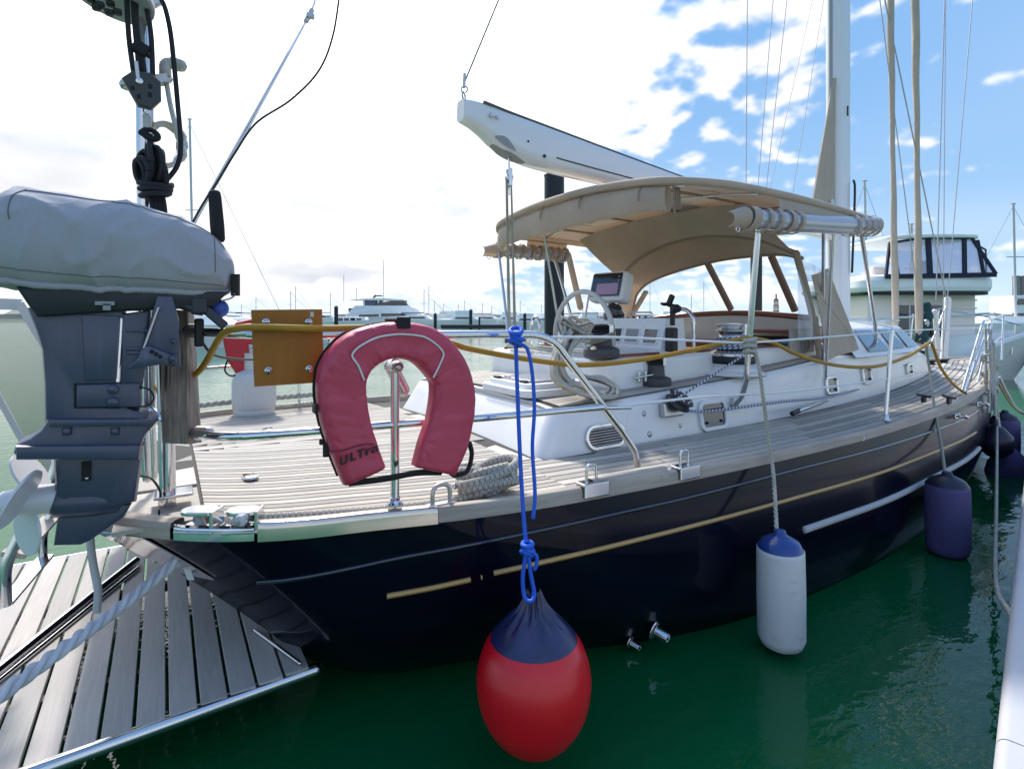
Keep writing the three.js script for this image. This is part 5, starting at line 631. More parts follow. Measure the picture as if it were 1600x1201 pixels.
// ---------- outboard motor hung on the post ----------
{
  const Z0 = -2.2, q = (px, py, z = Z0) => onZ(px, py, z), pts = (l, z = Z0) => l.map(p => { const v = q(p[0], p[1], z); return [v.x, v.y]; });
  const PAINT = phy(C(0.072, 0.086, 0.155), 0.36, { clearcoat: 0.35, clearcoatRoughness: 0.25, map: tex(256, (u, v) => { const s = sstep(0.12, 0.36, tn(u, v, 34, 3, 801, 4)); const m = 0.86 + 0.1 * tn(u, v, 5, 5, 803, 3) + 0.14 * s; return [m, m, m]; }) });
  PAINT.map.repeat.set(1.4, 1.2);
  const om = thing('outboard_motor', 'dark grey blue outboard motor under a pale grey cover, clamped to the weathered wooden post', 'outboard motor');
  const slab = (l, d, bev, z = Z0) => { const g = prism(pts(l, z), d - 2 * bev, bev); g.translate(0, 0, z - d + bev); return toCreasedNormals(g, 0.7); };
  // cloth cover
  const top = spl([-60, -30, -5, 20, 45, 70, 150, 230, 290, 330, 355, 368, 371], [395, 330, 297, 289, 291, 294, 303, 318, 337, 358, 385, 412, 440]), bot = spl([-60, 0, 45, 120, 230, 300, 340, 360, 371], [440, 447, 453, 460, 464, 466, 464, 455, 442]);
  const cov = (u, v) => { const px = mix(-60, 371, u < 0.5 ? u : u), e = Math.pow(Math.max(0, 1 - Math.pow(Math.abs(2 * u - 1.0), 7)), 0.5), a = v * 2 * Math.PI, ct = Math.cos(a), st = Math.sin(a), se = (w, n) => Math.sign(w) * Math.pow(Math.abs(w), n);
    const T = q(px, top(px)), B = q(px, bot(px)), half = 0.17 * e, cy = (T.y + B.y) / 2, h = (T.y - B.y) / 2; const yy = se(ct, 0.62), zz = se(st, 0.62);
    const p = V(T.x, cy + h * yy, Z0 - 0.11 + half * zz * (1 - 0.16 * Math.max(0, yy)) + 0.02);
    const fold = (s) => 1 - Math.abs(noise3(p.x * s + p.y * 2.4, p.y * s * 0.8 - p.x * 3, p.z * 4 + s)) * 2.2; const d = 0.009 * Math.pow(Math.max(0, fold(3.2)), 3) + 0.006 * Math.pow(Math.max(0, fold(6.3)), 4) + 0.010 * noise3(p.x * 3, p.y * 4, p.z * 3) - 0.004;
    p.y += d * yy; p.z += d * zz * 1.4; return p; };
  const COVER = std(C(1, 1, 1), 0.82, 0, { map: tex(256, (u, v) => { const m = 1 + 0.07 * tn(u, v, 4, 4, 821, 4) + 0.03 * (rnd() - 0.5); return [0.645 * m, 0.645 * m, 0.67 * m]; }), bumpMap: wrinkle(93, 0.8), bumpScale: 0.009 }); COVER.map.repeat.set(1, 1); COVER.bumpMap.repeat.set(1.6, 1.4);
  const cv = part(om, 'engine_cover', grid(150, 90, cov, { flip: true, su: 1, sv: 1.0 }), COVER, 'pale grey wrinkled cloth cover');
  const SEAM = std(C(0.16, 0.15, 0.17), 0.8), onCov = (u, v) => { const p = cov(u, v), c = V(p.x, (q(0, 380)).y, Z0 - 0.09); return p.add(p.clone().sub(c).setX(0).normalize().multiplyScalar(0.0012)); };
  part(cv, 'seam', sweep(along(0.23, 0.955, 90, u => onCov(u, mix(0.085, 0.11, u) + 0.004 * Math.sin(u * 9))), 0.0016, 5), SEAM); part(cv, 'seam', sweep(along(0.085, 0.23, 40, v => onCov(0.235 - 0.05 * Math.sin((v - 0.085) * 14), v)), 0.0016, 5), SEAM); part(cv, 'seam', sweep(along(0.12, 0.27, 40, v => onCov(0.915, v)), 0.0014, 5), SEAM); part(cv, 'seam', sweep(along(0.14, 0.95, 90, u => onCov(u, 0.335)), 0.0013, 5), SEAM);
  part(cv, 'cover_hem', sweep(along(0.12, 0.97, 90, u => { const p = cov(u, 0.40); return p.add(V(0, -0.004 + 0.003 * noise3(u * 60, 1, 2), 0.002)); }), 0.011, 8), COVER);
  // power head pan and midsection
  part(om, 'engine_pan', slab([[33, 452], [350, 458], [330, 474], [180, 480], [60, 488], [50, 474]], 0.22, 0.012, Z0 + 0.03), std(C(0.018, 0.02, 0.026), 0.5));
  part(om, 'pan_fastener', [box(0.05, 0.012, 0.012, q(165, 474).x, q(165, 474).y, Z0 + 0.035), box(0.02, 0.02, 0.012, q(168, 477).x, q(168, 477).y - 0.006, Z0 + 0.035)], GREYPLASTIC);
  const mid = part(om, 'midsection', slab([[55, 487], [88, 478], [150, 477], [183, 487], [182, 520], [178, 560], [175, 602], [122, 603], [120, 634], [178, 636], [205, 648], [220, 650], [218, 662], [80, 664], [79, 600], [75, 545], [66, 515]], 0.15, 0.018), PAINT);
  part(mid, 'relief_panel', slab([[130, 494], [182, 496], [179, 590], [136, 592]], 0.02, 0.006, Z0 + 0.008), PAINT);
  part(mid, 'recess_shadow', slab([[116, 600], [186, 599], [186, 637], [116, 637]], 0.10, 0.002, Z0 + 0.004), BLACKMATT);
  part(om, 'lower_mount', slab([[124, 606], [212, 603], [214, 632], [124, 632]], 0.17, 0.01, Z0 + 0.016), PAINT);
  for (const [x, y] of [[176, 608], [176, 628]]) { const p = q(x, y, Z0 + 0.02); part(om, 'mount_bolt', lathe([[0, 0.012], [0.012, 0.010], [0.016, 0.004], [0.016, 0], [0, 0]], 14).rotateX(Math.PI / 2).translate(p.x, p.y, p.z), PAINT); }
  part(om, 'steering_rod', tube([q(189, 498, Z0 - 0.01), q(184, 596, Z0 + 0.0)], 0.0075, 1, 10), STEEL);
  part(om, 'swivel_bracket', slab([[195, 495], [228, 490], [222, 548], [215, 604], [193, 604], [196, 540]], 0.07, 0.012), PAINT);
  for (const y of [514, 543, 549]) part(om, 'bracket_rib', slab([[198, y], [228, y + 1], [228, y + 4], [198, y + 3]], 0.01, 0.003, Z0 + 0.008), PAINT);
  part(om, 'top_yoke', slab([[170, 483], [214, 482], [214, 465], [206, 462], [200, 478]], 0.12, 0.008, Z0 + 0.02), std(C(0.05, 0.055, 0.07), 0.5));
  const cb = part(om, 'clamp_bracket', slab([[248, 466], [266, 466], [275, 500], [278, 570], [262, 568], [224, 549], [238, 505]], 0.07, 0.008, Z0 + 0.05), PAINT);
  part(cb, 'clamp_arm', slab([[222, 548], [232, 543], [264, 556], [260, 566], [250, 567], [202, 575], [218, 560]], 0.03, 0.006, Z0 + 0.07), PAINT);
  for (let i = 0; i < 3; i++) { const p = q(237 + i * 6.5, 549 + i * 4, Z0 + 0.0735); part(cb, 'tilt_hole', lathe([[0, 0.003], [0.0055, 0.003], [0.0065, 0], [0, 0]], 12).rotateX(Math.PI / 2).translate(p.x, p.y, p.z), BLACKMATT); }
  part(cb, 'edge_rod', tube([q(247, 481, Z0 + 0.055), q(224, 545, Z0 + 0.055)], 0.004, 1, 8), DULLSTEEL);
  part(cb, 'clamp_screw', [tube([q(270, 560, Z0 + 0.05), q(270, 560, Z0 + 0.07)], 0.014, 1, 12), tube([q(271, 533, Z0 + 0.05), q(271, 533, Z0 + 0.066)], 0.009, 1, 10)], PAINT);
  part(om, 'steering_arm', [bentTube([q(262, 470, Z0), q(300, 482, Z0 + 0.02), q(318, 488, Z0 + 0.02)], 0.014, 0.03, 10), bar(q(305, 470, Z0), q(352, 510, Z0 + 0.03), 0.03, 0.025, V(0, 0, 1), 0.006), box(0.05, 0.06, 0.05, q(310, 478).x, q(310, 478).y, Z0 + 0.01, 0.012)], std(C(0.03, 0.033, 0.04), 0.45));
  part(om, 'fuel_connector', [box(0.03, 0.10, 0.03, q(312, 515).x, q(312, 520).y, Z0 - 0.05, 0.008)], BLACK);
  part(om, 'tiller_grip', [put(lathe([[0, 0], [0.017, 0], [0.0225, 0.01], [0.0235, 0.06], [0.021, 0.16], [0.019, 0.178], [0.012, 0.184], [0, 0.184]], 20), frameOf(q(341, 378, Z0 - 0.05), V(1, 0.07, 0), V(-0.05, 1, 0)))], BLACKMATT);
  part(om, 'rope_handle', [shell(8, 8, (u, v) => { const a = u * Math.PI; return q(360 + 12 * Math.sin(a), mix(428, 462, v), Z0 - 0.03 + 0.04 * Math.cos(a)); }, 0.006)], BLACKMATT);
  part(om, 'primer_bulb', [new THREE.SphereGeometry(0.034, 18, 14).scale(1, 1, 1).translate(q(342, 482).x, q(342, 482).y, Z0 - 0.03), tube([q(325, 476, Z0 - 0.02), q(333, 479, Z0 - 0.02)], 0.016, 1, 10)], std(C(0.03, 0.085, 0.38), 0.5), 'blue primer bulb');
  part(om, 'fuel_line', cord([q(345, 470, Z0), q(360, 466, Z0), q(366, 460, Z0 + 0.01), q(358, 455, Z0 + 0.01)], 0.003, 6), DULLSTEEL);
  part(om, 'control_cable', cord([q(313, 530, -2.3), q(330, 552, -2.35), q(360, 560, -2.5), q(405, 562, -2.8)], 0.005, 6), BLACK); part(om, 'control_cable', cord([q(214, 604, Z0), q(232, 608, Z0), q(240, 622, Z0), q(230, 634, Z0), q(218, 634, Z0)], 0.003, 6), BLACK); part(om, 'control_cable', cord([q(210, 742, -2.3), q(236, 748, -2.4), q(249, 766, -2.45), q(250, 778, -2.48)], 0.0042, 6), BLACK);
  // lower unit
  part(om, 'anti_ventilation_plate', slab([[78, 661], [228, 659], [238, 660], [222, 676], [216, 690], [213, 703], [211, 712], [34, 713], [28, 706], [30, 699], [50, 690], [68, 677], [76, 665]], 0.15, 0.012, Z0 + 0.01), PAINT);
  part(om, 'plate_edge', slab([[29, 702], [214, 700], [212, 714], [30, 714]], 0.20, 0.010, Z0 + 0.03), PAINT); part(om, 'splash_plate', slab([[77, 658], [240, 657], [236, 663], [78, 664]], 0.20, 0.006, Z0 + 0.03), PAINT);
  part(om, 'gearcase_leg', slab([[95, 712], [211, 706], [201, 778], [150, 790], [98, 784], [97, 745]], 0.10, 0.022, Z0 - 0.04), PAINT);
  const tp = q(80, 783, Z0 - 0.09), te = q(208, 776, Z0 - 0.09), L = te.x - tp.x; part(om, 'gearcase', put(lathe([[0, 0], [0.040, 0.0], [0.051, 0.012], [0.055, 0.05], [0.054, 0.12], [0.046, 0.18], [0.028, L - 0.03], [0.010, L - 0.004], [0, L]], 28), frameOf(tp, V(0, 0, 1), te.clone().sub(tp).normalize())), PAINT);
  part(om, 'skeg', slab([[95, 800], [200, 790], [190, 806], [138, 842], [125, 848], [88, 849]], 0.024, 0.008, Z0 - 0.078), PAINT);
  { const p = q(170, 698, Z0 + 0.03); part(om, 'plug_screw', [lathe([[0, 0.004], [0.008, 0.004], [0.010, 0.001], [0.010, 0], [0, 0]], 14).rotateX(Math.PI / 2).translate(p.x, p.y, p.z - 0.03)], STEEL); const w = q(132, 740); part(om, 'water_intake', [box(0.024, 0.062, 0.006, w.x, w.y, Z0 - 0.036)], BLACKMATT); part(om, 'intake_screw', new THREE.SphereGeometry(0.006, 8, 6).translate(w.x + 0.002, w.y - 0.022, Z0 - 0.032), STEEL); for (const x of [105, 180]) { const b = q(x, 667); part(om, 'plate_bolt', lathe([[0, 0], [0.012, 0], [0.012, -0.022], [0, -0.022]], 10).translate(b.x, b.y, Z0 + 0.012), PAINT); } }
  // propeller
  const PR = phy(C(0.66, 0.655, 0.69), 0.32, { clearcoat: 0.3 }), hubc = q(42, 783, Z0 - 0.09), pr = part(om, 'propeller', put(lathe([[0, -0.07], [0.03, -0.07], [0.038, -0.06], [0.046, 0.0], [0.047, 0.07], [0.040, 0.085], [0, 0.085]], 26), frameOf(hubc, V(0, 0, 1), V(1, -0.03, 0).normalize())), PR);
  for (let b = 0; b < 3; b++) { const a0 = 0.35 + b * 2 * Math.PI / 3, er = V(0, Math.sin(a0), Math.cos(a0)), et = V(0, Math.cos(a0), -Math.sin(a0)); part(pr, 'blade', shell(10, 30, (u, v) => { const f = v * 2 * Math.PI, t = 0.078 * u * Math.sin(f), r = 0.098 + 0.074 * u * Math.cos(f) * (1 + 0.1 * Math.sin(f)); return hubc.clone().addScaledVector(er, r).addScaledVector(et, t + 0.02 * r).add(V(0.55 * t - 0.25 * (r - 0.04) * 0.4, 0, 0)); }, 0.007), PR); }
}
// hoist tackle of black rope above the motor
{
  const z = -2.42, q = (px, py, d = 0) => onZ(px, py, z + d), ROPE = std(C(0.016, 0.016, 0.020), 0.8);
  const t = thing('hoist_tackle', 'black rope hoist tackle with pulley block and bunched rope hanging above the outboard motor', 'hoist tackle');
  for (const [a, b, c, r] of [[[197, -10], [201, 60], [210, 125], 0.0085], [[207, -10], [211, 50], [218, 115], 0.0085], [[213, -10], [213, 40], [226, 118], 0.008], [[229, 15], [236, 60], [239, 145], 0.0085]]) part(t, 'rope_fall', cord([q(...a), q(...b), q(...c)], r, 8), ROPE);
  const c = q(221, 136, 0.01), m = frameOf(c, V(1, 0.1, 0), V(-0.1, 1, 0)); const bp = []; for (const [x, y] of [[-0.05, 0.02], [-0.02, 0.045], [0.03, 0.045], [0.055, 0.02], [0.05, -0.04], [0.02, -0.072], [-0.015, -0.065]]) bp.push([x, y]);
  const bk = part(t, 'pulley_block', put(prism(bp, 0.022, 0.006).translate(0, 0, -0.011), m), std(C(0.035, 0.038, 0.04), 0.4)); part(bk, 'axle', put(lathe([[0.004, 0.004], [0.011, 0.004], [0.012, 0], [0, 0]], 16).rotateX(Math.PI / 2).translate(-0.005, 0.015, 0.0175), m), STEEL);
  for (const [x, y] of [[0.026, 0.0], [0.022, -0.03], [-0.028, -0.012], [-0.012, -0.04]]) part(bk, 'block_hole', put(box(0.012, 0.016, 0.002, x, y, 0.0175), m), BLACKMATT);
  part(bk, 'block_strap', put(box(0.012, 0.06, 0.004, -0.008, 0.055, 0.016, 0.0015), m), DULLSTEEL);
  part(t, 'jam_cleat', [put(box(0.05, 0.045, 0.035, 0, 0, 0, 0.008), frameOf(q(219, 76), V(1, -0.5, 0), V(0.5, 1, 0))), tube([q(205, 71), q(225, 72)], 0.009, 1, 8), tube([q(222, 80), q(236, 90)], 0.009, 1, 8)], BLACKMATT);
  for (let i = 0; i < 3; i++) part(t, 'chain_link', new THREE.TorusGeometry(0.014, 0.004, 6, 14).scale(0.7, 1.25, 1).rotateY(i * 1.57).translate(q(227, 160 + i * 12).x, q(227, 160 + i * 12).y, z), STEEL);
  part(t, 'swivel', [tube([q(229, 182), q(230, 200)], 0.014, 1, 12)], std(C(0.45, 0.42, 0.38), 0.4));
  part(t, 'grip_knot', [put(new THREE.TorusGeometry(0.022, 0.012, 8, 18).scale(1, 0.75, 1.3), frameOf(q(235, 210), V(1, -0.4, 0), V(0.4, 1, 0))), tube([q(221, 207), q(233, 213)], 0.012, 1, 8)], BLACKMATT); part(t, 'rope_fall', cord([q(234, 214), q(235, 245)], 0.010, 8), ROPE);
  // bunched rope
  for (let i = 0; i < 13; i++) { const P = [], k = i / 12; for (let j = 0; j <= 18; j++) { const a = j / 18 * Math.PI * 2; P.push(q(mix(218, 254, k) + 7 * Math.cos(a) + 4 * Math.sin(a + i), 268 - 5 * Math.sin(k * Math.PI) * 2.6 + 27 * Math.sin(a) * (0.7 + 0.3 * Math.sin(k * 3)) + 3 * Math.sin(i * 2.3), 0.035 * Math.cos(a) + 0.02 * Math.sin(i * 1.7))); } part(t, 'rope_loop', sweep(curve(P, 0.5).getPoints(60), 0.0085, 8), ROPE); }
  for (let i = 0; i < 3; i++) { const P = []; for (let j = 0; j <= 24; j++) { const a = j / 24 * Math.PI * 2; P.push(q(242 + (26 - i * 1.5) * Math.cos(a), 288 + i * 8 - (a > 6 ? 2 : 0) + 3 * Math.cos(a + i), 0.055 * Math.sin(a))); } part(t, 'rope_turn', sweep(curve(P).getPoints(70), 0.0088, 8), ROPE); }
  for (let i = 0; i < 4; i++) part(t, 'rope_tail', cord([q(234 + i * 6, 300), q(238 + i * 6, 322), q(240 + i * 6, 345)], 0.009, 8), ROPE);
  part(t, 'loose_line', cord([q(245, -10), q(256, 8), q(265, 45), q(271, 95), q(277, 160), q(282, 225), q(278, 255), q(268, 272), q(256, 285)], 0.0085, 8), ROPE);
}
// horseshoe lifebuoys
function horseshoe(name, label, O, I, z, th, mat, lettered) {
  const o = thing(name, label, 'lifebuoy'), n = O.length - 1, ct = pts => { const c = curve(pts.map(p => onZ(p[0], p[1], z))); return t => c.getPoint(t); }, co = ct(O), ci = ct(I);
  const sh = (u, v) => { const a = co(clamp((u - 0.012) / 0.976)), b = ci(clamp((u - 0.012) / 0.976)), e = Math.pow(Math.sin(Math.PI * clamp(Math.min(u, 1 - u) / 0.024, 0, 1) / 2), 0.5), t = v * 2 * Math.PI, c = Math.cos(t), s = Math.sin(t), w = Math.sign(c) * Math.pow(Math.abs(c), 0.42), d = Math.sign(s) * Math.pow(Math.abs(s), 0.55); const m = a.clone().add(b).multiplyScalar(0.5), h = a.clone().sub(b).multiplyScalar(0.5);
    const p = m.addScaledVector(h, w); const ridge = Math.pow(Math.abs(Math.sin(u * 46 + 5 * noise3(u * 9, w * 0.7, 1))), 8) * 0.0028 * sstep(0.1, 0.35, u) * sstep(1.0, 0.7, u) + 0.004 * Math.pow(Math.max(0, 1 - 2.4 * Math.abs(noise3(u * 17, w * 1.2 + 3, 3))), 3) ; p.z += (th * e * d) - ridge * (d > 0 ? 1 : 0) + 0.006 * noise3(u * 12, w, 5); return p; };
  const b = part(o, 'buoyant_cover', grid(170, 44, sh, { flip: lettered ? true : true, su: 2, sv: 0.8 }), mat);
  return [o, b, sh, co, ci];
}
{
  const VIN = phy(C(1, 1, 1), 0.42, { map: tex(256, (u, v) => { const m = 1 + 0.09 * tn(u, v, 4, 4, 901, 4) - 0.05 * sstep(0.1, 0.4, tn(u, v, 20, 20, 905, 3)); return [0.76 * m, 0.245 * m, 0.345 * m]; }), bumpMap: wrinkle(55, 0.5), bumpScale: 0.005, clearcoat: 0.15, clearcoatRoughness: 0.4 });
  const O = [[535, 756], [515, 705], [500, 655], [494, 605], [503, 562], [537, 524], [583, 507], [632, 503], [680, 515], [716, 550], [735, 595], [738, 640], [728, 692], [708, 740]], I = [[600, 727], [588, 695], [576, 655], [570, 615], [572, 588], [585, 572], [600, 563], [622, 560], [645, 567], [666, 588], [673, 605], [668, 650], [655, 690], [645, 727]];
  const [o, b, sh, co, ci] = horseshoe('horseshoe_lifebuoy', 'large faded red horseshoe lifebuoy with lettering hung on the stern rail', O, I, -1.89, 0.048, VIN, true);
  const zf = -1.89 + 0.0475, Wc = std(C(0.72, 0.70, 0.68), 0.5);
  part(b, 'piping', sweep(curve([[569, 594], [560, 572], [550, 555], [562, 541], [590, 527], [625, 522], [662, 526], [684, 540], [693, 553], [686, 572], [677, 590]].map(p => onZ(p[0], p[1], zf + 0.004)), 0.4).getPoints(70), 0.0036, 6), Wc);
  part(b, 'seam', sweep(along(0, 1, 14, t => onZ(mix(513, 583, t), mix(705, 694, t) + 2 * Math.sin(t * 6), zf + 0.003)), 0.002, 5), std(C(0.15, 0.02, 0.03), 0.8));
  part(b, 'edge_binding', sweep(along(0.01, 0.99, 120, t => { const p = co(t); return V(p.x, p.y, -1.94).add(co(t).sub(ci(t)).normalize().multiplyScalar(-0.003)); }), 0.005, 6), BLACKMATT);
  const font = await new FontLoader().loadAsync('fonts/droid/droid_sans_bold.typeface.json');
  const lt = new TextGeometry('ULTra', { font, size: 0.034, depth: 0.0012, curveSegments: 5 }); lt.computeBoundingBox(); const lw = lt.boundingBox.max.x; lt.applyMatrix4(new THREE.Matrix4().set(0.135 / lw, 0.22, 0, 0, 0, 0.80, 0, 0, 0, 0, 1, 0, 0, 0, 0, 1)); lt.rotateZ(0.24); const lp = onZ(528, 728, zf + 0.0015); lt.translate(lp.x, lp.y, lp.z + 0.003); part(b, 'lettering', boxUV(lt), std(C(0.02, 0.012, 0.015), 0.6));
  const W = (l, w = 0.011) => sweep(curve(l.map(p => onZ(p[0], p[1], p[2] ?? -1.88))).getPoints(40), w, 6, th => 0.35 + 0.65 * Math.abs(Math.cos(th)));
  part(o, 'strap', W([[545, 755], [600, 748], [650, 739], [690, 738]]), BLACKMATT); part(o, 'strap', W([[733, 690], [737, 710], [730, 735], [712, 742], [704, 738]], 0.010), BLACKMATT);
  part(o, 'buckle', [box(0.02, 0.05, 0.012, onZ(509, 702, -1.9).x, onZ(509, 702, -1.9).y, -1.9, 0.004), box(0.014, 0.02, 0.012, onZ(502, 690, -1.9).x, onZ(502, 690, -1.9).y, -1.9, 0.003)], BLACK); part(o, 'buckle', box(0.016, 0.045, 0.03, onZ(728, 680, -1.9).x, onZ(728, 680, -1.9).y, -1.9, 0.003), BLACK); part(o, 'strap_tab', box(0.012, 0.025, 0.04, onZ(737, 630, -1.9).x, onZ(737, 630, -1.9).y, -1.9, 0.003), BLACK); part(o, 'strap_tab', box(0.012, 0.03, 0.04, onZ(492, 638, -1.9).x, onZ(492, 638, -1.9).y, -1.9, 0.003), BLACK); part(o, 'rail_strap', [box(0.05, 0.012, 0.13, onZ(622, 500, -1.9).x, onZ(622, 500, -1.9).y, -1.91, 0.004), box(0.05, 0.04, 0.008, onZ(622, 504, -1.9).x, onZ(622, 504, -1.9).y, -1.845, 0.003)], BLACKMATT);
  // second buoy across the deck
  const R = std(C(0.42, 0.018, 0.03), 0.5), zp = -4.6, o2 = thing('horseshoe_lifebuoy', 'small bright red lifebuoy seen behind the ochre board, beyond the gas bottle', 'lifebuoy');
  const q = (px, py, z = zp) => onZ(px, py, z); part(o2, 'buoyant_cover', [extr(new THREE.Shape([[352, 528], [372, 506], [398, 500], [430, 503], [442, 530], [436, 575], [420, 580], [418, 540], [385, 534], [388, 580], [374, 585], [358, 560]].map(p => { const v = q(...p); return new THREE.Vector2(v.x, v.y); })), 0.06, 0.016).translate(0, 0, zp - 0.06)], R);
  part(o2, 'strap', [sweep([q(366, 520, zp + 0.03), q(377, 508, zp + 0.03), q(384, 518, zp + 0.03)], 0.006, 6)], Wc); part(o2, 'loop', sweep(curve([[356, 560], [351, 578], [360, 587], [374, 584]].map(p => q(p[0], p[1], zp + 0.01))).getPoints(24), 0.006, 6), BLACKMATT);
}
// gas bottle
{
  const p = onZ(397, 628, -4.62), g = thing('gas_bottle', 'white gas bottle standing on the aft teak deck behind the ochre board', 'gas bottle'), y0 = deckY(p.x) + 0.012, GW = phy(C(0.72, 0.72, 0.72), 0.42, { map: gelTex });
  part(g, 'bottle_body', lathe([[0, 0.035], [0.13, 0.035], [0.15, 0.05], [0.152, 0.09], [0.155, 0.10], [0.155, 0.25], [0.148, 0.29], [0.125, 0.325], [0.08, 0.345], [0.03, 0.352], [0, 0.353]], 40).translate(p.x, y0, p.z), GW); part(g, 'foot_ring', lathe([[0.128, 0], [0.142, 0], [0.146, 0.05], [0.13, 0.05]], 36).translate(p.x, y0, p.z), GW);
  part(g, 'collar', [shell(30, 2, (u, v) => { const a = mix(0.5, 5.4, u), r = 0.075; return V(p.x + r * Math.cos(a), y0 + mix(0.34, 0.47, v), p.z + r * Math.sin(a)); }, 0.006)], GW); part(g, 'valve', [box(0.05, 0.05, 0.05, p.x, y0 + 0.39, p.z, 0.01), tube([V(p.x, y0 + 0.4, p.z), V(p.x + 0.13, y0 + 0.41, p.z + 0.03)], 0.012, 1, 8)], BLACK);
}
// fenders
function fenderRope(name, pts, r, mat, label, laid = true) { return solo(name, laid ? rope(pts, r) : cord(pts, r, 8), mat, label, 'rope'); }
const WROPE = std(C(1, 1, 1), 0.85, 0, { map: tex(64, (u, v) => { const m = 0.9 + 0.25 * tn(u, v, 9, 9, 331, 3); return [0.76 * m, 0.745 * m, 0.69 * m]; }) }), GROPE = std(C(0.50, 0.50, 0.49), 0.85), BLUEROPE = std(C(0.012, 0.11, 0.62), 0.55);
{
  const D = 1.98, c = atD(834, 1066, D), R = 0.203, f = thing('ball_fender', 'big red ball fender with dark blue neck hanging beside the navy hull', 'fender');
  const RED = phy(C(1, 1, 1), 0.33, { map: tex(512, (u, v) => { const sc = sstep(0.22, 0.42, tn(u, v, 4, 22, 951, 4)), sp = sstep(0.33, 0.42, tn(u, v, 26, 26, 955, 2)); const m = 1 + 0.06 * tn(u, v, 5, 5, 957, 4); return [clamp(0.84 * m + 0.03 * sc - 0.3 * sp), 0.035 * m + 0.06 * sc, 0.12 * m + 0.06 * sc]; }), clearcoat: 0.25, clearcoatRoughness: 0.3 });
  const NAV = phy(C(0.016, 0.018, 0.075), 0.32, { clearcoat: 0.35, clearcoatRoughness: 0.25 }), prof = [[0.0, -0.232], [0.06, -0.222], [0.115, -0.192], [0.16, -0.140], [0.19, -0.078], [R, 0.0], [0.199, 0.06], [0.182, 0.115], [0.165, 0.147], [0.135, 0.185], [0.10, 0.218], [0.065, 0.25], [0.04, 0.285], [0.022, 0.33]];
  const cv = new THREE.SplineCurve(prof.map(p => new THREE.Vector2(...p))).getPoints(320), cut = 0.162, lo = cv.filter((p, i) => p.y <= cut + 0.003 && (i % 4 === 0 || p.y > cut - 0.003)), hi = cv.filter((p, i) => p.y >= cut && (i % 4 === 0 || p.y < cut + 0.004));
  part(f, 'ball', new THREE.LatheGeometry(lo, 56).translate(c.x, c.y, c.z), RED);
  const nk = new THREE.LatheGeometry(hi.map(p => new THREE.Vector2(p.x + 0.0006, p.y)), 96); { const P = nk.attributes.position; for (let i = 0; i < P.count; i++) { const x = P.getX(i), z = P.getZ(i), y = P.getY(i), a = Math.atan2(z, x), k = sstep(0.185, 0.30, y) * 0.17; const s = 1 + k * Math.sin(a * 12); P.setX(i, x * s); P.setZ(i, z * s); } nk.computeVertexNormals(); } part(f, 'neck', nk.translate(c.x, c.y, c.z), NAV);
  const s = (px, py, d) => atD(px, py, d); const neckTop = V(c.x, c.y + 0.30, c.z);
  const br = thing('blue_rope', 'bright blue rope knotted to the stern rail and holding the red ball fender', 'rope');
  part(br, 'standing_rope', cord([s(806, 535, 2.10), s(808, 600, 2.09), s(814, 740, 2.04), s(820, 830, 2.0), s(824, 860, 1.97)], 0.0078, 9), BLUEROPE); part(br, 'tail', cord([s(812, 538, 2.09), s(824, 545, 2.08), s(832, 585, 2.07), s(835, 640, 2.06), s(832, 700, 2.04), s(836, 770, 2.02), s(833, 810, 2.01)], 0.0072, 9), BLUEROPE);
  part(br, 'neck_loop', cord([s(822, 862, 1.95), s(817, 900, 1.95), s(819, 930, 1.95), s(827, 940, 1.93), s(835, 930, 1.95), s(829, 895, 1.95), s(826, 866, 1.95)], 0.0075, 9), BLUEROPE);
  const knot = (x, y, d, k) => { for (let i = 0; i < 3; i++) { const P = []; for (let j = 0; j <= 14; j++) { const a = j / 14 * 6.283; P.push(s(x + k * (9 * Math.cos(a) + 2 * Math.sin(i * 2)), y + k * (i - 1) * 9 + k * 5 * Math.sin(a + i), d - 0.022 * Math.sin(a))); } part(br, 'knot_turn', sweep(curve(P).getPoints(44), 0.0088, 8), BLUEROPE); } };
  knot(806, 526, 2.09, 1.0); knot(824, 858, 1.96, 0.85); part(br, 'tail', cord([s(828, 862, 1.95), s(838, 868, 1.95), s(838, 884, 1.95), s(834, 890, 1.95)], 0.007, 8), BLUEROPE);
  // long fenders: white and purple
  const FW = std(C(1, 1, 1), 0.8, 0, { map: tex(256, (u, v) => { const m = 1 - 0.06 * Math.abs(tn(u, v, 6, 6, 961, 4)) - 0.14 * sstep(0.08, 0.4, tn(u, v, 8, 34, 963, 4)); return [0.83 * m, 0.83 * m, 0.83 * m]; }), bumpMap: weave, bumpScale: 0.001 });
  const lf = (nm, label, px, py, Dd, r, h, mat, capMat, tilt = 0) => { const c2 = atD(px, py, Dd), t = thing(nm, label, 'fender'), m = new THREE.Matrix4().makeRotationZ(tilt).setPosition(c2.x, c2.y, c2.z);
    part(t, 'fender_body', put(lathe([[0, -h * 0.5], [r * 0.6, -h * 0.49], [r * 0.88, -h * 0.455], [r, -h * 0.39], [r * 1.02, 0], [r, h * 0.36], [r * 0.985, h * 0.40], [r * 0.9, h * 0.402]], 40), m), mat);
    part(t, 'fender_cap', put(lathe([[r * 0.965, h * 0.385], [r * 0.95, h * 0.41], [r * 0.78, h * 0.465], [r * 0.45, h * 0.505], [r * 0.26, h * 0.525], [r * 0.22, h * 0.56], [r * 0.12, h * 0.57], [0, h * 0.57]], 36), m), capMat); part(t, 'end_knob', put(lathe([[0, -h * 0.58], [r * 0.2, -h * 0.575], [r * 0.24, -h * 0.54], [r * 0.5, -h * 0.49], [0, -h * 0.48]], 20), m), capMat); return t; };
  const BLUECAP = phy(C(0.012, 0.045, 0.22), 0.3, { clearcoat: 0.4 });
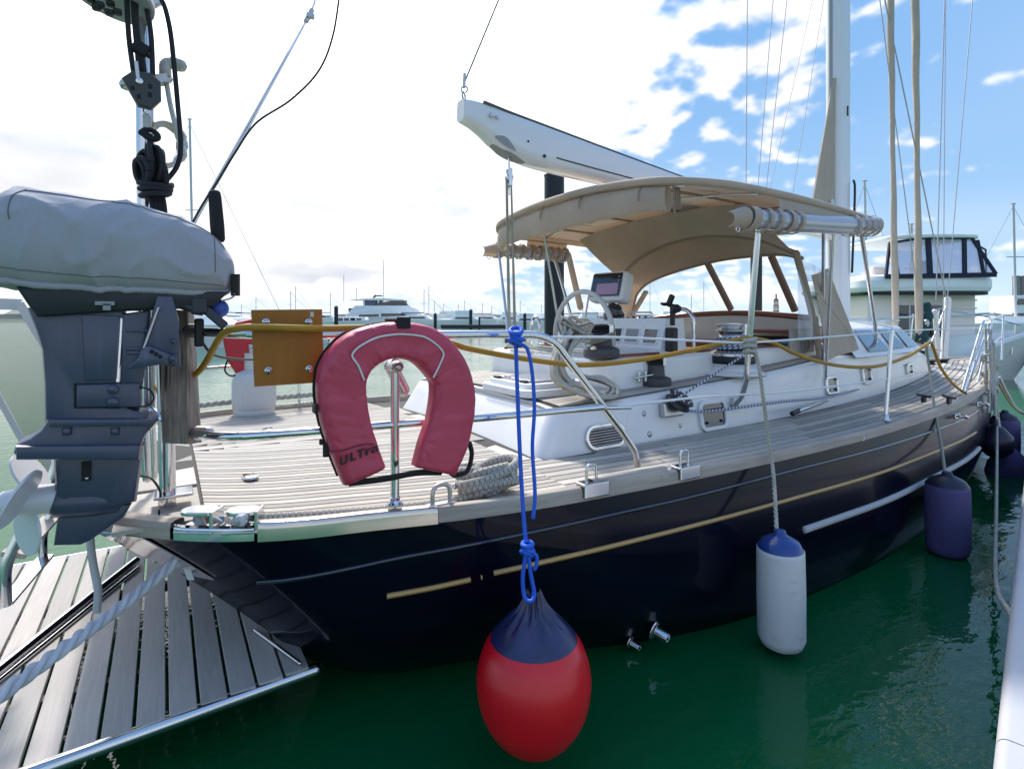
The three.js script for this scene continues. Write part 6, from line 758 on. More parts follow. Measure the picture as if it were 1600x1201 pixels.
  lf('long_fender', 'white cloth covered cylindrical fender with blue top hanging amidships', 1220.5, 925, 2.66, 0.106, 0.53, FW, BLUECAP, 0.02);
  const PURP = std(C(1, 1, 1), 0.9, 0, { map: tex(256, (u, v) => { const m = 1 + 0.35 * tn(u, v, 5, 5, 971, 4); return [0.335 * m, 0.30 * m, 0.47 * m]; }), bumpMap: weave, bumpScale: 0.001 }), NAVCAP = phy(C(0.012, 0.012, 0.03), 0.4, {});
  lf('long_fender', 'faded purple cylindrical fender hanging near the bow of the blue yacht', 1481, 806, 3.75, 0.125, 0.53, PURP, NAVCAP, 0.02);
  lf('long_fender', 'purple fender furthest forward by the bow behind the dark ball fenders', 1571, 690, 6.2, 0.13, 0.62, PURP, NAVCAP);
  for (const [px, py, Dd, r, lab, mt] of [[1557, 692, 5.6, 0.15, 'dark navy ball fender hanging at the bow ropes', NAVCAP], [1578, 738, 5.7, 0.20, 'large dark purple ball fender low over the water at the bow', PURP]]) { const p = atD(px, py, Dd), t = thing('ball_fender', lab, 'fender'); part(t, 'ball', lathe([[0, -r], [r * 0.5, -r * 0.88], [r * 0.86, -r * 0.5], [r, 0], [r * 0.88, r * 0.5], [r * 0.55, r * 0.92], [r * 0.22, r * 1.25], [0, r * 1.3]], 36).translate(p.x, p.y, p.z), mt); part(t, 'rope_eye', new THREE.TorusGeometry(r * 0.16, r * 0.05, 6, 14).translate(p.x, p.y + r * 1.36, p.z), NAVCAP); }
  // fender lanyards
  fenderRope('fender_lanyard', [inRail(1172, 538, 0.03), inRail(1182, 556, 0.01), inRail(1190, 600, -0.03), onZ(1203, 700, -1.78), atD(1209, 745, 2.86), atD(1214, 834, 2.66)], 0.0105, WROPE, 'white laid rope from the guard rail down to the white fender');
  { const P = []; for (let i = 0; i <= 90; i++) { const a = i / 90 * 2 * Math.PI * 6; P.push(inRail(1172 + 9 * Math.cos(a), 541 + (i / 90 - 0.5) * 26 + 3 * Math.sin(a * 0.5), 0.03 - 0.03 * Math.sin(a))); } solo('rope_hitch', rope(P, 0.009), WROPE, 'bunched white rope hitch round the guard rail above the white fender', 'rope'); }
  fenderRope('fender_lanyard', [onZ(1447, 535, -2.12), onZ(1453, 580, -2.10), onZ(1461, 640, -1.93), atD(1470, 690, 4.1), atD(1477, 738, 3.76)], 0.011, std(C(0.30, 0.31, 0.27), 0.9), 'grey green rope from the guard rail to the purple fender');
}
// mooring lines, coiled ropes
{
  const sl = thing('stern_mooring_line', 'thick grey three strand mooring line from the stern fairlead to lower left', 'rope');
  const P = [onZ(378, 812, -2.03), atD(352, 822, 2.2), atD(310, 850, 2.08), atD(200, 938, 1.80), atD(100, 1012, 1.55), atD(0, 1086, 1.36), atD(-260, 1290, 1.02)]; const sc = curve(P);
  part(sl, 'laid_rope', rope(P, 0.0205, 0.155, 0.009), std(C(1, 1, 1), 0.9, 0, { map: tex(64, (u, v) => { const m = 0.92 + 0.25 * tn(u, v, 9, 9, 341, 3); return [0.84 * m, 0.845 * m, 0.86 * m]; }) }));
  for (const [px, py, d] of [[313, 848, 2.085], [288, 866, 2.03]]) { const t = [...Array(400).keys()].map(i => i / 400).reduce((a, t) => { const p = sc.getPoint(t).distanceTo(atD(px, py, d)); return p < a[1] ? [t, p] : a; }, [0, 9])[0]; part(sl, 'red_whipping', sweep([sc.getPoint(t - 0.004), sc.getPoint(t + 0.004)], 0.0222, 12), std(C(0.45, 0.03, 0.06), 0.8)); }
  part(sl, 'cloth_tag', shell(3, 6, (u, v) => atD(mix(285, 296, u) + 10 * v * v - 2 * v, mix(868, 906, v), 2.0 + 0.01 * Math.sin(v * 4)), 0.002), std(C(0.62, 0.60, 0.57), 0.9));
  const dk = (px, py, dy = 0.012) => { const p = onY(px, py, 0.885); return V(p.x, deckY(p.x) + camb(p.x, p.z) + dy, p.z); };
  // starboard quarter cleat with its heap of rope
  const cp = dk(758, 760, 0.03), cl = part(yacht, 'mooring_cleat', [tube([V(cp.x - 0.15, cp.y + 0.035, cp.z + 0.01), V(cp.x + 0.17, cp.y + 0.045, cp.z - 0.03)], 0.013, 4, 10), tube([V(cp.x - 0.04, cp.y - 0.03, cp.z), V(cp.x - 0.04, cp.y + 0.04, cp.z)], 0.016, 1, 10), tube([V(cp.x + 0.05, cp.y - 0.03, cp.z - 0.01), V(cp.x + 0.05, cp.y + 0.04, cp.z - 0.01)], 0.016, 1, 10)], STEEL);
  const cr = thing('cleat_rope', 'heap of white braided rope made fast on the starboard stern cleat', 'rope');
  const BR = std(C(1, 1, 1), 0.85, 0, { map: tex(128, (u, v) => { const w = Math.abs(((u * 8 + v * 2) % 1) - 0.5) < 0.06 || Math.abs(((u * 8 - v * 2 + 8) % 1) - 0.5) < 0.05; const m = 0.94 + 0.2 * tn(u, v, 8, 8, 351, 3); return w ? [0.33, 0.33, 0.33] : [0.72 * m, 0.71 * m, 0.68 * m]; }) }); BR.map.repeat.set(6, 10);
  for (let i = 0; i < 7; i++) { const a0 = rr(0, 6), k = i / 6, Q = []; for (let j = 0; j <= 16; j++) { const a = a0 + j / 16 * Math.PI * 2; Q.push(V(cp.x + 0.005 + (0.125 - 0.02 * (i % 3)) * Math.cos(a) + 0.015 * Math.sin(a * 2 + i), cp.y + 0.012 + k * 0.065 + 0.035 * Math.sin(a + i * 1.3), cp.z + 0.075 * Math.sin(a) + 0.02 * Math.cos(i))); } part(cr, 'rope_turn', sweep(curve(Q).getPoints(54), 0.019, 9), BR); }
  part(cr, 'lead', cord([V(cp.x - 0.05, cp.y + 0.01, cp.z + 0.06), dk(705, 775, 0.018), dk(620, 787, 0.016), dk(520, 797, 0.016), dk(420, 806, 0.02), onZ(380, 806, -2.08)], 0.0155, 9), BR);
  // rope on the port side deck
  solo('port_rope', rope([V(-0.1, 0.95, -4.45), V(0.25, 0.955, -4.66), V(0.7, 0.955, -4.76), V(1.2, 0.95, -4.86)], 0.022), std(C(0.36, 0.35, 0.33), 0.9), 'grey rope lying along the far rail behind the gas bottle', 'rope'); solo('port_rope', rope([V(0.72, 0.90, -4.62), V(1.1, 0.90, -4.74), V(1.5, 0.905, -4.8)], 0.014), WROPE, 'pale rope lying on the deck right of the gas bottle', 'rope');
  // coil hung from the aft winch
  const cg = thing('coiled_sheet', 'coil of grey braided sheet hanging from the aft winch over the coaming', 'rope'); const SR = std(C(1, 1, 1), 0.85, 0, { map: tex(64, (u, v) => { const m = 0.9 + 0.3 * tn(u, v, 9, 9, 361, 3), st = Math.abs(v - 0.5) < 0.12; return st ? [0.52 * m, 0.50 * m, 0.45 * m] : [0.78 * m, 0.755 * m, 0.70 * m]; }) }); SR.map.repeat.set(3, 12);
  for (let i = 0; i < 9; i++) { const k = i / 6.5, z = -2.63 + 0.03 * (i % 4), e = rr(-9, 9); const W = [[880 + k * 12, 520 + e, z - 0.12], [868 + k * 10, 545, z - 0.03], [862 + k * 14, 580 - k * 6, z + 0.02], [872 + k * 16, 600 - k * 4, z + 0.05], [905 + k * 10, 612 - k * 5 + e, z + 0.10], [935 + k * 6, 622 - k * 3, z + 0.12], [958 - k * 5 + e, 620 - k * 2, z + 0.10], [966 - k * 8, 608 - k * 2, z + 0.06], [945 - k * 6, 594 + e * 0.5, z + 0.02], [915 - k * 2, 588, z - 0.02], [893, 575, z - 0.04], [885 + k * 4, 552, z - 0.05], [896 + k * 8, 525, z - 0.12]]; part(cg, 'rope_bight', cord(W.map(w => onZ(w[0], w[1], w[2] + rr(-0.02, 0.03))), 0.0125, 9), SR); }
  for (let i = 0; i < 6; i++) { const Q = []; for (let j = 0; j <= 16; j++) { const a = j / 16 * 6.283; Q.push(V(aftW.x - 0.02 + 0.10 * Math.cos(a), aftW.y + 0.13 + 0.012 * i + 0.03 * Math.cos(a), aftW.z + 0.09 * Math.sin(a))); } if (i < 3) part(cg, 'winch_turn', sweep(curve(Q).getPoints(40), 0.009, 8), SR); }
  part(cg, 'rope_tangle', sweep(curve(Array.from({ length: 60 }, (_, i) => { const a = i * 0.75; return onZ(892 + 20 * Math.cos(a) + i * 0.25, 515 + 14 * Math.sin(a * 1.1) + 6 * Math.sin(i), -2.72 + 0.05 * Math.sin(a * 0.7)); })).getPoints(400), 0.012, 8), SR);
  // genoa sheet: block to winch, and block forward along the deck
  const FL = std(C(1, 1, 1), 0.8, 0, { map: tex(64, (u, v) => { const w = ((u * 2 + v * 1) % 1) < 0.35; return w ? [0.16, 0.19, 0.33] : [0.76, 0.78, 0.82]; }) }); FL.map.repeat.set(14, 20);
  const sh = thing('genoa_sheet', 'white sheet with blue fleck from the turning block to the big winch', 'rope'), bl = houseSight(1050, 628, 0.09);
  part(sh, 'sheet', cord([bl, bl.clone().lerp(V(3.50, 1.37, -2.42), 0.5), V(3.50, 1.37, -2.42)], 0.0075, 8), FL); part(sh, 'sheet', cord([houseSight(1066, 640, 0.09), houseSight(1110, 642, 0.05), houseSight(1220, 628, 0.06), houseSight(1310, 617, 0.05), onY(1400, 588, 0.96)], 0.0085, 8), FL);
  for (let i = 0; i < 5; i++) { const Q = []; for (let j = 0; j <= 20; j++) { const a = j / 20 * 6.283; Q.push(V(bigPos.x + (0.108 - 0.002 * i) * Math.cos(a), htop(3.5) + 0.205 + i * 0.018 + 0.006 * Math.sin(a), bigPos.z + (0.108 - 0.002 * i) * Math.sin(a))); } part(sh, 'winch_turn', sweep(curve(Q).getPoints(60), 0.0085, 8), FL); }
  // bow lines
  const bow = [[1545, 505, 5.75, 1552, 640, 5.5, 'grey'], [1548, 515, 5.75, 1545, 645, 5.45, 'w'], [1550, 530, 5.75, 1556, 650, 5.45, 'w'], [1536, 560, 5.75, 1558, 655, 5.45, 'grey'], [1553, 535, 5.75, 1562, 668, 5.45, 'w'], [1540, 512, 5.75, 1538, 610, 5.6, 'w']]; const bt = thing('bow_lines', 'bunch of pale ropes tied to the pulpit and hanging over the bow', 'rope');
  for (const b of bow) part(bt, 'hanging_rope', rope([atD(b[0], b[1], b[2]), atD((b[0] + b[3]) / 2 + rr(-3, 3), (b[1] + b[4]) / 2, (b[2] + b[5]) / 2), atD(b[3], b[4], b[5])], b[6] === 'w' ? 0.014 : 0.010, 0.10, 0.012), b[6] === 'w' ? WROPE : GROPE);
  for (let i = 0; i < 6; i++) { const Q = []; for (let j = 0; j <= 12; j++) { const a = j / 12 * 6.283; Q.push(atD(1543 + (i % 2) * 8 + 9 * Math.cos(a + i), 560 + i * 17 - (i > 3 ? 40 : 0) + 6 * Math.sin(a), 5.72 + 0.05 * Math.sin(a))); } part(bt, 'rope_turn', sweep(curve(Q).getPoints(30), 0.014, 7), i % 3 ? WROPE : GROPE); }
  solo('bow_mooring_line', rope([atD(1563, 590, 6.2), atD(1575, 615, 6.6), atD(1592, 640, 7.0), atD(1625, 652, 7.4)], 0.016), GROPE, 'grey mooring line from the bow out to the right over the water', 'rope'); solo('bow_mooring_line', cord([atD(1562, 600, 6.2), atD(1578, 628, 6.6), atD(1596, 645, 7), atD(1625, 656, 7.4)], 0.010, 7), std(C(0.42, 0.40, 0.10), 0.8), 'thin yellow green line from the bow out to the right over the water', 'rope');
  fenderRope('dock_line', [atD(1558, 664, 5.6), atD(1558, 720, 4.8), atD(1557, 800, 3.9), atD(1556, 885, 3.05), atD(1561, 928, 2.62), atD(1574, 950, 2.38), atD(1588, 975, 2.22), atD(1625, 1060, 1.9)], 0.0118, WROPE, 'white mooring line dropping from the bow to the edge of the dock', true);
}
// ---------- dock at right ----------
{
  const a = onY(1550, 1201, 0.4), b = onY(1598, 770, 0.4), dir = b.clone().sub(a).setY(0).normalize(), m = frameOf(V(a.x, 0, a.z), dir, V(0, 1, 0)); // local x along, y up, z to the starboard side
  const flip = V(0, 0, 1).transformDirection(m).z > 0 ? 1 : -1;
  const dock = thing('floating_dock', 'grey floating dock with white rubber edge strip at the right', 'dock');
  const w = 0.075, ES = phy(C(0.60, 0.60, 0.64), 0.55, { map: gelTex });
  for (const [x0, x1] of [[-1.5, 0.16], [0.165, 9.0]]) { const s = new THREE.Shape(); s.moveTo(0, 0.08); s.lineTo(0, 0.36); s.quadraticCurveTo(0, 0.4, 0.03, 0.402); s.lineTo(w + 0.06, 0.402); s.lineTo(w + 0.06, 0.08); const g = extr(s, x1 - x0, 0); g.rotateY(Math.PI / 2); g.scale(1, 1, 1); const p = g.attributes.position; for (let i = 0; i < p.count; i++) { const X = p.getX(i), Y = p.getY(i), Z = p.getZ(i); p.setXYZ(i, x0 + X, Y, -Z * flip); } g.computeVertexNormals(); part(dock, 'edge_strip', put(g, m), ES); }
  for (let i = 0; i < 16; i++) part(dock, 'screw', put(lathe([[0, 0.004], [0.005, 0.003], [0.006, 0], [0, 0]], 8).translate(-0.3 + i * 0.16, 0.402, flip * 0.105), m), DULLSTEEL);
  for (let i = 0; i < 26; i++) { const x0 = -1.4 + i * 0.40; for (let j = 0; j < 1; j++) part(dock, 'plank', put(box(0.388, 0.035, 1.6, x0 + 0.2, 0.372, flip * (w + 0.072 + 0.8), 0.004), m), OLDTEAK[(i * 2) % 3]); }
  part(dock, 'float', put(box(10.4, 0.34, 1.6, 3.8, 0.17, flip * 0.95), m), std(C(0.06, 0.06, 0.06), 0.9));
}
// ---------- background ----------
const BOATWHITE = phy(C(0.93, 0.93, 0.93), 0.5, { clearcoat: 0.1 }), CREAM = std(C(0.90, 0.80, 0.70), 0.5), NAVYCLOTH = std(C(0.012, 0.014, 0.04), 0.7), RUBBER = std(C(0.01, 0.01, 0.012), 0.6);
const local = (px, D) => { const o = atD(px, PCY, D); return new THREE.Matrix4().makeBasis(RGT, V(0, 1, 0), FWD.clone().negate()).setPosition(o.x, 0, o.z); };
{ // flybridge motor yacht moored ahead
  const D = 14.5, k = D / FP, m = local(1465, D), q = (px, py, z = 0) => V((px - 1465) * k, EYE - (py - PCY) * k, z), my = thing('flybridge_motor_yacht', 'white flybridge motor yacht with navy trimmed clear screens, moored ahead of the blue yacht', 'motor yacht');
  const P = (n, g, mat, par = my) => part(par, n, put(Array.isArray(g) ? merge(g) : g, m), mat);
  const half = (px, py0) => 0;
  // hull: beamy, seen from its quarter, rail rising to the right
  P('hull', grid(24, 10, (u, v) => { const a = mix(-0.25, Math.PI + 0.25, u), x = -1.55 * Math.cos(a), z = 0.7 * Math.pow(Math.max(0, Math.sin(a)), 0.6) - (Math.sin(a) < 0 ? 3.2 * Math.abs(Math.sin(a)) * 4 : 0); const f = mix(1.07, 0.86, v); return V(x * f + 0.15, mix(1.02 + 0.25 * sstep(-1, 1, x / 1.6), -0.05, v), z * f); }, { su: 5, sv: 1 }), BOATWHITE);
  P('aft_deck', box(3.1, 0.06, 3.6, 0.1, 0.98, -1.5), BOATWHITE);
  P('hull', box(2.6, 1.2, 4.0, 0.0, 0.5, -3.2, 0.1), BOATWHITE);
  // saloon with sliding door
  const sa = P('saloon', [box((1553 - 1378) * k, (530 - 452) * k, 3.0, q(1465.5, 0).x, q(0, 491).y, -2.0, 0.12)], CREAM);
  const dr = P('door', box((1496 - 1417) * k, (530 - 472) * k, 0.05, q(1457, 0).x, q(0, 502).y, -0.5, 0.01), WHITEPLASTIC, my); for (const [a, b] of [[1419, 1441], [1444, 1467], [1470, 1494]]) P('door_pane', box((b - a) * k, (528 - 476) * k, 0.03, q((a + b) / 2, 0).x, q(0, 502).y, -0.475), DARKGLASS, dr);
  for (let i = 0; i < 4; i++) P('cabin_step', box(0.75, 0.04, 0.06, q(1528, 0).x, q(0, 468 + i * 13).y, -0.48, 0.01), CREAM);
  // overhanging flybridge
  const fbm2 = (y, x0, x1, z0, z1, n = 30) => 0; const ring = (py, x0, x1, zf, zb, r) => { const s = new THREE.Shape(); const a = q(x0, py).x, b = q(x1, py).x; s.moveTo(a, -zb); s.lineTo(a, -zf + r + 0.1); s.quadraticCurveTo(a, -zf + 0.05, a + r, -zf - 0.1); s.quadraticCurveTo((a + b) / 2, -zf - 0.32, b - r, -zf - 0.1); s.quadraticCurveTo(b, -zf + 0.05, b, -zf + r + 0.1); s.lineTo(b, -zb); return s; };
  const slab = (py0, py1, x0, x1, zf, zb, n, mat, bev = 0.03) => { const y0 = q(0, py1).y, y1 = q(0, py0).y, s = ring(py0, x0, x1, zf, zb, 0.35), g = new THREE.ExtrudeGeometry(s, { depth: y1 - y0 - 2 * bev, bevelEnabled: true, bevelSize: bev, bevelThickness: bev, bevelSegments: 2, curveSegments: 12 }); g.rotateX(-Math.PI / 2); g.translate(0, y0 + bev, 0); return P(n, boxUV(g), mat); };
  const fb = slab(428, 456, 1370, 1568, -0.34, -3.4, 'flybridge', BOATWHITE, 0.14); slab(455, 459.5, 1370, 1568, -0.27, -3.4, 'rub_line', BLACK, 0.02); slab(446, 449, 1368, 1570, -0.26, -3.4, 'flybridge_lip', BOATWHITE, 0.02);
  slab(365, 371, 1404, 1545, -0.15, -2.9, 'roof', BOATWHITE, 0.03);
  // clear screens between navy cloth frames
  const T = [[1404, 380], [1410, 376], [1452, 369], [1474, 368], [1520, 371], [1537, 374], [1556, 425]], fr = (a, b, w = 0.07) => P('screen_frame', bar(a, b, w, 0.05, V(0, 0, 1)), NAVYCLOTH);
  const zf = 0.02; fr(q(1383, 432, zf), q(1556, 429, zf), 0.12); fr(q(1384, 432, zf), q(1405, 376, -0.35)); fr(q(1405, 377, -0.35), q(1452, 370, -0.1)); fr(q(1452, 370, -0.1), q(1524, 371, -0.1)); fr(q(1524, 371, -0.1), q(1556, 428, zf)); fr(q(1455, 370, -0.1), q(1453, 430, zf), 0.13); fr(q(1512, 371, -0.1), q(1507, 430, zf), 0.1); fr(q(1533, 374, -0.1), q(1537, 430, zf)); fr(q(1409, 377, -0.3), q(1403, 430, zf));
  for (const [a, b, c, d] of [[[1406, 378], [1452, 371], [1450, 428], [1400, 429]], [[1458, 371], [1510, 372], [1505, 428], [1456, 428]], [[1514, 372], [1532, 375], [1553, 427], [1510, 428]]]) P('clear_screen', quadTh(q(...d, 0), q(...c, 0), q(...b, -0.12), q(...a, -0.2), 0.006), phy(C(0.72, 0.74, 0.82), 0.08, { transmission: 0.85, thickness: 0, side: THREE.DoubleSide }));
  P('helm_seat', [box(0.5, 0.5, 0.3, q(1490, 0).x, q(0, 415).y, -1.2, 0.08)], BOATWHITE); P('helm_seat', box(0.4, 0.35, 0.3, q(1425, 0).x, q(0, 420).y, -1.4, 0.08), CREAM);
  P('flybridge_aerial', [bar(q(1547, 383, -0.3), q(1556, 388, -0.3), 0.05, 0.03), bar(q(1556, 388, -0.3), q(1557, 425, -0.3), 0.03, 0.03, V(0, 0, 1))], BLACK);
  // rails on the near quarter
  for (const [a, b] of [[[1385, 495], [1433, 483]], [[1433, 483], [1492, 492]], [[1492, 492], [1552, 507]]]) P('deck_rail', tube([q(...a, 0.75), q(...b, 0.8)], 0.02, 1, 8), STEEL);
  for (const [px, y0, y1] of [[1418, 487, 545], [1432, 484, 545], [1511, 497, 550], [1545, 505, 550], [1394, 492, 545]]) P('rail_post', tube([q(px, y0, 0.77), q(px - 5, y1, 0.77)], 0.018, 1, 8), STEEL);
  P('bow_side', [shell(16, 8, (u, v) => { const tx = mix(1466, 1594, u), ty = mix(553, 511, Math.pow(u, 0.8)), bx = mix(1478, 1568, u); const p = q(mix(tx, bx, Math.pow(v, 1.15)), mix(ty, 594, v), 1.05 - 0.5 * v - 0.35 * u); return p; }, 0.05)], BOATWHITE); P('bow_rail_cap', sweep(along(0, 1, 14, u => q(mix(1466, 1594, u), mix(553, 511, Math.pow(u, 0.8)) - 1.5, 1.05 - 0.35 * u)), 0.04, 8), BOATWHITE); P('cockpit_table', box(0.8, 0.03, 0.4, q(1400, 0).x, q(0, 520).y, 0.3, 0.01), BOATWHITE);
  for (const [px, py, w, h, lab] of [[1586, 560, 0.36, 0.75, 'big black fender']]) { const c = q(px, py, 0.6); P('black_fender', lathe([[0, -h / 2], [w * 0.3, -h * 0.48], [w / 2, -h * 0.34], [w / 2, h * 0.34], [w * 0.3, h * 0.48], [0, h / 2]], 24).translate(c.x, c.y, c.z), RUBBER, my); }
  solo('black_fender', put(lathe([[0, -0.4], [0.15, -0.37], [0.2, -0.25], [0.2, 0.25], [0.15, 0.37], [0, 0.42]], 24).translate(2.14, 0.36, 1.0), m), RUBBER, 'black cylindrical fender on the side of the flybridge yacht', 'fender');
  for (const x of [1572, 1580]) P('mooring_line', cord([q(x, 530, 0.7), q(x + 10, 548, 0.9), q(x + 26, 566, 1.3)], 0.02, 6), RUBBER);
}
function solid(name, label, cat, group, D, px, fn) { const k = D / FP, m = local(px, D), o = thing(name, label, cat, group), q = (x, y, z = 0) => V((x - px) * k, EYE - (y - PCY) * k, z); fn((n, g, mat, par) => part(par || o, n, put(Array.isArray(g) ? merge(g) : g, m), mat), q, k); return o; }
const hullLoft = (L, h, b, sheerUp = 0.3) => grid(20, 8, (u, v) => { const x = mix(-L / 2, L / 2, u), w = b * Math.pow(Math.min(1, (1 - u) * 2.2), 0.6) * mix(1, 0.75, v), s = v * 2 - 1; return V(x + (v < 0.001 ? 0 : 0), 0, 0); }) && (() => { const prof = v => v; return [1, -1].map(s => grid(20, 6, (u, v) => { const x = mix(-L / 2, L / 2 + h * 0.5 * (1 - v), u), w = b * Math.pow(Math.min(1, (1 - u) * 2.4), 0.6); return V(x, mix(h * (1 + sheerUp * u * u), -0.05, v), s * w * mix(1, 0.78, v)); }, { flip: s > 0 })).concat([grid(16, 2, (u, v) => { const x = mix(-L / 2, L / 2 + h * 0.5, u), w = b * Math.pow(Math.min(1, (1 - u) * 2.4), 0.6); return V(x, h * (1 + sheerUp * u * u) - 0.02, mix(-w, w, v)); }, { flip: true }), new THREE.PlaneGeometry(b * 2, h).rotateY(-Math.PI / 2).translate(-L / 2, h / 2, 0)]); })();
// large motor yacht across the basin
solid('motor_yacht', 'long white motor yacht with dark wraparound windows across the basin', 'motor yacht', null, 100, 610, (P, q, k) => {
  P('hull', hullLoft(20, 1.55, 2.4, 0.55).map(g => g.translate(1.5, 0, 0)), BOATWHITE); const pr = (l, d, z = -d / 2) => prism(l.map(p => { const v = q(...p); return [v.x, v.y]; }), d, 0.04).translate(0, 0, z);
  P('main_deck', pr([[545, 494], [668, 499], [655, 483], [640, 478], [590, 482], [548, 490]], 4.2), BOATWHITE); P('saloon_window', pr([[600, 495], [664, 499], [655, 492], [630, 490], [600, 490]], 4.3), DARKGLASS); P('saloon_window', pr([[565, 500], [596, 500], [596, 491], [566, 492]], 4.3), DARKGLASS);
  P('upper_deck', pr([[549, 488], [655, 484], [643, 478], [560, 478]], 4), BOATWHITE); P('upper_window', pr([[592, 480], [644, 480], [632, 470], [612, 471], [592, 474]], 3.4), DARKGLASS); P('aft_screen', pr([[549, 488], [591, 486], [591, 481], [549, 482]], 3.4), BLACK); P('aft_window', pr([[575, 480], [589, 480], [591, 470], [575, 470]], 3.0), phy(C(0.08, 0.09, 0.16), 0.1)); P('hardtop', pr([[548, 469], [640, 470], [632, 468], [600, 466], [575, 467]], 3.8), BOATWHITE); for (const x of [571, 593]) P('roof_post', pr([[x, 480], [x + 2, 480], [x + 2, 469], [x, 469]], 3.2), BOATWHITE);
  P('radar', [bar(q(583, 466), q(587, 461), 0.3, 0.3), box(1.2, 0.2, 0.3, q(592, 462).x, q(592, 462).y, 0)], BLACK); for (const [x, y] of [[537, 430], [599, 406], [557, 450]]) P('aerial', tube([q(x, 470), q(x, y)], 0.05, 1, 5), GREYPLASTIC);
});
solid('cabin_launch', 'small white cabin launch with three dark side windows in front of the long motor yacht', 'launch', null, 80, 548, (P, q, k) => { P('hull', hullLoft(9, 1.0, 1.4, 0.3), BOATWHITE); P('cabin', box(4.6, 0.85, 2, q(548, 0).x, q(0, 500).y, 0, 0.1), BOATWHITE); for (let i = 0; i < 4; i++) P('cabin_window', box(0.75, 0.5, 2.05, q(535 + i * 9.5, 0).x, q(0, 499).y, 0, 0.06), DARKGLASS); });
solid('power_boat', 'white power boat with blue hull band moored beyond the gas bottle', 'boat', null, 34, 395, (P, q, k) => { P('hull', hullLoft(9, 0.85, 1.3, 0.25), BOATWHITE); P('hull_band', box(8.6, 0.2, 2.45, 0, 0.12, 0, 0.05), std(C(0.02, 0.05, 0.12), 0.4)); P('cabin', prism([[-3, 0.8], [1.5, 0.85], [0.6, 1.5], [-2.6, 1.55]], 1.8, 0.05).translate(0, 0, -0.9), BOATWHITE); P('cabin_window', prism([[-2.4, 1.0], [0.9, 1.0], [0.4, 1.35], [-2.3, 1.35]], 1.94, 0.02).translate(0, 0, -0.97), DARKGLASS); });
// black mooring piles
const pile = (px, y0, D, w, label, top = 'cap') => { const r = w * D / FP / 2, b = atD(px, PCY, D), h = EYE - (y0 - PCY) * D / FP; const p = thing('mooring_pile', label, 'pile'); part(p, 'pile_shaft', lathe([[0, -1], [r, -1], [r, h], [0, h]], 28).translate(b.x, 0, b.z), std(C(0.012, 0.013, 0.016), 0.55)); if (top) part(p, 'pile_cap', lathe([[r * 1.05, 0], [r * 1.05, r * 0.12], [0, r * (top === 'cone' ? 1.1 : 0.2)]], 28).translate(b.x, h, b.z), top === 'cone' ? std(C(0.5, 0.5, 0.5), 0.5) : std(C(0.02, 0.02, 0.022), 0.5)); };
pile(866, 275, 17, 31, 'tall thick black mooring pile rising behind the helm of the blue yacht'); pile(1182, 398, 22, 17, 'black mooring pile seen through the sprayhood window'); pile(1349, 446, 26, 13, 'black mooring pile to the left of the flybridge yacht'); pile(735.5, 484, 90, 5, 'slim black pile with pale cone left of the boom tackle', 'cone'); pile(525, 479, 75, 6, 'black pile with pale cone at left of the long motor yacht', 'cone'); pile(680, 490, 85, 5, 'short black pile with pale cone near the bow of the long motor yacht', 'cone'); pile(820, 490, 90, 5, 'short black pile left of the helm', 'cone'); pile(749, 496, 70, 3, 'low thin black pile just right of the slim one', null);
// floating pontoons along the basin
for (const [a, b, D, lab] of [[690, 790, 75, 'low dark pontoon below the row of boats at centre'], [300, 560, 95, 'long low pontoon across the basin at left'], [790, 1000, 95, 'long low pontoon across the basin behind the helm']]) solid('pontoon', lab, 'pontoon', null, D, (a + b) / 2, (P, q, k) => { P('pontoon_deck', box((b - a) * k, 0.5, 2, 0, 0.3, 0), std(C(0.05, 0.05, 0.055), 0.9)); });
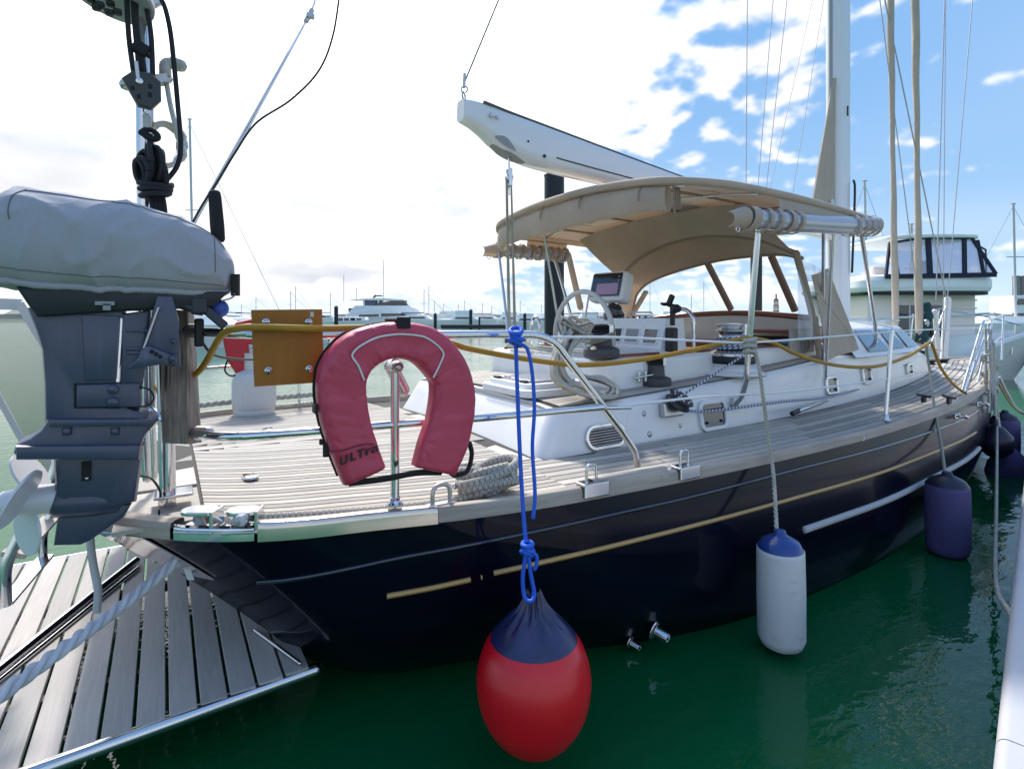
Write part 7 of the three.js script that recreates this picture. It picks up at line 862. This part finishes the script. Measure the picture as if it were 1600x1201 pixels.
// boats moored in the far rows, masts and all
{
  const mk = (px, D, L, mast, kind) => { solid('moored_boat', kind === 's' ? 'small white sailing boat with bare mast in the far mooring rows' : 'small white motor boat in the far mooring rows', 'boat', kind === 's' ? 'far sailing boats' : 'far motor boats', D, px, (P, q, k) => {
    P('hull', hullLoft(L, 0.11 * L, 0.14 * L, 0.2), BOATWHITE); P('cabin', prism([[-L * 0.3, L * 0.1], [L * 0.22, L * 0.1], [L * 0.10, L * 0.17], [-L * 0.22, L * 0.18]], L * 0.18, 0.05).translate(0, 0, -L * 0.09), BOATWHITE); P('cabin_window', prism([[-L * 0.2, L * 0.125], [L * 0.10, L * 0.125], [L * 0.06, L * 0.155], [-L * 0.18, L * 0.155]], L * 0.19, 0.02).translate(0, 0, -L * 0.095), DARKGLASS);
    if (mast) { const h = EYE - (mast - PCY) * k; P('mast', tube([V(L * 0.05, L * 0.1, 0), V(L * 0.05, h, 0)], Math.max(0.05, 0.9 * k / 2), 1, 6), std(C(0.42, 0.42, 0.43), 0.5)); P('spreader', tube([V(L * 0.05 - 0.5, h * 0.62, 0), V(L * 0.05 + 0.5, h * 0.62, 0)], 0.03, 1, 5), std(C(0.42, 0.42, 0.43), 0.5)); P('forestay', tube([V(L * 0.05, h * 0.97, 0), V(L * 0.48, L * 0.12, 0)], 0.02, 1, 4), GREYPLASTIC); P('boom', tube([V(L * 0.05, L * 0.22, 0), V(-L * 0.32, L * 0.22, 0)], 0.09, 1, 6), std(C(0.05, 0.07, 0.12), 0.8)); } else P('superstructure', box(L * 0.3, L * 0.1, L * 0.16, -L * 0.05, L * 0.22, 0, 0.1), BOATWHITE); }); };
  const masts = [[345, 470], [372, 476], [398, 465], [447, 455], [460, 448], [512, 458], [657, 452], [669, 446], [676, 470], [690, 474], [712, 476], [724, 470], [752, 474], [766, 478], [812, 470], [842, 476], [905, 472], [938, 470], [1010, 430], [1076, 460], [1098, 440]];
  for (const [x, y] of masts) mk(x + rr(-3, 3), rr(95, 170), rr(9, 12), y, 's'); for (const x of [325, 420, 480, 640, 703, 730, 800, 826, 846, 885, 925, 960, 1050, 1120]) mk(x, rr(85, 140), rr(7, 11), 0, 'm');
  for (const [x, D, y, lab] of [[303, 30, 186, 'tall white mast standing left of the tiller grip'], [1356, 60, 282, 'white mast with spreaders between the bimini and the flybridge yacht'], [1588, 45, 318, 'tall thin white mast at the far right edge'], [1428, 50, 350, 'white mast behind the flybridge yacht']]) solid('sailing_boat', lab, 'sailboat', null, D, x, (P, q, k) => { const L = 11, h = EYE - (y - PCY) * k; P('hull', hullLoft(L, 1.1, 1.5, 0.2), BOATWHITE); P('mast', tube([V(0, 1, 0), V(-0.02 * h, h, 0)], 3.6 * k / 2, 1, 8), std(C(0.60, 0.60, 0.62), 0.4)); P('masthead', [box(7 * k, 1.5 * k, 2 * k, -0.02 * h, h, 0)], std(C(0.5, 0.5, 0.5), 0.4)); P('spreader', tube([V(-14 * k, h * 0.6, 0), V(14 * k, h * 0.6, 0)], 0.7 * k, 1, 6), GREYPLASTIC); P('stay', tube([V(-0.02 * h, h * 0.98, 0), V(-L * 0.48, 1, 0)], 0.35 * k, 1, 4), GREYPLASTIC); P('stay', tube([V(-0.02 * h, h * 0.98, 0), V(L * 0.45, 1.2, 0)], 0.35 * k, 1, 4), GREYPLASTIC); P('cabin', prism([[-3, 1.05], [2.4, 1.1], [1.2, 1.6], [-2.4, 1.6]], 1.8, 0.05).translate(0, 0, -0.9), BOATWHITE); });
}
// right background: cruiser, silos, lattice tower, shore
solid('cabin_cruiser', 'white cabin cruiser with dark window band behind the flybridge yacht at right edge', 'boat', null, 60, 1622, (P, q, k) => { P('hull', hullLoft(12, 1.5, 1.9, 0.2), BOATWHITE); const pr = (l, d) => prism(l.map(p => { const v = q(...p); return [v.x, v.y]; }), d, 0.05).translate(0, 0, -d / 2); P('cabin', pr([[1567, 488], [1700, 488], [1700, 463], [1568, 463]], 3.2), BOATWHITE); P('cabin_window', pr([[1568, 476], [1690, 476], [1690, 468], [1570, 468]], 3.3), DARKGLASS); P('roof', box(7, 0.12, 3.4, 2.2, q(0, 462).y, 0, 0.04), BOATWHITE); });
for (const [px, w, lab] of [[1588, 9, 'left grey concrete silo beyond the marina'], [1598, 9, 'middle grey concrete silo beyond the marina'], [1608, 9, 'right grey concrete silo beyond the marina']]) { const D = 420, k = D / FP, b = atD(px, PCY, D), h = EYE + 64 * k; const s = thing('silo', lab, 'silo'); part(s, 'silo_wall', lathe([[0, 0], [w * k / 2, 0], [w * k / 2, h], [0, h]], 24).translate(b.x, 0, b.z), std(C(0.30, 0.28, 0.26), 0.9)); part(s, 'silo_rim', lathe([[w * k / 2 + 0.2, h - 0.8], [w * k / 2 + 0.2, h + 0.1], [0, h + 0.3]], 24).translate(b.x, 0, b.z), std(C(0.26, 0.25, 0.24), 0.9)); }
solid('lattice_tower', 'red and white lattice tower far off, seen through the sprayhood window', 'tower', null, 300, 1213, (P, q, k) => { const W = std(C(0.6, 0.58, 0.56), 0.6), R = std(C(0.42, 0.12, 0.09), 0.6); for (let i = 0; i < 5; i++) { const y0 = 490 - i * 4.5, y1 = y0 - 4.5, a = 4 - i * 0.25, b = 4 - (i + 1) * 0.25; P('tower_section', [tube([q(1213 - a, y0), q(1213 - b, y1)], 0.3, 1, 4), tube([q(1213 + a, y0), q(1213 + b, y1)], 0.3, 1, 4), tube([q(1213 - a, y0), q(1213 + b, y1)], 0.22, 1, 4), tube([q(1213 + a, y0), q(1213 - b, y1)], 0.22, 1, 4), tube([q(1213 - b, y1), q(1213 + b, y1)], 0.3, 1, 4)], i % 2 ? W : R); } P('tower_top', tube([q(1213, 468), q(1213, 460)], 0.4, 1, 5), R); });
{ const pos = [], D = 900; const g = grid(80, 1, (u, v) => { const a = mix(-75, 75, u) * Math.PI / 180, p = CAM.clone().addScaledVector(FWD, D * Math.cos(a)).addScaledVector(RGT, D * Math.sin(a)); return V(p.x * (1 + 0.05 * v), v ? 5 + 3.0 * noise3(u * 14, 2, 1) + 2 * noise3(u * 50, 3, 4) : -1, p.z * (1 + 0.05 * v)); }); structure('far_shore', g, std(C(0.055, 0.07, 0.08), 1)); }
renderer.render(scene, camera);
